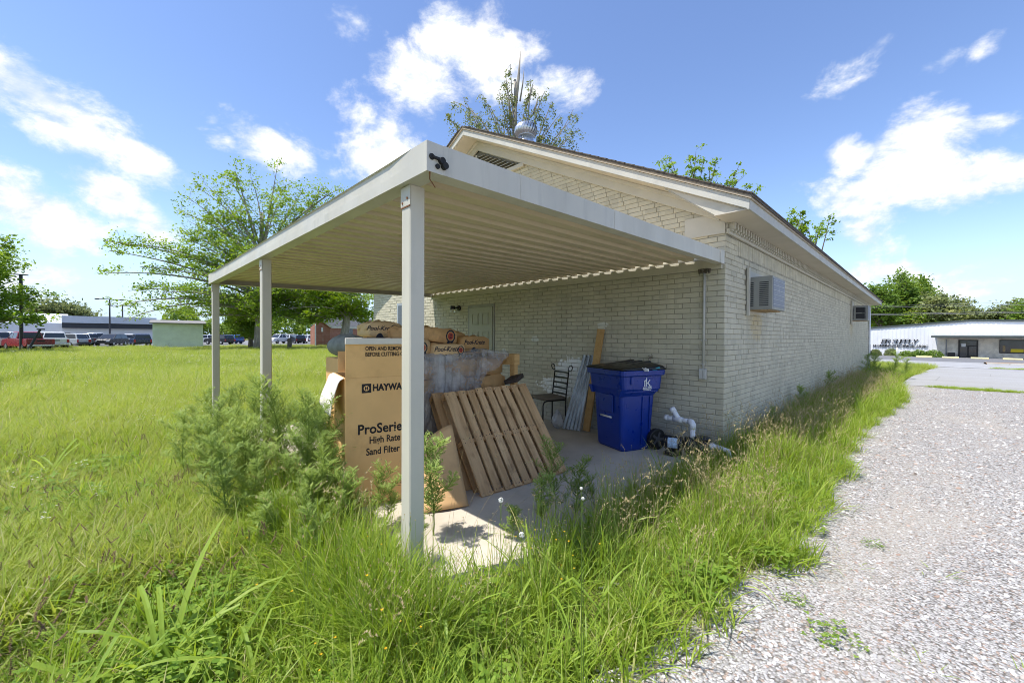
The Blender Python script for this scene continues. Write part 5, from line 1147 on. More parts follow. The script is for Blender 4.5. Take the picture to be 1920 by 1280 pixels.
# red brick house
t = NT('red_brick'); bk = t.node('ShaderNodeTexBrick'); co = t.node('ShaderNodeMapping'); t.l.new(t.position(), co.inputs[0]); co.inputs['Rotation'].default_value = (RAD(90), 0, 0); t.l.new(co.outputs[0], bk.inputs[0]); bk.inputs['Scale'].default_value = 1; bk.inputs['Brick Width'].default_value = .3; bk.inputs['Row Height'].default_value = .1; bk.inputs['Mortar Size'].default_value = .008
bk.inputs['Color1'].default_value = (.30, .11, .075, 1); bk.inputs['Color2'].default_value = (.38, .16, .11, 1); bk.inputs['Mortar'].default_value = (.36, .27, .22, 1); REDB = t.finish(t.mix(t.remap(t.noise(1.5, 5), .3, .7, 0, .4), bk.outputs[0], (.24, .08, .05)), .9)
hA, hB, hC, hD = far(582, 74), far(592, 70), far(619, 71), far(712, 83)
bh_ = thing('brick_house', 'small red brick house with grey roof behind the tree trunk', 'house', tuple(hC), group='buildings across the field')
ze = zat(619, 611, 71); zr = zat(598, 596, 73); z0 = float(hC[2])-.3
g0, g1 = Vector((hB[0], hB[1], 0)), Vector((hC[0], hC[1], 0)); s0 = Vector((hD[0], hD[1], 0)); dep = s0-g1; mid = g0.lerp(g1, .28)
mb = MB(); Z_ = lambda p, z: (p.x, p.y, z)
mb.add([Z_(g0, z0), Z_(g1, z0), Z_(g1, ze), Z_(mid, zr), Z_(g0, zr-.9)], [(0, 1, 2, 3, 4)]); mb.add([Z_(g1, z0), Z_(s0, z0), Z_(s0, ze), Z_(g1, ze)], [(0, 1, 2, 3)]); mb.add([Z_(g0, z0), Z_(g0, zr-.9), Z_(g0+dep, zr-.9), Z_(g0+dep, z0)], [(0, 1, 2, 3)])
hw = mb.build('wall', REDB, bh_); mb = MB(); ha = Vector((hA[0], hA[1], 0)); mb.add([Z_(ha, z0), Z_(g0-(g1-g0)*.05, z0), Z_(g0-(g1-g0)*.05, ze+.3), Z_(ha, ze-.2)], [(0, 1, 2, 3)]); mb.build('wing_wall', REDB, bh_)
mb = MB(); ov = (g1-g0).normalized()*.5; bk_ = -dep.normalized()*.5; dz = Vector((0, 0, .18))
q = [g1+ov+bk_+Vector((0, 0, ze-.12)), s0+ov+Vector((0, 0, ze-.12)), mid+dep+Vector((0, 0, zr+.1)), mid+bk_+Vector((0, 0, zr+.1))]; mb.hexa([*q, *[p_+dz for p_ in q]]); rf_ = mb.build('roof', GREYROOF, bh_)
mb = MB(); mb.bar(q[0]+Vector((0, 0, -.04)), q[1]+Vector((0, 0, -.04)), .12, .35); mb.bar(q[0]+bk_*.1+Vector((0, 0, .02)), q[3]+bk_*.1+Vector((0, 0, .02)), .12, .35); e_ = mb.build('eave_board', M('cream_trim', (.55, .52, .44), .6), bh_); e_['kind'] = 'stuff'
n_ = Vector((CAM_LOC[0], CAM_LOC[1], 0))-g1; n_.normalize(); w0 = g0.lerp(g1, .38); w1 = g0.lerp(g1, .50); zz0, zz1 = zat(604, 622, 71), zat(604, 614, 71)
mb = MB(); mb.hexa([Z_(w0+n_*.06, zz0), Z_(w1+n_*.06, zz0), Z_(w1-n_*.2, zz0), Z_(w0-n_*.2, zz0), Z_(w0+n_*.06, zz1), Z_(w1+n_*.06, zz1), Z_(w1-n_*.2, zz1), Z_(w0-n_*.2, zz1)]); mb.build('vent', M('vent_white', (.75, .75, .75), .5), bh_)
w0 = g0.lerp(g1, -.06); w1 = g0.lerp(g1, .03); mb = MB(); mb.hexa([Z_(w0+n_*.25, z0), Z_(w1+n_*.25, z0), Z_(w1+n_*.1, z0), Z_(w0+n_*.1, z0), Z_(w0+n_*.25, ze), Z_(w1+n_*.25, ze), Z_(w1+n_*.1, ze), Z_(w0+n_*.1, ze)]); mb.build('downspout', M('vent_white', (0, 0, 0)), bh_)
for k, tt in enumerate((.24, .55)):
    w0 = g1+dep*tt; w1 = g1+dep*(tt+.16); mb = MB(); nn = ov.normalized()*.08; mb.hexa([Z_(w0, z0+1.2), Z_(w1, z0+1.2), Z_(w1+nn, z0+1.2), Z_(w0+nn, z0+1.2), Z_(w0, ze-.3), Z_(w1, ze-.3), Z_(w1+nn, ze-.3), Z_(w0+nn, ze-.3)]); mb.build('window', CGLASS, bh_)
# stump and marker in the field
q = far(543, 58); mb = MB(); mb.tube([(q[0], q[1], q[2]-.1), (q[0], q[1], q[2]+1.0), (q[0]+.03, q[1], q[2]+1.35)], [.30, .24, .20], 10); o = mb.build('tree_stump', M('bark_grey', (.16, .135, .11), .95, var=.3, scale=6, bump=1., bscale=9), smooth=True); setp(o, 'short grey tree stump in the field right of the middle post', 'stump')

# ------------------------------------------------------------------ plumbing shop across the road
YS = 60.; P_ = lambda u, v: on(u, v, 'y', YS)
zb_ = float(P_(1750, 669)[2]); xl, xe = -7.0, 24.0
shop = thing('supply_store', 'low white metal supply store with stone entrance across the road', 'store', (6, YS, zb_))
zr_ = lambda x: float(np.interp(x, [-7, P_(1627, 615)[0], P_(1823, 602)[0], P_(1920, 607)[0], 24], [P_(1627, 617)[2]-.3, P_(1627, 615)[2], P_(1823, 602)[2], P_(1920, 606.5)[2], P_(1920, 612)[2]]))
xk = float(P_(1823, 602)[0]); xstone = float(P_(1757, 650)[0])
t = NT('ribbed_white_metal'); wv = t.node('ShaderNodeTexWave'); wv.bands_direction = 'X'; t.l.new(t.position(), wv.inputs[0]); wv.inputs['Scale'].default_value = 1.0
WMET = t.finish(t.mix(t.remap(t.noise(.7, 5), .3, .7), (.68, .69, .71), (.76, .77, .78)), .45, 0, .4)
mb = MB(); mb.extrude([(xl, YS, zb_-.5), (xe, YS, zb_-.5), (xe, YS, zr_(xe)), (xk, YS, zr_(xk)), (xl, YS, zr_(xl))], (0, 22, 0)); wl2 = mb.build('wall', WMET, shop)
nrib = 0; x = xl+.2; ribme = None
mb = MB()
while x < xe-.2:
    top = zr_(x)-.15; lo_ = zb_ if x < xstone-.1 else float(P_(1850, 626)[2])+.1
    mb.hexa([(x-.05, YS-.018, lo_), (x+.05, YS-.018, lo_), (x+.09, YS-.001, lo_), (x-.09, YS-.001, lo_), (x-.05, YS-.018, top), (x+.05, YS-.018, top), (x+.09, YS-.001, top), (x-.09, YS-.001, top)]); x += .33
mb.build('wall_ribs', WMET, shop, kind='stuff')
DKTRIM = M('dark_green_trim', (.06, .075, .07), .5, var=.1)
for p0, p1 in (((xl-.3, zr_(xl)), (xk, zr_(xk))), ((xk, zr_(xk)), (xe+.3, zr_(xe)))): mb = MB(); mb.bar((p0[0], YS-.03, p0[1]+.08), (p1[0], YS-.03, p1[1]+.08), .16, .20, up=(0, 0, 1)); mb.build('roof_edge', DKTRIM, shop)
# stone front under a canopy
STONE = M('pale_stone', (.78, .71, .60), .85, var=.14, scale=2.5, bump=.5, bscale=12)
mb = MB(); zc0 = float(P_(1850, 631)[2]); mb.box((xstone, YS-.30, zb_-.5), (xe, YS-.06, zc0-.15)); stn = mb.build('stone_front', STONE, shop)
rr = random.Random(8); dx0, dx1 = float(P_(1798, 650)[0]), float(P_(1832, 650)[0]); wx0_, wx1_ = float(P_(1873, 650)[0]), xe-3
nz_ = 14; hh = (zc0-.2-zb_)/nz_; sto = []
for k in range(nz_):
    x = xstone+.02; z = zb_+k*hh
    while x < 14.5:
        ln = rr.uniform(.35, .9)
        if not (dx0-.15 < x+ln and x < dx1+.15) and not (wx0_-.15 < x+ln and z > zb_+1.0): sto.append((x, z, ln))
        x += ln
for x, z, ln in sto[:300]:
    dd = rr.uniform(.01, .05); mb = MB(); mb.hexa([(x+.02, YS-.30-dd, z+.02), (x+ln-.02, YS-.30-dd, z+.02), (x+ln-.01, YS-.301, z+.01), (x+.01, YS-.301, z+.01), (x+.02, YS-.30-dd, z+hh-.02), (x+ln-.02, YS-.30-dd, z+hh-.02), (x+ln-.01, YS-.301, z+hh-.01), (x+.01, YS-.301, z+hh-.01)]); mb.build('stone', STONE, stn)
zc1 = float(P_(1850, 626)[2]); xc = float(P_(1753, 615)[0])
mb = MB(); mb.extrude([(xc, YS-2.4, zc0-.08), (xc, YS-2.4, zc0+.10), (xc, YS-.06, zc1+.1), (xc, YS-.06, zc0-.08)], (xe+.5-xc, 0, 0)); mb.build('canopy', M('canopy_metal', (.45, .47, .48), .4, .3), shop)
mb = MB(); mb.bar((xc-.3, YS-2.5, zc0-.02), (xe+.5, YS-2.5, zc0-.02), .22, .20); mb.build('gutter', DKTRIM, shop)
FRM = M('bronze_frame', (.035, .03, .027), .5)
mb = MB(); zd1 = float(P_(1815, 637)[2]); mb.box((dx0-.06, YS-.40, zb_-.1), (dx1+.06, YS-.302, zd1)); dfr = mb.build('entrance', FRM, shop)
SHG = M('shop_glass', (.03, .033, .035), .06, spec=.9, var=.3, scale=.8)
for k in range(2): mb = MB(); w = (dx1-dx0)/2; mb.box((dx0+.07+w*k, YS-.42, zb_+.12), (dx0+w*(k+1)-.07, YS-.401, zd1-.7)); mb.build('door_pane', SHG, dfr)
mb = MB(); mb.box((dx0+.07, YS-.42, zd1-.6), (dx1-.07, YS-.401, zd1-.1)); mb.build('transom_pane', SHG, dfr)
mb = MB(); mb.box((dx0+(dx1-dx0)*.12, YS-.426, zb_+1.2), (dx0+(dx1-dx0)*.36, YS-.4205, zb_+1.55)); mb.build('door_notice', M('notice_white', (.7, .7, .7), .6), dfr)
zw0, zw1 = float(P_(1890, 662)[2]), float(P_(1890, 637)[2]); mb = MB(); mb.box((wx0_, YS-.40, zw0), (wx1_, YS-.302, zw1)); sw_ = mb.build('shop_window', FRM, shop)
npn = 5
for k in range(npn): w = (wx1_-wx0_)/npn; mb = MB(); mb.box((wx0_+w*k+.05, YS-.42, zw0+.08), (wx0_+w*(k+1)-.05, YS-.401, zw1-.08)); mb.build('pane', SHG, sw_)
yb0, yb1 = float(P_(1894, 650)[0]), float(P_(1918, 650)[0]); mb = MB(); mb.box((yb0, YS-.45, zw0+.12), (yb1, YS-.425, float(P_(1900, 654)[2]))); mb.build('yellow_banner', M('yellow_banner', (.72, .56, .02), .6, var=.03), sw_)
for z_, h_ in ((.62, .40), (.22, .32)):
    write('PARTS' if z_ > .5 else 'SERVICE', h_, ((yb0+yb1)/2, YS-.452, zw0+.05+z_), (1, 0, 0), (0, 0, 1), M('banner_ink', (.10, .09, .03), .6), sw_, name='banner_lettering', bold=.02, align='CENTER', sx=1.2) if False else None
mb = MB(); mb.box((float(P_(1879, 650)[0]), YS-.44, zw0+.15), (float(P_(1884, 650)[0]), YS-.425, zw0+.75)); mb.build('window_display', M('display_brown', (.35, .25, .12), .6), sw_)
mb = MB(); xp = float(P_(1774, 650)[0]); mb.tube([(xp, YS-.4, zb_+.3), (xp, YS-.4, zc0-.3)], .05, 8); mb.build('downspout', M('downspout_grey', (.3, .3, .3), .6), shop)
mb = MB(); mb.box((xp+.1, YS-.95, zb_), (xp+.65, YS-.5, zb_+.55)); o = mb.build('waste_bin', FRM, bevel=.03); setp(o, 'small black bin beside the downspout of the supply store', 'bin')
# raised serif lettering on the white wall: upright and slanted strokes with slab serifs
LTR = M('sign_black', (.02, .02, .022), .5)
GL = {'B': (['0,0 0,1', '0,1 .45,1 .6,.88 .6,.64 .45,.53 0,.53', '.45,.53 .66,.40 .66,.14 .48,0 0,0'], ['0,0', '0,1'], .72), 'R': (['0,0 0,1', '0,1 .45,1 .62,.88 .62,.64 .45,.52 0,.52', '.34,.52 .68,0'], ['0,0', '0,1', '.68,0'], .76),
 'S': (['.62,.80 .58,.94 .42,1 .2,1 .06,.88 .06,.68 .2,.57 .48,.47 .62,.36 .62,.14 .46,0 .2,0 .06,.08 .0,.24'], [], .68), 'U': (['0,1 0,.22 .12,.04 .3,0 .48,.04 .6,.22 .6,1'], ['0,1', '.6,1'], .74), 'P': (['0,0 0,1', '0,1 .45,1 .62,.88 .62,.60 .45,.47 0,.47'], ['0,0', '0,1'], .70),
 'L': (['0,1 0,0 .58,0 .58,.2'], ['0,1', '0,0'], .66), 'Y': (['0,1 .32,.48 .32,0', '.64,1 .32,.48'], ['0,1', '.64,1', '.32,0'], .70), 'M': (['0,0 0,1 .38,.2 .76,1 .76,0'], ['0,0', '.76,0', '0,1', '.76,1'], .92), 'I': (['0,0 0,1'], ['0,0', '0,1'], .24), 'N': (['0,0 0,1 .6,0 .6,1'], ['0,0', '0,1', '.6,1'], .78),
 'G': (['.62,.80 .52,.95 .34,1 .14,.94 .0,.72 .0,.28 .14,.06 .34,0 .54,.06 .62,.2 .62,.44 .40,.44'], [], .74), 'E': (['0,0 0,1 .58,1 .58,.82', '0,.52 .42,.52', '0,0 .6,0 .6,.2'], ['0,0', '0,1'], .72), 'C': (['.62,.80 .52,.95 .34,1 .14,.94 .0,.72 .0,.28 .14,.06 .34,0 .54,.06 .62,.2'], [], .72), 'T': (['.32,0 .32,1', '0,.82 0,1 .64,1 .64,.82'], ['.32,0'], .72),
 'A': (['0,0 .34,1 .68,0', '.13,.36 .55,.36'], ['0,0', '.68,0'], .78), 'H': (['0,0 0,1', '.6,0 .6,1', '0,.5 .6,.5'], ['0,0', '0,1', '.6,0', '.6,1'], .76), 'V': (['0,1 .34,0 .68,1'], ['0,1', '.68,1'], .76), '-': (['.02,.45 .22,.45'], [], .32), ' ': ([], [], .42)}
def sign(text, x0, x1, z, h, w, parent, y):
    tot = sum(GL[c][2] for c in text); k = (x1-x0-h*.25)/tot; x = x0; sl = .26
    for c in text:
        st, se, adv = GL[c]; mb = MB(); pt_ = lambda s: (x+float(s.split(',')[0])*k+float(s.split(',')[1])*h*sl, z+float(s.split(',')[1])*h)
        for s in st:
            q = [pt_(a) for a in s.split()]
            for i, (a, b) in enumerate(zip(q, q[1:])):
                vert = abs(b[1]-a[1]) > abs(b[0]-a[0])*.8; ww = w*(1.25 if vert else .62); mb.bar((a[0], y-.02-.002*(i % 3), a[1]), (b[0], y-.02-.002*(i % 3), b[1]), .05, ww, up=(0, -(b[1]-a[1])*0+0, 1) if abs(b[1]-a[1]) < 1e-6 else ((b[1]-a[1]), 0, -(b[0]-a[0])))
        for s in se: a = pt_(s); mb.box((a[0]-w*1.3, y-.052, a[1]-w*.25), (a[0]+w*1.3, y-.012, a[1]+w*.25))
        if st: o = mb.build('letter', LTR, parent)
        x += adv*k
sg = thing('store_sign', 'black slanted serif lettering fixed to the white store wall', 'sign', (0, YS-.1, zb_+2))
s1, s2, s3, s4 = P_(1653, 643.8), P_(1722, 635.5), P_(1637, 651.2), P_(1741, 645)
sign('BR SUPPLY', float(s1[0]), float(s2[0]), float(P_(1690, 643.5)[2]), float(P_(1690, 636)[2]-P_(1690, 643.5)[2]), .062, sg, YS-.06)
sign('PLUMBING-ELECTRICAL-HVAC', float(s3[0]), float(s4[0]), float(P_(1690, 650.5)[2]), float(P_(1690, 646.3)[2]-P_(1690, 650.5)[2]), .038, sg, YS-.06)
# wheel stops, bollard, condenser unit, poles and wires
YEL = M('yellow_paint', (.64, .56, .30), .7, var=.1, scale=5, dirt=(.5, .46, .34), dscale=3)
SL = ['leftmost yellow wheel stop, in front of the shrubs', 'yellow wheel stop left of the store entrance', 'yellow wheel stop right of the store entrance', 'rightmost yellow wheel stop, under the shop window']
for k, (u0, u1, v) in enumerate(((1718, 1748, 667.5), (1766, 1798, 669.5), (1820, 1854, 671.5), (1880, 1918, 673))):
    a, b = on(u0, v, 'y', 55.5), on(u1, v, 'y', 55.5); z = float(ground_z(a[0], 55.5))+.03; mb = MB(); mb.extrude([(a[0], 55.35, z), (a[0], 55.65, z), (a[0], 55.6, z+.15), (a[0], 55.4, z+.15)], (b[0]-a[0], 0, 0)); o = mb.build('wheel_stop', YEL, bevel=.02); setp(o, SL[k], 'wheel stop', 'wheel stops before the store')
q = on(1682, 670, 'y', 50); z = float(ground_z(q[0], 50)); mb = MB(); mb.tube([(q[0], 50, z), (q[0], 50, z+.95), (q[0], 50, z+1.0)], [.09, .09, .05], 10); o = mb.build('bollard', M('bollard_white', (.75, .75, .74), .5), smooth=True); setp(o, 'thin white marker post beside the road before the store', 'bollard')
q = on(1622, 665, 'y', 57); z = float(ground_z(q[0], 57)); ac_ = thing('condenser_unit', 'dark outdoor condenser unit at the left end of the store wall', 'condenser', (q[0]-.4, 57, z)); mb = MB(); mb.box((q[0]-1.2, 56.4, z), (q[0]+.42, 57.8, z+1.3)); mb.build('case', M('unit_dark', (.05, .055, .06), .5), ac_, bevel=.03)
for k in range(7): mb = MB(); mb.box((q[0]-1.1, 56.38, z+.12+.16*k), (q[0]+.36, 56.399, z+.2+.16*k)); mb.build('slat', M('unit_slat', (.16, .17, .18), .5), ac_)
WIRE = M('wire', (.20, .20, .21), .6)
for x, lab in ((-48, 'utility pole far left behind the building'), (52, 'utility pole beyond the right edge of the road')):
    z = float(ground_z(x, 46)); up_ = thing('utility_pole', lab, 'utility pole', (x, 46, z)); mb = MB(); mb.tube([(x, 46, z), (x, 46, 10.3)], [.16, .10], 10); mb.build('pole', M('creosote', (.07, .05, .035), .9), up_, smooth=True); mb = MB(); mb.bar((x, 44.9, 9.2), (x, 47.1, 9.2), .12, .12); mb.build('crossarm', M('creosote', (0, 0, 0)), up_)
WL = ['topmost thin wire over the road', 'second wire from the top over the road', 'third wire from the top over the road', 'lowest thick cable over the road']
for k, (v0, v1, r) in enumerate(((575, 567, .008), (577, 571.5, .012), (588.5, 583.5, .016), (590.5, 586, .016))):
    a, b = on(1640, v0, 'y', 46), on(1915, v1, 'y', 46); sl = (b[2]-a[2])/(b[0]-a[0]); pts = [(x, 46+.35*(k-1.5), a[2]+sl*(x-a[0])+.0002*(x-5)**2) for x in np.linspace(-48, 52, 30)]
    mb = MB(); mb.tube(pts, r, 5); o = mb.build('overhead_wire', WIRE); setp(o, WL[k], 'wire', 'wires over the road')
# ------------------------------------------------------------------ trees
BARK = M('bark', (.155, .125, .10), .95, var=.35, scale=5, bump=1., bscale=14, stretch=(1, 1, .25))
BARKL = M('bark_pale', (.30, .27, .23), .95, var=.3, scale=5, bump=.9, bscale=14, stretch=(1, 1, .25))
LEAF_A = leafmat('maple_leaves', (.125, .215, .027), [(.185, .305, .036), (.245, .37, .05), (.32, .42, .08)], .47)
LEAF_B = leafmat('oak_leaves', (.10, .175, .03), [(.145, .24, .04), (.195, .29, .05), (.26, .34, .07)], .42)
LEAF_C = leafmat('grey_leaves', (.11, .15, .055), [(.16, .20, .075), (.21, .25, .10), (.32, .33, .08)], .36)
LEAF_D = leafmat('bright_leaves', (.14, .23, .022), [(.20, .31, .028), (.27, .38, .035), (.33, .42, .06)], .42)
def leaf_object(name, P, Nrm, S, tint, mat, parent, aspect=.62):
    """one four-cornered leaf per point"""
    n = len(P); rng = np.random
    a = rng.normal(size=(n, 3)); a -= Nrm*np.sum(a*Nrm, 1)[:, None]; a /= np.linalg.norm(a, axis=1)[:, None]+1e-9; b = np.cross(Nrm, a)
    S = S[:, None]; V = np.stack([P-a*S*.55, P+b*S*.5*aspect+Nrm*S*.08, P+a*S*.55-Nrm*S*.06, P-b*S*.5*aspect+Nrm*S*.08], 1).reshape(-1, 3)
    me = bpy.data.meshes.new(name); me.vertices.add(4*n); me.vertices.foreach_set('co', V.astype(np.float32).ravel())
    me.loops.add(4*n); me.loops.foreach_set('vertex_index', np.arange(4*n, dtype=np.int32)); me.polygons.add(n); me.polygons.foreach_set('loop_start', np.arange(0, 4*n, 4, dtype=np.int32)); me.polygons.foreach_set('loop_total', np.full(n, 4, np.int32))
    me.update(calc_edges=True); at = me.attributes.new('tint', 'FLOAT', 'POINT'); at.data.foreach_set('value', np.repeat(tint, 4).astype(np.float32))
    me.materials.append(mat); o = bpy.data.objects.new(name, me); COL.objects.link(o)
    if parent is not None: o.parent = parent
    return o
def bez(p0, p1, p2, n): return [(p0*(1-t)**2+p1*2*t*(1-t)+p2*t*t) for t in np.linspace(0, 1, n)]
def tree(label, base, tips, trunk_top, r0, leaf, mat, bark=BARK, n_sub=12, n_leaf=38, spread=.9, seed=1, droop=0., start=.24, name='broadleaf_tree', group=None, lean=(0, 0), inner=.3):
    """tips: crown outline points; every limb ends at one and carries sub-branches with leaf clumps"""
    rg = np.random.RandomState(seed); base = np.array(base, float); top = np.array(trunk_top, float)
    root = thing(name, label, 'tree', tuple(base), group=group); off = base
    tr = bez(base, (base+top)/2+np.array((lean[0], lean[1], 0)), top, 9)
    mb = MB(); mb.tube([p-(0 if i else np.array((0, 0, .4))) for i, p in enumerate(tr)], [r0*1.25]+[r0*(1-.72*(i/8)) for i in range(1, 9)], 12); trunk = mb.build('trunk', bark, root, smooth=True)
    P, N, T = [], [], []; lm = MB()
    for tip in tips:
        tip = np.array(tip, float); hz = (tip[2]-base[2])/max(.1, top[2]-base[2]); f = np.clip(.12+.60*hz*rg.uniform(.6, .9), min(start, .7), .97); i = f*8; i0 = min(int(i), 7); s = tr[i0]+(tr[i0+1]-tr[i0])*(i-i0)
        L = np.linalg.norm(tip-s); mid = (s+tip)/2+np.array((0, 0, L*rg.uniform(.05, .22)))+rg.normal(0, .05*L, 3); c = bez(s, mid, tip, 9)
        rl = min(r0*.30, .02+.011*L); lm.tube([p for p in c], [rl*(1-.85*k/8) for k in range(9)], 6, cap=False)
        for q in range(n_sub):
            t = inner+(1.02-inner)*((q+rg.rand())/n_sub); k = min(int(t*8), 7); p = c[k]+(c[k+1]-c[k])*(t*8-k)
            d = rg.normal(size=3); d[2] = abs(d[2])*.6-droop*1.2; d /= np.linalg.norm(d); l = spread*rg.uniform(.5, 1.25)*(1.1-.45*t); e = p+d*l
            lm.tube([p, (p+e)/2+np.array((0, 0, .06*l)), e], [rl*.30*(1-.6*t), rl*.2*(1-.6*t), .006], 4, cap=False)
            m = int(n_leaf*rg.uniform(.5, 1.3)); u = rg.rand(m)[:, None]; cl = p+(e-p)*(.35+.8*u)+rg.normal(0, .30*l, (m, 3))*np.array((1, 1, .62))
            if droop: cl[:, 2] -= droop*l*rg.rand(m)**1.5*1.6
            P.append(cl); nn = rg.normal(size=(m, 3)); nn[:, 2] = np.abs(nn[:, 2])+.55; N.append(nn/np.linalg.norm(nn, axis=1)[:, None]); T.append(np.clip(rg.uniform(.15, .75)+rg.normal(0, .17, m), 0, 1))
    lm.build('limbs', bark, root, smooth=True)['kind'] = 'stuff'
    P = np.concatenate(P)-off; N = np.concatenate(N); T = np.concatenate(T); leaf_object('crown', P, N, leaf*rg.uniform(.6, 1.3, len(P)), T, mat, root); return root
def px_tips(pts, u_c, r, jr, rg):
    """outline points given as survey bearings and heights at range r, with depth jitter"""
    out = []
    for u, v in pts:
        rr = r+rg.uniform(-jr, jr); d = ray(u, v); h = math.hypot(d[0], d[1]); out.append(CAM_LOC+d*rr/h)
    return out
rg = np.random.RandomState(2)
def fill(poly, n):
    """random points inside an outline"""
    poly = np.array(poly, float); lo, hi = poly.min(0), poly.max(0); out = []
    while len(out) < n:
        p = lo+(hi-lo)*rg.rand(2); ins = False; j = len(poly)-1
        for i in range(len(poly)):
            if (poly[i, 1] > p[1]) != (poly[j, 1] > p[1]) and p[0] < (poly[j, 0]-poly[i, 0])*(p[1]-poly[i, 1])/(poly[j, 1]-poly[i, 1])+poly[i, 0]: ins = not ins
            j = i
        if ins: out.append(tuple(p))
    return out
# big tree behind the carport
R1 = 58.; b1 = far(486, R1)
out1 = [(198, 452), (205, 470), (196, 512), (232, 458), (262, 500), (240, 545), (212, 575), (235, 600), (300, 560), (300, 470), (342, 400), (352, 372), (375, 355), (365, 430), (330, 440), (420, 325), (384, 345), (440, 318), (470, 330), (520, 312), (540, 345), (530, 375), (570, 355), (605, 350), (618, 360), (600, 385), (560, 410), (640, 352), (655, 400), (650, 450), (690, 500), (697, 560)]
tips = px_tips(out1, 486, R1, 3.5, rg)
body1 = [(300, 470), (350, 400), (430, 400), (480, 440), (560, 470), (640, 470), (695, 540), (695, 585), (560, 600), (430, 610), (330, 600), (240, 590)]
tips += px_tips(fill(body1, 46), 486, R1, 8, rg)+px_tips(fill([(400, 560), (560, 540), (690, 545), (690, 600), (560, 622), (430, 618)], 30), 520, R1, 7, rg)
tree('big airy green tree in the field behind the left side of the carport', b1, tips, [*(far(492, R1)[:2]), zat(505, 400, R1)], .58, .27, LEAF_A, bark=BARKL, n_sub=12, n_leaf=44, spread=2.1, seed=4, group='trees round the field')
# second tree with the visible thick trunk
R2 = 56.; b2 = far(640, R2); body2 = [(560, 545), (600, 520), (660, 515), (700, 520), (705, 585), (690, 612), (640, 600), (590, 606), (540, 600)]
tips = px_tips(fill(body2, 34)+[(700, 600), (565, 605), (610, 598), (690, 560)], 640, R2, 5, rg)
tree('thick trunked tree with bright leaves just left of the brick wall', b2, tips, [*(far(652, R2)[:2]), zat(650, 535, R2)], .62, .32, LEAF_D, bark=BARKL, n_sub=11, n_leaf=34, spread=1.6, seed=9, group='trees round the field', lean=(.3, .5), start=.5)
q = far(470, 66); body = [(425, 640), (430, 560), (520, 560), (545, 590), (545, 640)]
tree('dark bushy tree in the shade behind the middle post', q, px_tips(fill([(425, 636), (415, 560), (470, 540), (530, 560), (520, 630)], 30), 470, 66, 4, rg), [q[0], q[1], zat(470, 560, 66)], .3, .34, LEAF_B, n_sub=10, n_leaf=30, spread=1.8, seed=12, group='trees round the field', start=.1)
# leftmost tree
R3 = 60.; b3 = far(-30, R3); out3 = [(15, 448), (22, 480), (5, 505), (-60, 430), (40, 545), (78, 552), (66, 575), (86, 598), (70, 610), (45, 600), (20, 590), (-20, 600), (-60, 590)]
tips = px_tips(out3+fill([(-150, 470), (-40, 450), (10, 470), (30, 535), (70, 575), (60, 600), (-20, 606), (-150, 600)], 22), -30, R3, 5, rg)
tree('green tree cut by the left border of the photo', b3, tips, [*(far(-35, R3)[:2]), zat(-35, 470, R3)], .45, .28, LEAF_A, bark=BARKL, n_sub=11, n_leaf=40, spread=1.5, seed=15, group='trees round the field')
# trees beyond the dealership
for u, v0, w, lab, s in ((96, 566, 42, 'broad pale green tree rising over the white wing of the dealership', 21), (140, 576, 24, 'smaller tree just right of the broad one behind the dealership', 22)):
    r = 150.; q = far(u, r); pts = [(u+w*math.cos(a)*rg.uniform(.5, 1), 600-(600-v0)*rg.uniform(.2, 1)*abs(math.sin(a))) for a in np.linspace(.1, 3.0, 22)]
    tree(lab, q, px_tips(pts, u, r, 6, rg), [q[0], q[1], zat(u, v0+14, r)], .5, .75, LEAF_C, n_sub=8, n_leaf=26, spread=3.2, seed=s, group='trees beyond the dealership')
# topped tree behind the ridge
R4 = 24.; b4 = far(968, R4); T_ = lambda u, v, r=R4: CAM_LOC+ray(u, v)*r/math.hypot(*ray(u, v)[:2])
pts = [(835, 212), (850, 190), (845, 228), (868, 182), (885, 205), (905, 178), (916, 195), (890, 230), (905, 240), (940, 215), (945, 150), (957, 120), (960, 190), (935, 170), (985, 200), (1000, 160), (995, 150), (1003, 200), (1022, 170), (1035, 190), (1030, 230), (1050, 215), (1075, 205), (1082, 215), (1085, 240), (1062, 260), (1075, 275), (1040, 265), (1020, 250), (990, 235), (930, 260), (900, 255), (975, 255), (955, 240), (1058, 285), (880, 215)]
tree('topped tree with bare spires rising behind the roof ridge', b4, px_tips(pts, 968, R4, 1.0, rg)+px_tips(fill([(850, 300), (1085, 310), (1060, 420), (880, 420)], 22), 968, R4, 1.6, rg), T_(966, 150), .26, .125, LEAF_C, bark=BARKL, n_sub=9, n_leaf=30, spread=.55, seed=33, droop=.8, start=.55, name='topped_tree', inner=.45)
tt = [o for o in bpy.data.objects if o.name == 'topped_tree'][0]
for (u0, v0), (u1, v1), r in (((966, 200), (976, 96), .11), ((958, 240), (948, 140), .07), ((985, 200), (1000, 155), .08), ((975, 190), (983, 125), .05), ((1000, 215), (1010, 175), .06)):
    mb = MB(); a, b = T_(u0, v0), T_(u1, v1); mb.tube([a, (a+b)/2+np.array((.05, 0, 0)), b], [r, r*.75, r*.12], 8); mb.build('spire', BARKL, tt, smooth=True)
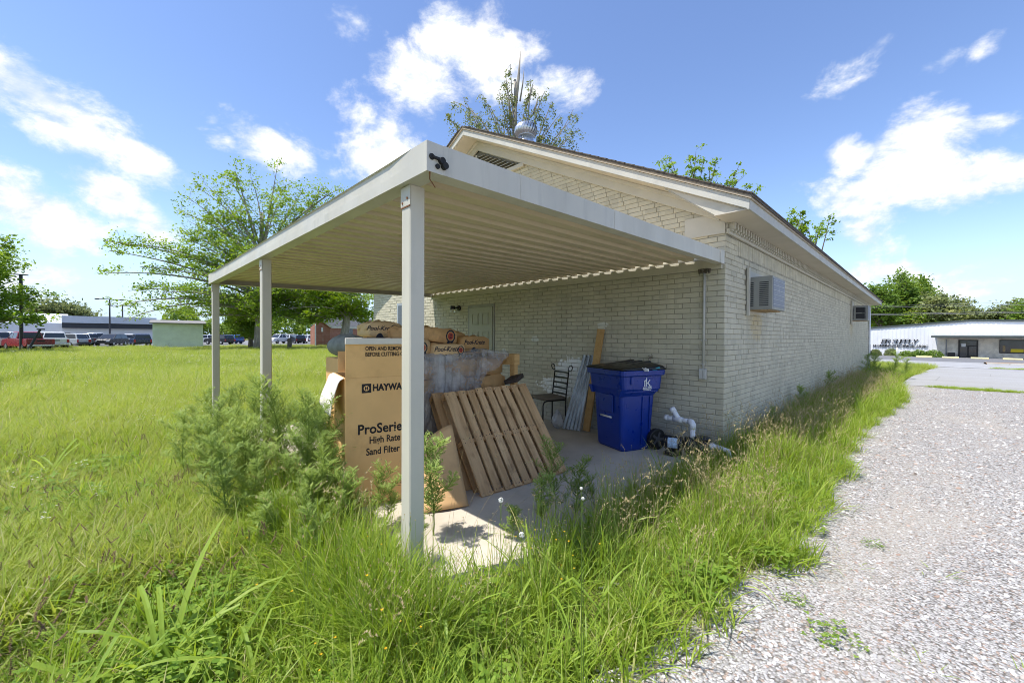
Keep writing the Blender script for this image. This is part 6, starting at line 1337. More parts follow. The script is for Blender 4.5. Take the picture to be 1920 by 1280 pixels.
for (us, r, lab, s) in (([(1240, 300), (1255, 293), (1250, 310), (1290, 290), (1305, 284), (1320, 300), (1300, 315), (1330, 315), (1345, 300), (1385, 312), (1395, 330), (1405, 350), (1370, 345), (1345, 335), (1290, 330), (1265, 330), (1418, 355), (1320, 330)], 36., 'tree with loose tufts showing above the middle of the roof slope', 41), ([(1462, 412), (1480, 400), (1500, 395), (1505, 410), (1540, 415), (1555, 412), (1530, 430), (1515, 425), (1475, 418), (1492, 408)], 38., 'tree with one leafy branch showing over the right eave', 42)):
    uc = us[0][0]+60; q = far(uc, r); ztop = zat(uc, min(v for u, v in us)+60, r)
    lo_u, hi_u = min(a for a, b in us), max(a for a, b in us); vb = max(b for a, b in us)
    tree(lab, q, px_tips(us, uc, r, .8, rg)+px_tips(fill([(lo_u, vb+40), (hi_u-30, vb+40), (hi_u-50, vb+130), (lo_u+10, vb+130)], 26), uc, r, 2., rg), [q[0], q[1], ztop], .3, .19, LEAF_A, n_sub=6, n_leaf=26, spread=.75, seed=s, start=.35, group='trees behind the building', inner=.62)
# wood behind the supply store, tree by tree
spec = [(1650, 535, 38, LEAF_B), (1690, 517, 40, LEAF_B), (1725, 522, 40, LEAF_B), (1760, 560, 36, LEAF_C), (1795, 568, 34, LEAF_C), (1640, 590, 26, LEAF_D), (1670, 585, 26, LEAF_D), (1710, 582, 34, LEAF_A), (1830, 596, 22, LEAF_B), (1868, 584, 32, LEAF_C), (1905, 574, 34, LEAF_C), (1950, 570, 40, LEAF_B), (2010, 560, 45, LEAF_B), (1615, 560, 30, LEAF_B), (1745, 585, 34, LEAF_A), (1785, 590, 30, LEAF_A)]
names = ['tall dark tree nearest the eave behind the store', 'tallest dark green tree behind the store', 'second tall dark tree behind the store sign', 'open crowned tree right of the two tallest', 'greyish tree with a lone tuft on top, right of the open crowned one', 'bright yellow green young tree low behind the left end of the store', 'bright young tree beside the yellow green one', 'mid green tree in front of the tallest dark one', 'low dark tree in the gap of the wood', 'greyish tree behind the shop canopy', 'greyish green tree near the right border', 'dark tree just beyond the right border', 'broad dark tree beyond the right border', 'dark tree mostly hidden behind the end of the brick wall', 'mid green tree below the open crowned one', 'mid green tree low behind the store gable']
for k, ((u, v0, w, mt), lab) in enumerate(zip(spec, names)):
    r = 92.+(k*7 % 19); q = far(u, r); pts = [(u+w*1.05*math.cos(a)*rg.uniform(.35, 1.), 622-(622-v0)*(.25+.75*abs(math.sin(a))*rg.uniform(.55, 1))) for a in np.linspace(.05, 3.1, 24)]+[(u+rg.uniform(-.3, .3)*w, v0+rg.uniform(0, 10))]
    tree(lab, q, px_tips(pts, u, r, 4, rg), [q[0], q[1], zat(u, v0+20, r)], .35, .50, mt, n_sub=9, n_leaf=26, spread=2.2, seed=60+k, group='wood behind the store', start=.15)
# low distant wood beyond the car park
g = np.random.RandomState(55); n = 16000; az = g.uniform(RAD(48), RAD(100), n); rr_ = 175+g.uniform(0, 14, n); hmax = 7.+2.6*np.sin(az*31)+1.8*np.sin(az*77+1)+1.2*np.sin(az*190); hz_ = hmax*g.rand(n)**.6
P = np.stack([CAM_LOC[0]-np.sin(az)*rr_, CAM_LOC[1]+np.cos(az)*rr_, -.3+hz_], 1); nn = g.normal(size=(n, 3)); nn[:, 2] = np.abs(nn[:, 2])+.4; nn /= np.linalg.norm(nn, axis=1)[:, None]
o = leaf_object('distant_wood', P, nn, g.uniform(.7, 1.5, n), g.rand(n), LEAF_B, None, .8); setp(o, 'low distant wood on the horizon beyond the car park', None, None, 'stuff')
# shrubs along the store wall
SHN = ['leftmost pale tuft of ornamental grass by the store wall', 'second pale ornamental grass tuft, under the sign', 'round green shrub under the word at the middle of the sign', 'round green shrub left of the wheel stop', 'rightmost round shrub beside the stone entrance']
for k, (u, v, w, h) in enumerate(((1641, 660, 8, 9), (1671, 660, 9, 11), (1700, 662, 11, 8), (1724, 661, 11, 10), (1750, 662, 12, 10))):
    r = 62.; q = on(u, 668, 'y', 57.5); z = float(ground_z(q[0], 57.5)); sc_ = 57*1.0/CAM_F*1.35; n = 900; g = np.random.RandomState(90+k); rad = w*sc_*.72; hh = h*sc_*.80
    o = thing('garden_shrub', SHN[k], 'shrub', (q[0], 57.5, z), group='shrubs along the store wall'); a = g.normal(size=(n, 3)); a /= np.linalg.norm(a, axis=1)[:, None]; a[:, 2] = np.abs(a[:, 2]); rr_ = g.rand(n)[:, None]**.35; p = a*rr_*np.array((rad, rad, hh)); nn = a+g.normal(0, .6, (n, 3)); nn /= np.linalg.norm(nn, axis=1)[:, None]
    leaf_object('foliage', p, nn, np.full(n, .16 if k > 1 else .30), g.rand(n), LEAF_B if k > 1 else LEAF_C, o, .6 if k > 1 else .18); mb = MB(); mb.tube([(q[0], 57.5, z-.1), (q[0], 57.5, z+hh*.6)], [.05, .03], 6); mb.build('stem', BARK, o)
# ------------------------------------------------------------------ grasses and weeds
GRASS = leafmat('grass_blades', (.125, .20, .025), [(.20, .31, .035), (.29, .40, .05), (.37, .46, .08), (.52, .48, .22)], .45, .45)
FIELD = leafmat('field_grass_blades', (.19, .27, .035), [(.26, .35, .05), (.33, .41, .07), (.39, .45, .10), (.48, .46, .24)], .44, .6)
WEED = leafmat('weed_leaves', (.14, .215, .048), [(.205, .295, .07), (.285, .38, .095), (.40, .48, .16)], .42, .55)
BROADL = leafmat('broad_blades', (.15, .25, .035), [(.22, .34, .05), (.31, .43, .065), (.40, .50, .11)], .46, .40)
STRAW = leafmat('straw', (.34, .27, .13), [(.42, .34, .18), (.50, .42, .24)], .30, .7)
SPIKE = leafmat('brown_spikes', (.09, .06, .03), [(.15, .10, .05), (.23, .16, .085)], .1, .8)
WHITEF = leafmat('white_petals', (.62, .62, .56), [(.72, .72, .66), (.78, .78, .74)], .3, .6)
YELF = leafmat('yellow_petals', (.62, .33, .01), [(.70, .42, .015), (.72, .50, .03)], .3, .6)
DARKG = leafmat('clover_leaves', (.125, .23, .03), [(.18, .30, .04), (.25, .37, .055), (.32, .43, .08)], .42, .5)
MATLIST = [GRASS, BROADL, WEED, STRAW, SPIKE, WHITEF, YELF, DARKG, FIELD]
class PL:
    """plant mesh: strips and leaves with a tint value per vertex"""
    def __init__(s): s.v = []; s.f = []; s.t = []; s.mi = []
    def strip(s, pts, ws, side, tint, mi=0):
        b = len(s.v); n = len(pts)
        for p, w in zip(pts, ws):
            if w < 1e-5: s.v.append(tuple(p)); s.t.append(tint); continue
            s.v.append(tuple(p-side*w)); s.v.append(tuple(p+side*w)); s.t += [tint, tint]
        for i in range(n-1):
            a = b+2*i
            if ws[i+1] < 1e-5: s.f.append((a, a+1, a+2))
            else: s.f.append((a, a+1, a+3, a+2))
            s.mi.append(mi)
    def blade(s, rg, base, az, L, w, lean, droop, tint, mi=0, n=4, kink=None):
        d = np.array((math.cos(az), math.sin(az), 0)); side = np.array((-d[1], d[0], 0)); tw = rg.uniform(-.5, .5); side = side*math.cos(tw)+np.array((0, 0, 1))*math.sin(tw)*.6
        pts = []; p = np.array(base, float); th = lean; st = L/n
        for i in range(n+1):
            pts.append(p.copy()); th += droop/n*(1+.6*i/n)
            if kink is not None and i == kink: th += 1.25
            p = p+st*(d*math.sin(th)+np.array((0, 0, math.cos(th))))
        ws = [w*.5*(.75 if i == 0 else (1 if i < n*.6 else (1-(i/n-.55)/.45*.75))) for i in range(n)]+[0]
        if w > .0088:      # broad blades are keeled along the midrib
            h = [side*x*.5 for x in ws]; up_ = np.cross(d, side); up_ = up_/np.linalg.norm(up_)
            for sg in (-1, 1): s.strip([p_+sg*q_+up_*np.linalg.norm(q_)*.45 for p_, q_ in zip(pts, h)], [x*.5 for x in ws], side+sg*up_*.45, tint+(.12 if sg > 0 else -.06), mi)
        else: s.strip(pts, ws, side, tint, mi)
    def stem(s, pts, r, tint, mi=0):
        pts = [np.array(p, float) for p in pts]
        for ax in (np.array((1., 0, 0)), np.array((0, 1., 0))): s.strip(pts, [r*(1-.5*i/(len(pts)-1)) for i in range(len(pts))], ax, tint, mi)
    def diamond(s, c, a, b, tint, mi=0):
        k = len(s.v); s.v += [tuple(c-a), tuple(c+b), tuple(c+a), tuple(c-b)]; s.t += [tint]*4; s.f.append((k, k+1, k+2, k+3)); s.mi.append(mi)
    def mesh(s, name):
        me = bpy.data.meshes.new(name); me.from_pydata([tuple(map(float, p)) for p in s.v], [], s.f)
        for m in MATLIST: me.materials.append(m)
        me.polygons.foreach_set('material_index', s.mi); at = me.attributes.new('tint', 'FLOAT', 'POINT'); at.data.foreach_set('value', np.array(s.t, np.float32)); me.update(); return me
def tuft(seed, n, L, w, spread, lean=(.05, .55), droop=(.2, 1.3), tint=(.1, .75), mi=0, segs=4, dry=.05):
    rg = np.random.RandomState(seed); p = PL()
    for k in range(n):
        a = rg.uniform(0, 6.283); r = spread*math.sqrt(rg.rand()); tt = rg.uniform(*tint)
        if rg.rand() < dry: tt = 1.
        p.blade(rg, (r*math.cos(a), r*math.sin(a), -.015), rg.uniform(0, 6.283), rg.uniform(*L), rg.uniform(*w), rg.uniform(*lean), rg.uniform(*droop), tt, mi, segs)
    return p
def seedhead(p, rg, base, h, az, lean, kind):
    d = np.array((math.cos(az), math.sin(az), 0.)); pts = [np.array(base, float)]; th = lean*.3
    n = 6
    for i in range(n): th += lean/n; pts.append(pts[-1]+h/n*(d*math.sin(th)+np.array((0, 0, math.cos(th)))))
    if kind == 'straw':
        p.stem(pts, .0011, rg.uniform(.2, .9), 3); q = pts[-1]; th2 = th
        for i in range(16):
            th2 += .06; q = q+.0085*(d*math.sin(th2)+np.array((0, 0, math.cos(th2)))); s_ = rg.normal(size=3); s_ /= np.linalg.norm(s_)
            p.diamond(q+s_*.005, s_*.008+np.array((0, 0, .006)), np.cross(s_, (0, 0, 1))*.0035, rg.rand(), 3)
    elif kind == 'spike':
        p.stem(pts, .0012, rg.uniform(.1, .6), 2); q = pts[-1]
        for i in range(9): 
            q = q+.0055*(d*math.sin(th)+np.array((0, 0, math.cos(th)))); a = rg.uniform(0, 6.28)
            for j in range(3): s_ = np.array((math.cos(a+2.1*j), math.sin(a+2.1*j), .4)); p.diamond(q+s_*.002, s_*.0045, np.array((-s_[1], s_[0], 0))*.003, rg.rand(), 4)
    elif kind in ('white', 'yellow', 'bud'):
        p.stem(pts, .0011, rg.uniform(.2, .8), 2); q = pts[-1]
        for b in range(3 if kind == 'white' else 1):
            q2 = q+rg.normal(0, .018, 3)*(1 if kind == 'white' else 0)
            if kind == 'white': p.stem([pts[-2], q2], .0008, .5, 2)
            m = {'white': 5, 'yellow': 6, 'bud': 3}[kind]; rr_ = .0075 if kind != 'bud' else .004
            for j in range(6): a = j*1.047; s_ = np.array((math.cos(a), math.sin(a), .35 if kind != 'bud' else 1.4)); p.diamond(q2+s_*rr_*.5, s_*rr_*.6, np.array((-s_[1], s_[0], 0))*rr_*.35, rg.rand(), m)
def stalks(seed, n, h, spread, kind, lean=(.05, .5)):
    rg = np.random.RandomState(seed); p = PL()
    for k in range(n): a = rg.uniform(0, 6.283); r = spread*math.sqrt(rg.rand()); seedhead(p, rg, (r*math.cos(a), r*math.sin(a), -.01), rg.uniform(*h), rg.uniform(0, 6.283), rg.uniform(*lean), kind)
    return p
def clover(seed, n, spread, h=(.05, .13), s=(.010, .020)):
    rg = np.random.RandomState(seed); p = PL()
    for k in range(n):
        a = rg.uniform(0, 6.283); r = spread*math.sqrt(rg.rand()); b = np.array((r*math.cos(a), r*math.sin(a), 0)); t = b+np.array((rg.normal(0, .02), rg.normal(0, .02), rg.uniform(*h))); p.stem([b, t], .0008, .4, 7); az = rg.uniform(0, 6.28); sz = rg.uniform(*s); tt = rg.rand()
        for j in range(3):
            d = np.array((math.cos(az+2.094*j), math.sin(az+2.094*j), rg.uniform(-.25, .15))); side = np.array((-d[1], d[0], 0)); c = t+d*sz*.75; k0 = len(p.v)
            for an in (0, 60, 120, 180, 240, 300): q = c+d*sz*.72*math.cos(RAD(an))+side*sz*.60*math.sin(RAD(an)); p.v.append(tuple(q)); p.t.append(tt)
            p.f.append(tuple(range(k0, k0+6))); p.mi.append(7)
    return p
def feather(p, rg, base, d, L, tint, mi=2, lobes=7, w=.0058):
    """finely cut leaf: a midrib with narrow lobes"""
    d = d/np.linalg.norm(d); side = np.cross(d, (0, 0, 1.)); side /= np.linalg.norm(side)+1e-9; p.strip([base, base+d*L*.5, base+d*L+np.array((0, 0, -.12*L))], [w*.4, w*.4, 0], side, tint, mi)
    for k in range(lobes):
        t = .25+.7*k/lobes; s_ = 1 if k % 2 else -1; q = base+d*L*t+np.array((0, 0, -.12*L*t*t)); l = L*.42*(1.1-t)+.008; e = d*.75+side*s_*rg.uniform(.5, 1.)+np.array((0, 0, rg.uniform(-.2, .25))); e /= np.linalg.norm(e); n_ = np.cross(e, side); n_ = np.cross(e, (0, 0, 1.)); n_ /= np.linalg.norm(n_)+1e-9
        p.strip([q, q+e*l*.55, q+e*l], [w*.35, w*.55, 0], n_, tint+rg.uniform(-.1, .1), mi)
def weed_plant(seed, H, nb, lobes=7, leafL=.115, dens=1.2):
    """tall branching weed with finely cut leaves"""
    rg = np.random.RandomState(seed); st, lf = PL(), PL()
    def branch(base, d, L, depth, r):
        n = 6; pts = [np.array(base, float)]; dd = d.copy()
        for i in range(n): dd = dd+np.array((0, 0, .05))+rg.normal(0, .06, 3); dd /= np.linalg.norm(dd); pts.append(pts[-1]+dd*L/n)
        st.stem(pts, r, rg.uniform(0, .5), 2)
        m = int((10+L*46)*dens)
        for k in range(m):
            t = (.12 if depth else .22)+(.88 if depth else .78)*(k+rg.rand())/m; i = min(int(t*n), n-1); q = pts[i]+(pts[i+1]-pts[i])*(t*n-i); az = k*2.4+rg.uniform(-.4, .4); e = np.array((math.cos(az), math.sin(az), rg.uniform(.1, .9)))+dd*.5
            feather(lf, rg, q, e, leafL*rg.uniform(.6, 1.2)*(1.15-.55*t), np.clip(.25+.5*t+rg.normal(0, .15), 0, 1), 2, lobes)
        if depth == 0:
            for k in range(nb):
                t = .18+.72*(k+rg.rand())/nb; i = min(int(t*n), n-1); q = pts[i]+(pts[i+1]-pts[i])*(t*n-i); az = k*2.4+rg.uniform(-.5, .5); e = np.array((math.cos(az), math.sin(az), rg.uniform(.7, 1.3))); branch(q, e/np.linalg.norm(e), L*(.42-.22*t)*rg.uniform(.8, 1.2), 1, r*.5)
    branch((0, 0, 0), np.array((rg.normal(0, .08), rg.normal(0, .08), 1.)), H, 0, .0045); return st.mesh('stem'), lf.mesh('foliage')

def ok_grass(x, y, pad=.0):
    x, y = np.asarray(x), np.asarray(y)
    slab = (x > -5.61-pad) & (x < -.01+pad) & (y > -4.27-pad) & (y < .02); hs = (x > -9.77) & (x < .03+pad) & (y > -.13) & (y < 17.56)
    gr = (y < 12.75) & (x > gravel_edge(y)-.02); asp = (y >= 12.75) & (x > np.interp(y, [12.6, 17, 24.5, 28.2], [1.05, 1.25, 1.8, 2.0])) ; rd = (y > 28.2); cp = (x < -77)
    shed = (np.hypot(x-(sA[0]+sB[0])/2, y-(sA[1]+sB[1])/2) < 2.2)
    near = np.hypot(x-CAM_LOC[0], y-CAM_LOC[1]) < .75
    return ~(slab | hs | gr | asp | rd | cp | near | shed)
def region(n, x0, x1, y0, y1, f=None, seed=0):
    g = np.random.RandomState(seed); x = g.uniform(x0, x1, n); y = g.uniform(y0, y1, n); m = ok_grass(x, y)
    if f is not None: m &= f(x, y, g)
    x, y = x[m], y[m]; return np.stack([x, y, ground_z(x, y)], 1)
def vnoise(x, y, s, seed=0):
    g = np.random.RandomState(seed); v = 0
    for k in range(6): a, b, ph = g.normal(0, 1/s), g.normal(0, 1/s), g.uniform(0, 6.28); v = v+np.sin(a*x*2+b*y*2+ph)
    return v/6*1.6
# ---- near ground cover
K_LUSH = kinds('lush_grass_kinds', [tuft(100+i, 30, (.13, .34), (.0045, .0095), .11).mesh('lush_tuft') for i in range(6)])
K_FINE = kinds('fine_grass_kinds', [tuft(120+i, 46, (.07, .20), (.0018, .0036), .12, lean=(.1, .9), tint=(.35, .95), dry=.16, segs=3).mesh('fine_tuft') for i in range(5)])
K_TALL = kinds('tall_grass_kinds', [tuft(140+i, 30, (.28, .55), (.004, .008), .09, lean=(.02, .45), droop=(.2, 1.2), tint=(.05, .7)).mesh('tall_tuft') for i in range(5)])
K_CLOV = kinds('clover_kinds', [clover(160+i, 34, .13).mesh('clover_patch') for i in range(4)])
K_STRAW = kinds('seed_grass_kinds', [stalks(180+i, 7, (.28, .55), .13, 'straw').mesh('seed_stalks') for i in range(4)]+[stalks(186+i, 8, (.28, .50), .12, 'bud', (.02, .25)).mesh('bud_stalks') for i in range(3)])
K_SPIKE = kinds('plantain_kinds', [stalks(190+i, 6, (.14, .32), .12, 'spike', (.1, .7)).mesh('plantain_stalks') for i in range(3)])
K_WHITE = kinds('white_flower_kinds', [stalks(200+i, 3, (.22, .42), .14, 'white', (.02, .2)).mesh('white_flowers') for i in range(3)])
K_YEL = kinds('yellow_flower_kinds', [stalks(210+i, 2, (.20, .40), .10, 'yellow', (.02, .25)).mesh('yellow_flowers') for i in range(3)])
K_DRY = kinds('dry_grass_kinds', [tuft(220+i, 16, (.15, .40), (.0015, .003), .12, lean=(.5, 1.35), droop=(.2, .7), tint=(.1, .9), mi=3, segs=3, dry=0).mesh('dry_blades') for i in range(3)])
K_WIDE = kinds('wide_grass_kinds', [tuft(230+i, 7, (.22, .50), (.007, .014), .06, lean=(.1, .55), droop=(.8, 2.0), tint=(.2, .9), mi=1, segs=6, dry=.02).mesh('wide_blades') for i in range(4)])
dist = lambda x, y: np.hypot(x-CAM_LOC[0], y-CAM_LOC[1])
lush = lambda x, y: (x > -1.9+.4*np.sin(y*3)) | (vnoise(x, y, .9, 5) > .25)
def cap(lim):   # keep tall growth away from the lens
    return lambda x, y, g: (dist(x, y) > lim)
P1 = region(5200, -8, 1.35, -9, .0, lambda x, y, g: (lush(x, y) | (g.rand(len(x)) < .35)) & (dist(x, y) > .9) & (g.rand(len(x)) < np.clip(3.2/dist(x, y), .25, 1)), 1)
scatter('lush_grass', P1, K_LUSH, 6, (.65, 1.15), .10, label='lush green grass growing round the front of the slab')
P2 = region(8200, -9, 1.4, -10, .0, lambda x, y, g: (~lush(x, y) | (g.rand(len(x)) < .45)) & (g.rand(len(x)) < np.clip(3.4/dist(x, y), .22, 1)), 2)
scatter('fine_grass', P2, K_FINE, 5, (.7, 1.3), .12, label='fine yellowish grass in the left foreground')
P3 = region(900, -3.5, 1.1, -6, .3, lambda x, y, g: (x > -1.5) & (dist(x, y) > 1.35) & (g.rand(len(x)) < np.clip((gravel_edge(y)-x)*1.6, .05, .9)) & (y > -4.9), 3)
scatter('tall_grass', P3, K_TALL, 5, (.6, 1.0), .10, label='tall green grass between the slab and the gravel')
P3a = region(420, -2.1, .2, -4.62, -4.27, None, 24); scatter('slab_edge_grass', P3a, K_TALL, 5, (.6, 1.05), .14, label='tall grass crowding the front edge of the slab')
P3c_ = region(420, -2.1, .25, -4.75, -4.27, None, 25); scatter('slab_edge_grass', P3c_, K_LUSH, 6, (.6, 1.1), .12, label='low grass crowding the front edge of the slab')
P3b = region(2300, .03, 1.3, -.2, 17.5, lambda x, y, g: g.rand(len(x)) < np.clip((gravel_edge(y)-x)*1.7, .12, 1), 4)
scatter('wall_grass', P3b, K_TALL, 5, (.55, 1.0), .14, label='tall grass along the foot of the side wall')
P3c = region(2600, .03, 1.5, -2.5, 17.5, None, 14)
scatter('verge_grass', P3c, K_LUSH, 6, (.55, 1.1), .12, label='low green grass along the edge of the gravel')
P4 = region(1700, -5, 1.35, -9, 1.5, lambda x, y, g: (vnoise(x, y, .5, 8) > -.25) & (g.rand(len(x)) < np.clip(2.8/dist(x, y), .2, 1)), 5)
scatter('clover', P4, K_CLOV, 4, (.7, 1.25), .10, label='low clover leaves among the grass')
P5 = np.concatenate([region(1150, -.1, 1.15, -3.3, 12, lambda x, y, g: (dist(x, y) > 1.9) & (g.rand(len(x)) < np.clip((gravel_edge(y)-x)*1.5, .1, 1)), 6), region(26, -2.2, .4, -4.75, -4.2, lambda x, y, g: dist(x, y) > 1.6, 7)])
P5b = region(150, -1.1, .35, -4.75, -2.6, lambda x, y, g: dist(x, y) > 1.7, 27); scatter('bud_stalks', P5b, K_STRAW, 7, (.8, 1.25), .10, ix=np.random.RandomState(2).randint(4, 7, len(P5b)), label='thin green stalks with small bud heads before the slab')
scatter('seed_grass', P5, K_STRAW, 7, (.75, 1.1), .10, label='tan seed heads on thin stalks beside the slab and wall')
P6 = region(330, -5.5, -.2, -8, -4.35, lambda x, y, g: (vnoise(x, y, .6, 3) > .0) & (dist(x, y) > 1.5), 8)
scatter('plantain_spikes', P6, K_SPIKE, 3, (.8, 1.25), .1, label='dark brown plantain spikes in the left foreground')
P7 = region(800, -26, -2.4, -12, 4, lambda x, y, g: (vnoise(x, y, 1.6, 4) > .1) & (dist(x, y) > 3), 9)
scatter('white_wildflowers', P7, K_WHITE, 3, (.8, 1.2), .08, label='small white wildflowers dotted through the field')
P8 = region(70, -2., .6, -4.9, -2.6, cap(1.5), 10); scatter('yellow_wildflowers', P8, K_YEL, 3, (.7, 1.1), .08, label='small yellow flowers round the foot of the front post')
P9 = np.concatenate([region(1100, -7, 1.25, -9, 0, cap(1.2), 11), region(220, .05, 1.2, 0, 12, None, 12)]); P9b = region(900, -4.2, -.9, -6.6, -4.5, lambda x, y, g: (vnoise(x, y, .55, 31) > .12) & (dist(x, y) > 1.3), 32); P9 = np.concatenate([P9, P9b])
scatter('dry_grass', P9, K_DRY, 3, (.7, 1.1), .1, label='dry straw coloured blades lying over the grass')
P10 = region(520, -3.4, 1.0, -6.2, -2.6, lambda x, y, g: (dist(x, y) > 1.4), 13); scatter('wide_grass', P10, K_WIDE, 4, (.55, .9), .1, label='scattered broad grass blades in the foreground')
# ---- sprigs in the gravel and loose chips
gx_ = [(1238, 1205), (1560, 1200), (1750, 1075), (1640, 1027), (1580, 1035), (1600, 962), (1490, 1132), (1720, 1250), (1440, 1075), (1300, 1230), (1610, 1066), (1910, 1260), (1420, 1090), (1345, 1130)]
K_SPRIG = [tuft(300+i, 14, (.03, .10), (.002, .0035), .035, lean=(.3, 1.2), droop=(.1, .8), tint=(.1, .6), segs=3).mesh('sprig') for i in range(3)]
K_MAT = [clover(330+i, 60, .11, (.01, .05), (.006, .011)).mesh('weed_mat') for i in range(2)]
for i, (u, v) in enumerate(gx_):
    p = on(u, v, 'z', -.05); o = link_mesh('gravel_sprig', K_SPRIG[i % 3] if i not in (1, 3, 6) else K_MAT[i % 2], None, tuple(p), (0, 0, i*1.3), ((1.5, 1.0, 2.2, .6, 1.3, 1.2, .6, 1.6, 1.4, 1.5, 1.5, 1.4, 1.4, 1.5)[i],)*2+((1.2, 1.3, 1.4)[i % 3],))
    setp(o, ['sprig of grass at the very edge of the gravel beside the lowest grass', 'largest green weed mat lying in the middle of the near gravel', 'spidery sprig alone in the right gravel', 'small sprig in the gravel right of the grass tongue', 'tiny sprig left of the small one by the grass tongue', 'tiny sprig highest in the near gravel', 'sprig just below the grass tongue', 'thin upright sprig near the bottom border of the gravel', 'sprig touching the edge of the grass tongue', 'sprig low in the gravel left of the weed mat', 'faint sprig between the tongue and the spidery one', 'sprig in the bottom right corner of the gravel', 'sprig between two tufts at the gravel edge', 'sprig in the gravel inlet beside the grass'][i], 'weed', 'weeds in the gravel')
g = np.random.RandomState(17); cm = []
STONEM = NT('stone_chip'); oi = STONEM.node('ShaderNodeObjectInfo').outputs['Random']; rp = STONEM.node('ShaderNodeValToRGB'); STONEM.l.new(oi, rp.inputs[0]); e = rp.color_ramp.elements; e[0].color = (.36, .35, .34, 1); e[1].color = (.58, .56, .535, 1)
for p_, c_ in ((.2, (.48, .47, .455, 1)), (.6, (.55, .535, .51, 1)), (.78, (.32, .225, .175, 1)), (.88, (.47, .38, .32, 1)), (.94, (.62, .615, .61, 1))): x_ = e.new(p_); x_.color = c_
STONEM.bump(STONEM.noise(90, 3, .6), .3, .003); CHIP = STONEM.finish(rp.outputs[0], .85, 0, .2)
for i in range(6):
    mb = MB(); n = 6; r0 = [g.uniform(.7, 1.2) for _ in range(n)]; rings = []
    for z, s_ in ((-.22, .7), (.0, 1.), (.18, .85), (.26, .5)): rings.append([(s_*r0[k]*math.cos(k*6.283/n), .72*s_*r0[k]*math.sin(k*6.283/n), z+g.uniform(-.05, .05)) for k in range(n)])
    mb.loft(rings); me = mb.mesh('chip'); me.materials.append(CHIP); cm.append(me)
K_CHIP = kinds('chip_kinds', cm)
n = 420000; x = g.uniform(.2, 11, n); y = g.uniform(-9, 12.4, n); d = dist(x, y); inview = (np.arctan2(x-CAM_LOC[0], y-CAM_LOC[1]) > -1.2) & (np.arctan2(x-CAM_LOC[0], y-CAM_LOC[1]) < .35)
m = (x > gravel_edge(y)-.10-.12*g.rand(n)) & (d > .5) & inview & (g.rand(n) < np.clip(2.4/d, .06, 1)**1.5); x, y, d = x[m], y[m], d[m]
sc_ = (.0052+.0085*g.rand(len(x))**3)*np.clip(d/3., 1., 2.6)**.7
scatter('stone_chips', np.stack([x, y, ground_z(x, y)+.014], 1), K_CHIP, 6, (.75, 1.25), .28, zs=(.5, 1.0), sc=sc_, label='loose pale stone chips covering the gravel drive')
x = g.uniform(-.9, 1.2, 900); y = g.uniform(-4.9, -2.2, 900); m = ok_grass(x, y) & (((x-.18)/.30)**2+((y+3.25)/.22)**2 < 1); x, y = x[m], y[m]
scatter('stone_chips', np.stack([x, y, ground_z(x, y)+.012], 1), K_CHIP, 6, (.010, .022), .3, zs=(.5, 1.), label='patch of pale stones showing through the grass by the slab corner')
# ---- the field
K_FLD = kinds('field_kinds', [tuft(400+i, 26, (.16, .40), (.006, .012), .26, lean=(.05, .6), droop=(.2, 1.2), tint=((.05, .6), (.3, .95))[i > 2], mi=8, segs=2, dry=(.03, .16)[i > 2]).mesh('field_tuft') for i in range(6)])
g = np.random.RandomState(23); n = 62000; az = g.uniform(RAD(38), RAD(108), n); r = np.exp(g.uniform(math.log(3.2), math.log(78), n)); x, y = CAM_LOC[0]-np.sin(az)*r, CAM_LOC[1]+np.cos(az)*r; m = ok_grass(x, y); fa, fb = on(0, 738, 'z', -.2), on(620, 712, 'z', -.2); fd_ = (fb-fa)[:2]/np.linalg.norm((fb-fa)[:2]); off_ = np.abs((x-fa[0])*-fd_[1]+(y-fa[1])*fd_[0])
m &= ((off_ > .45+.25*vnoise(x, y, .8, 41)) | (g.rand(n) < .22)) & ((vnoise(x, y, 2.6, 42) > -.62) | (g.rand(n) < .4))       # worn track and thin patches
x, y, r = x[m], y[m], r[m]
scatter('field_grass', np.stack([x, y, ground_z(x, y)], 1), K_FLD, 6, (.6, 1.25), .10, ix=np.clip(np.random.RandomState(3).randint(0, 3, len(x))+3*(vnoise(x, y, 4., 12)+vnoise(x, y, 1.2, 13)*.7+np.random.RandomState(5).normal(0, .3, len(x)) > .0), 0, 5), sc=np.clip(r/9., .62, 2.0)**.55*np.clip(1+.35*vnoise(x, y, 1.7, 43), .55, 1.4), zs=(.6, 1.0), label='bright yellow green meadow grass filling the field')
x, y = g.uniform(-9.5, -.05, 500)*0-9.7-g.rand(500)*1.0, g.uniform(-4, 17, 500); scatter('far_wall_grass', np.stack([x, y, ground_z(x, y)], 1), K_FLD, 6, (.6, .9), .1, label='grass along the far side wall')
n = 5000; x = g.uniform(-7, 1.9, n); y = g.uniform(17.8, 28, n); m = ok_grass(x, y) & ((y > 24.2) | (y < 21.5) | (x < -1)); x, y = x[m], y[m]; scatter('roadside_grass', np.stack([x, y, ground_z(x, y)], 1), K_FLD, 6, (.7, 1.2), .1, label='pale grass strip between the building and the road')
for (cx, cy, rx, ry, lab, nm) in ((2.75, 12.55, 1.0, .32, 'green grass patch at the edge of gravel and asphalt', 'grass_patch'), (5.0, 29.0, .9, .4, 'weedy tuft at the crack by the road', 'grass_patch')):
    a = g.uniform(0, 6.283, 260); q = np.sqrt(g.rand(260)); x, y = cx+rx*q*np.cos(a), cy+ry*q*np.sin(a); scatter(nm, np.stack([x, y, ground_z(x, y)], 1), K_LUSH, 6, (.4, .8), .2, zs=(.3, .6), label=lab)
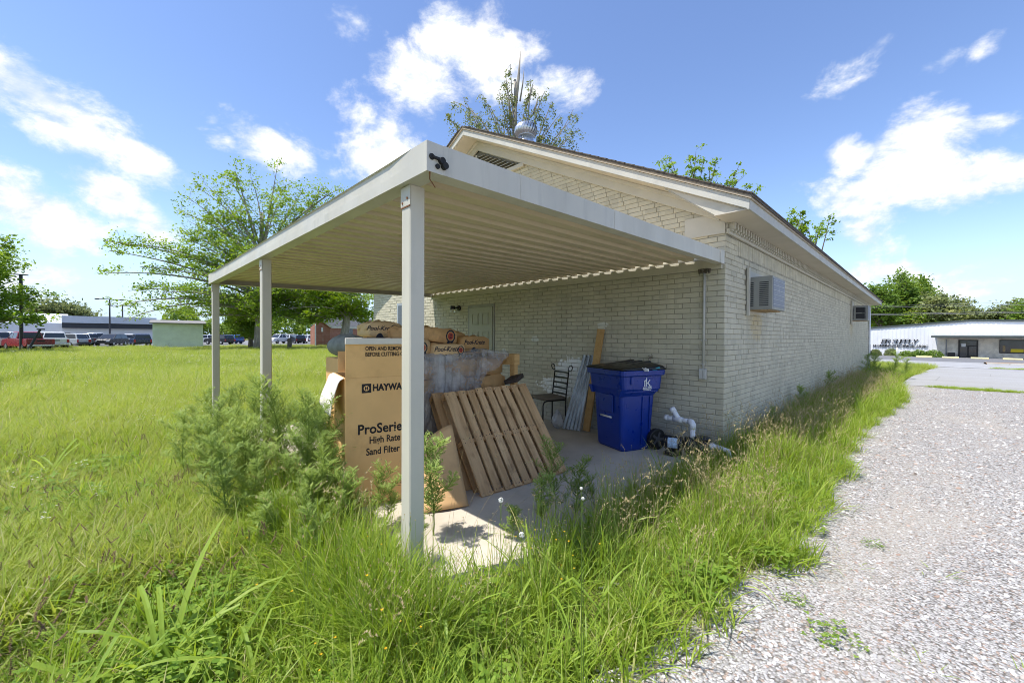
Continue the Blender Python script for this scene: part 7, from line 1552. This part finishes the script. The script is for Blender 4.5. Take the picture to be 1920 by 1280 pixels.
n = 2200; az = g.uniform(RAD(40), RAD(106), n); r = np.exp(g.uniform(math.log(8), math.log(76), n)); x, y = CAM_LOC[0]-np.sin(az)*r, CAM_LOC[1]+np.cos(az)*r; m = ok_grass(x, y) & ((vnoise(x, y, 5., 6) > -.1) | (r > 45)); x, y, r = x[m], y[m], r[m]
scatter('field_flowers', np.stack([x, y, ground_z(x, y)], 1), K_WHITE, 3, (.9, 1.3), .08, sc=np.clip(r/10, 1, 2.6), zs=(.35, .6), label='pale flower heads far out in the field')
# ---- individual weeds
WM = [weed_plant(500+i, h, nb) for i, (h, nb) in enumerate(((.95, 10), (.80, 9), (1.05, 11), (.70, 8), (.60, 7)))]
def weed(i, loc, rz, s, label, group, name='feathery_weed', zsc=1.):
    o = thing(name, label, 'weed', tuple(loc), 0, group); o.rotation_euler = (random.uniform(-.2, .2), random.uniform(-.2, .2), rz); s *= random.uniform(.82, 1.2); o.scale = (s, s, s*zsc)
    st, lf = WM[i]; link_mesh('stem', st, o); link_mesh('foliage', lf, o); return o
gw_ = random.Random(9); WG = 'feathery weeds round the carport'
LW = [ # u, v of the foot, kind, scale, label
 (352, 905, 0, .80), (385, 930, 1, .95), (418, 965, 2, .80), (440, 915, 0, .90), (470, 985, 1, 1.0), (495, 940, 2, .90), (515, 1000, 0, .85), (540, 955, 2, .95), (560, 1010, 1, .95), (575, 965, 0, 1.0), (598, 985, 2, .82), (455, 960, 3, 1.1), (535, 1030, 3, 1.0), (610, 1020, 1, .75), (400, 895, 3, 1.0), (500, 900, 1, .95), (555, 925, 2, .92), (585, 935, 0, .85), (430, 1000, 4, 1.0), (345, 940, 4, 1.0), (590, 1040, 4, 1.0), (625, 965, 3, .8)]
LW += [(int(u), int(v), int(i), float(sc_)) for u, v, i, sc_ in ((375, 830, 1, .8), (405, 845, 0, .85), (435, 850, 2, .8), (465, 868, 1, .85), (490, 872, 0, .8), (520, 880, 2, .8), (548, 890, 1, .85), (575, 900, 0, .9), (600, 925, 2, .85), (610, 955, 1, .9), (640, 990, 3, .9), (565, 985, 2, .9), (505, 965, 1, .95), (420, 925, 2, .9), (520, 1060, 4, .75), (560, 1075, 4, .7), (600, 1085, 4, .75), (640, 1060, 4, .8), (480, 1040, 4, .8), (575, 1045, 3, .7))]
LW = [w_ for k_, w_ in enumerate(LW) if k_ not in (6, 12, 19, 21, 28, 31, 34)]
ADJ = ['leafy', 'bushy', 'upright', 'spreading', 'slender', 'tallest', 'low']
ORD = ['leftmost', 'second', 'third', 'fourth', 'fifth', 'sixth', 'seventh', 'eighth', 'ninth', 'tenth', 'eleventh', 'twelfth', 'thirteenth', 'fourteenth', 'fifteenth', 'sixteenth', 'seventeenth', 'eighteenth']
ROWN = ['back', 'middle', 'front']; rowof = lambda v: 0 if v < 918 else (1 if v < 978 else 2)
def weed_label(u, v):
    q = sorted((w_[0], w_[1]) for w_ in LW if rowof(w_[1]) == rowof(v)); n_ = q.index((u, v))
    return '%s feathery weed%s in the %s row of the thicket beside the carton' % (ORD[n_], ' from the left' if n_ else '', ROWN[rowof(v)])
for k, (u, v, i, s) in enumerate(LW):
    p = on(u, v, 'z', -.06)
    weed(i, p, gw_.uniform(0, 6.28), s*.98, weed_label(u, v), 'thicket of feathery weeds left of the carton')
WL2 = [((690, 1010), 3, .80, 'feathery weed before the lower left of the printed carton'), ((722, 1010), 4, .62, 'feathery weed before the printed carton, left of the front post'), ((655, 1030), 4, .8, 'low feathery weed by the bottom left corner of the carton'), ((812, 1015), 3, 1.0, 'feathery weed just right of the front post'), ((775, 1085), 4, .62, 'bright feathery weed at the foot of the front post'),
 ((1040, 985), 0, .85, 'leafy weed growing at the slab edge right of the leaning pallet'), ((1015, 1005), 3, .85, 'bushy weed at the lower right corner of the leaning pallet'), ((1075, 990), 4, .9, 'fine weed in front of the slab right of the pallet'), ((1120, 975), 4, .7, 'small fine weed in front of the blue cart'), ((960, 1020), 4, .62, 'thin weed before the middle of the pallet'), ((1180, 950), 4, .42, 'smallest fine weed before the shaded slab'),
 ((402, 770), 3, .75, 'feathery weed at the foot of the farthest left post'), ((425, 790), 4, .9, 'low weed near the farthest left post'), ((500, 820), 1, .80, 'feathery weed at the foot of the middle post'), ((470, 835), 0, .75, 'feathery weed left of the middle post')]
for (u, v), i, s, lab in WL2: weed(i, on(u, v, 'z', -.05), gw_.uniform(0, 6.28), s, lab, WG)
for (x, y, i, s, lab) in ((.22, 14.2, 1, 1.35, 'leafy dark shrub at the far end of the side wall'), (.45, 15.0, 3, 1.5, 'second leafy shrub at the far end of the side wall'), (.30, 16.6, 1, 1.1, 'weed at the far corner of the brick wall'), (.9, 13.4, 4, 1.5, 'brownish weed out from the far end of the side wall'), (1.2, 15.5, 4, 1.4, 'weed beside the gravel at the far end of the wall'), (.16, 1.6, 4, .62, 'thin weed against the side wall under the large air conditioner'), (.18, 3.4, 4, .9, 'dark weed in the shade along the side wall'), (.25, 6.2, 3, .95, 'tall dark weed in the shade of the long wall')):
    weed(i, (x, y, float(ground_z(x, y))), gw_.uniform(0, 6.28), s, lab, 'weeds along the side wall', 'wall_weed')
# tall arching grasses in the foreground
def cane(seed, n, L, w, lean, droop, tint=(.35, .95)):
    rg_ = np.random.RandomState(seed); p = PL()
    for k in range(n): p.blade(rg_, (rg_.normal(0, .03), rg_.normal(0, .03), 0), k*6.283/n+rg_.uniform(-.5, .5), rg_.uniform(*L), rg_.uniform(*w), rg_.uniform(*lean), rg_.uniform(*droop), rg_.uniform(*tint), 1, 9, kink=rg_.choice([5, 6, 99], p=[.3, .3, .4]))
    return p.mesh('blades')
CANES = [(300, 1275, 14, (0.43, 0.75), (0.016, 0.028), 'broad bladed grass clump at the bottom left of the photo'), (190, 1290, 5, (0.38, 0.65), (0.017, 0.027), 'single arching broad blades at the bottom left border'), (420, 1270, 8, (0.35, 0.62), (0.013, 0.021), 'broad bladed clump right of the bottom left one'), (480, 1290, 5, (0.35, 0.65), (0.014, 0.024), 'long pale arching blades bottom left of centre'), (1010, 1160, 9, (0.40, 0.72), (0.014, 0.022), 'broad bladed clump at the bottom centre before the slab corner'), (830, 1230, 5, (0.35, 0.60), (0.014, 0.021), 'broad pale blades at the bottom below the front post'), (1100, 1180, 6, (0.31, 0.55), (0.012, 0.018), 'broad blades right of the bottom centre clump'), (100, 900, 7, (0.50, 0.91), (0.016, 0.024), 'arching pale grass clump at the left border'), (1150, 1030, 8, (0.38, 0.65), (0.010, 0.017), 'tall green clump at the shaded corner of the slab'), (1220, 1010, 10, (0.43, 0.72), (0.010, 0.015), 'large green grass clump right of the shaded slab corner')]
for k, (u, v, n, L, w, lab) in enumerate(CANES):
    p = on(u, v, 'z', -.06); o = link_mesh('broad_grass_clump', cane(700+k, n, L, w, (.05, .55), (.5, 1.7)), None, tuple(p), (0, 0, k*.9)); setp(o, lab, 'grass', 'broad bladed grass clumps')
# tall straw coloured seed stalks in front of the pallet
STK = [(838, 1010, .80, .18), (846, 1015, .92, .12), (862, 1012, .72, .35), (878, 1018, .78, .50), (815, 1025, .84, -.25), (900, 1020, .62, .55), (925, 1015, .55, .6), (700, 1015, .78, .30), (720, 1020, .55, -.5), (1015, 1010, .55, .3), (1040, 1000, .50, .2), (1262, 950, .62, .05), (1255, 955, .55, .0), (945, 1030, .45, .7), (760, 1050, .5, .4)]
for k, (u, v, h, ln) in enumerate(STK):
    rg_ = np.random.RandomState(800+k); p = PL(); az = math.atan2(_R[1], _R[0])*1.0+(0 if ln > 0 else math.pi); seedhead(p, rg_, (0, 0, 0), h*.93, az+rg_.uniform(-.4, .4), abs(ln)*1.3, 'straw'); me = p.mesh('stalk'); q = on(u, v, 'z', -.05)
    o = link_mesh('seed_stalk', me, None, tuple(q), (0, 0, 0), (1.0, 1.0, 1.0)); setp(o, ['tan stalk with drooping head, first to the right of the front post\'s weed', 'tallest tan stalk standing before the left edge of the pallet', 'tan stalk bending right, between the two tall ones before the pallet', 'tan stalk bowing right over the first wide pallet board', 'tan stalk bowing left before the folded cardboard', 'tan stalk curving low across the middle of the pallet', 'short tan stalk nodding right at the foot of the pallet'][k] if k < 7 else ['tan stalk leaning across the printed carton', 'tan stalk bowing left over the foot of the carton', 'tan stalk right of the leaning pallet', 'short tan stalk before the shaded slab', 'tall tan stalk before the pool pump', 'second tan stalk before the pool pump', 'tan stalk bending far right before the pallet', 'tan stalk beside the front post'][k-7], 'grass stalk', 'tan seed stalks')
PUFF = M('dandelion_down', (.72, .72, .69), .9, var=.1)
for k, (u, v, lab) in enumerate(((939, 937, 'white dandelion clock before the bottom of the pallet'), (978, 1002, 'white dandelion clock over the sunlit slab edge'), (1090, 915, 'white dandelion clock before the shaded slab'), (1093, 934, 'lower of two dandelion clocks before the shaded slab'))):
    q = on(u, v, 'y', -4.33+.25*(k > 1)); dn = thing('dandelion_clock', lab, 'dandelion', (q[0], q[1], -.06), group='dandelion clocks'); mb = MB(); mb.tube([(q[0]+.01, q[1], -.06), (q[0], q[1], q[2])], .0014, 5); mb.build('stalk', WEED, dn); rg_ = np.random.RandomState(k); n = 90; d = rg_.normal(size=(n, 3)); d /= np.linalg.norm(d, axis=1)[:, None]
    leaf_object('seed_head', d*(.010 if k < 2 else .006)+np.array((0, 0, q[2]+.06)), d, np.full(n, .0055), rg_.rand(n), WHITEF, dn)
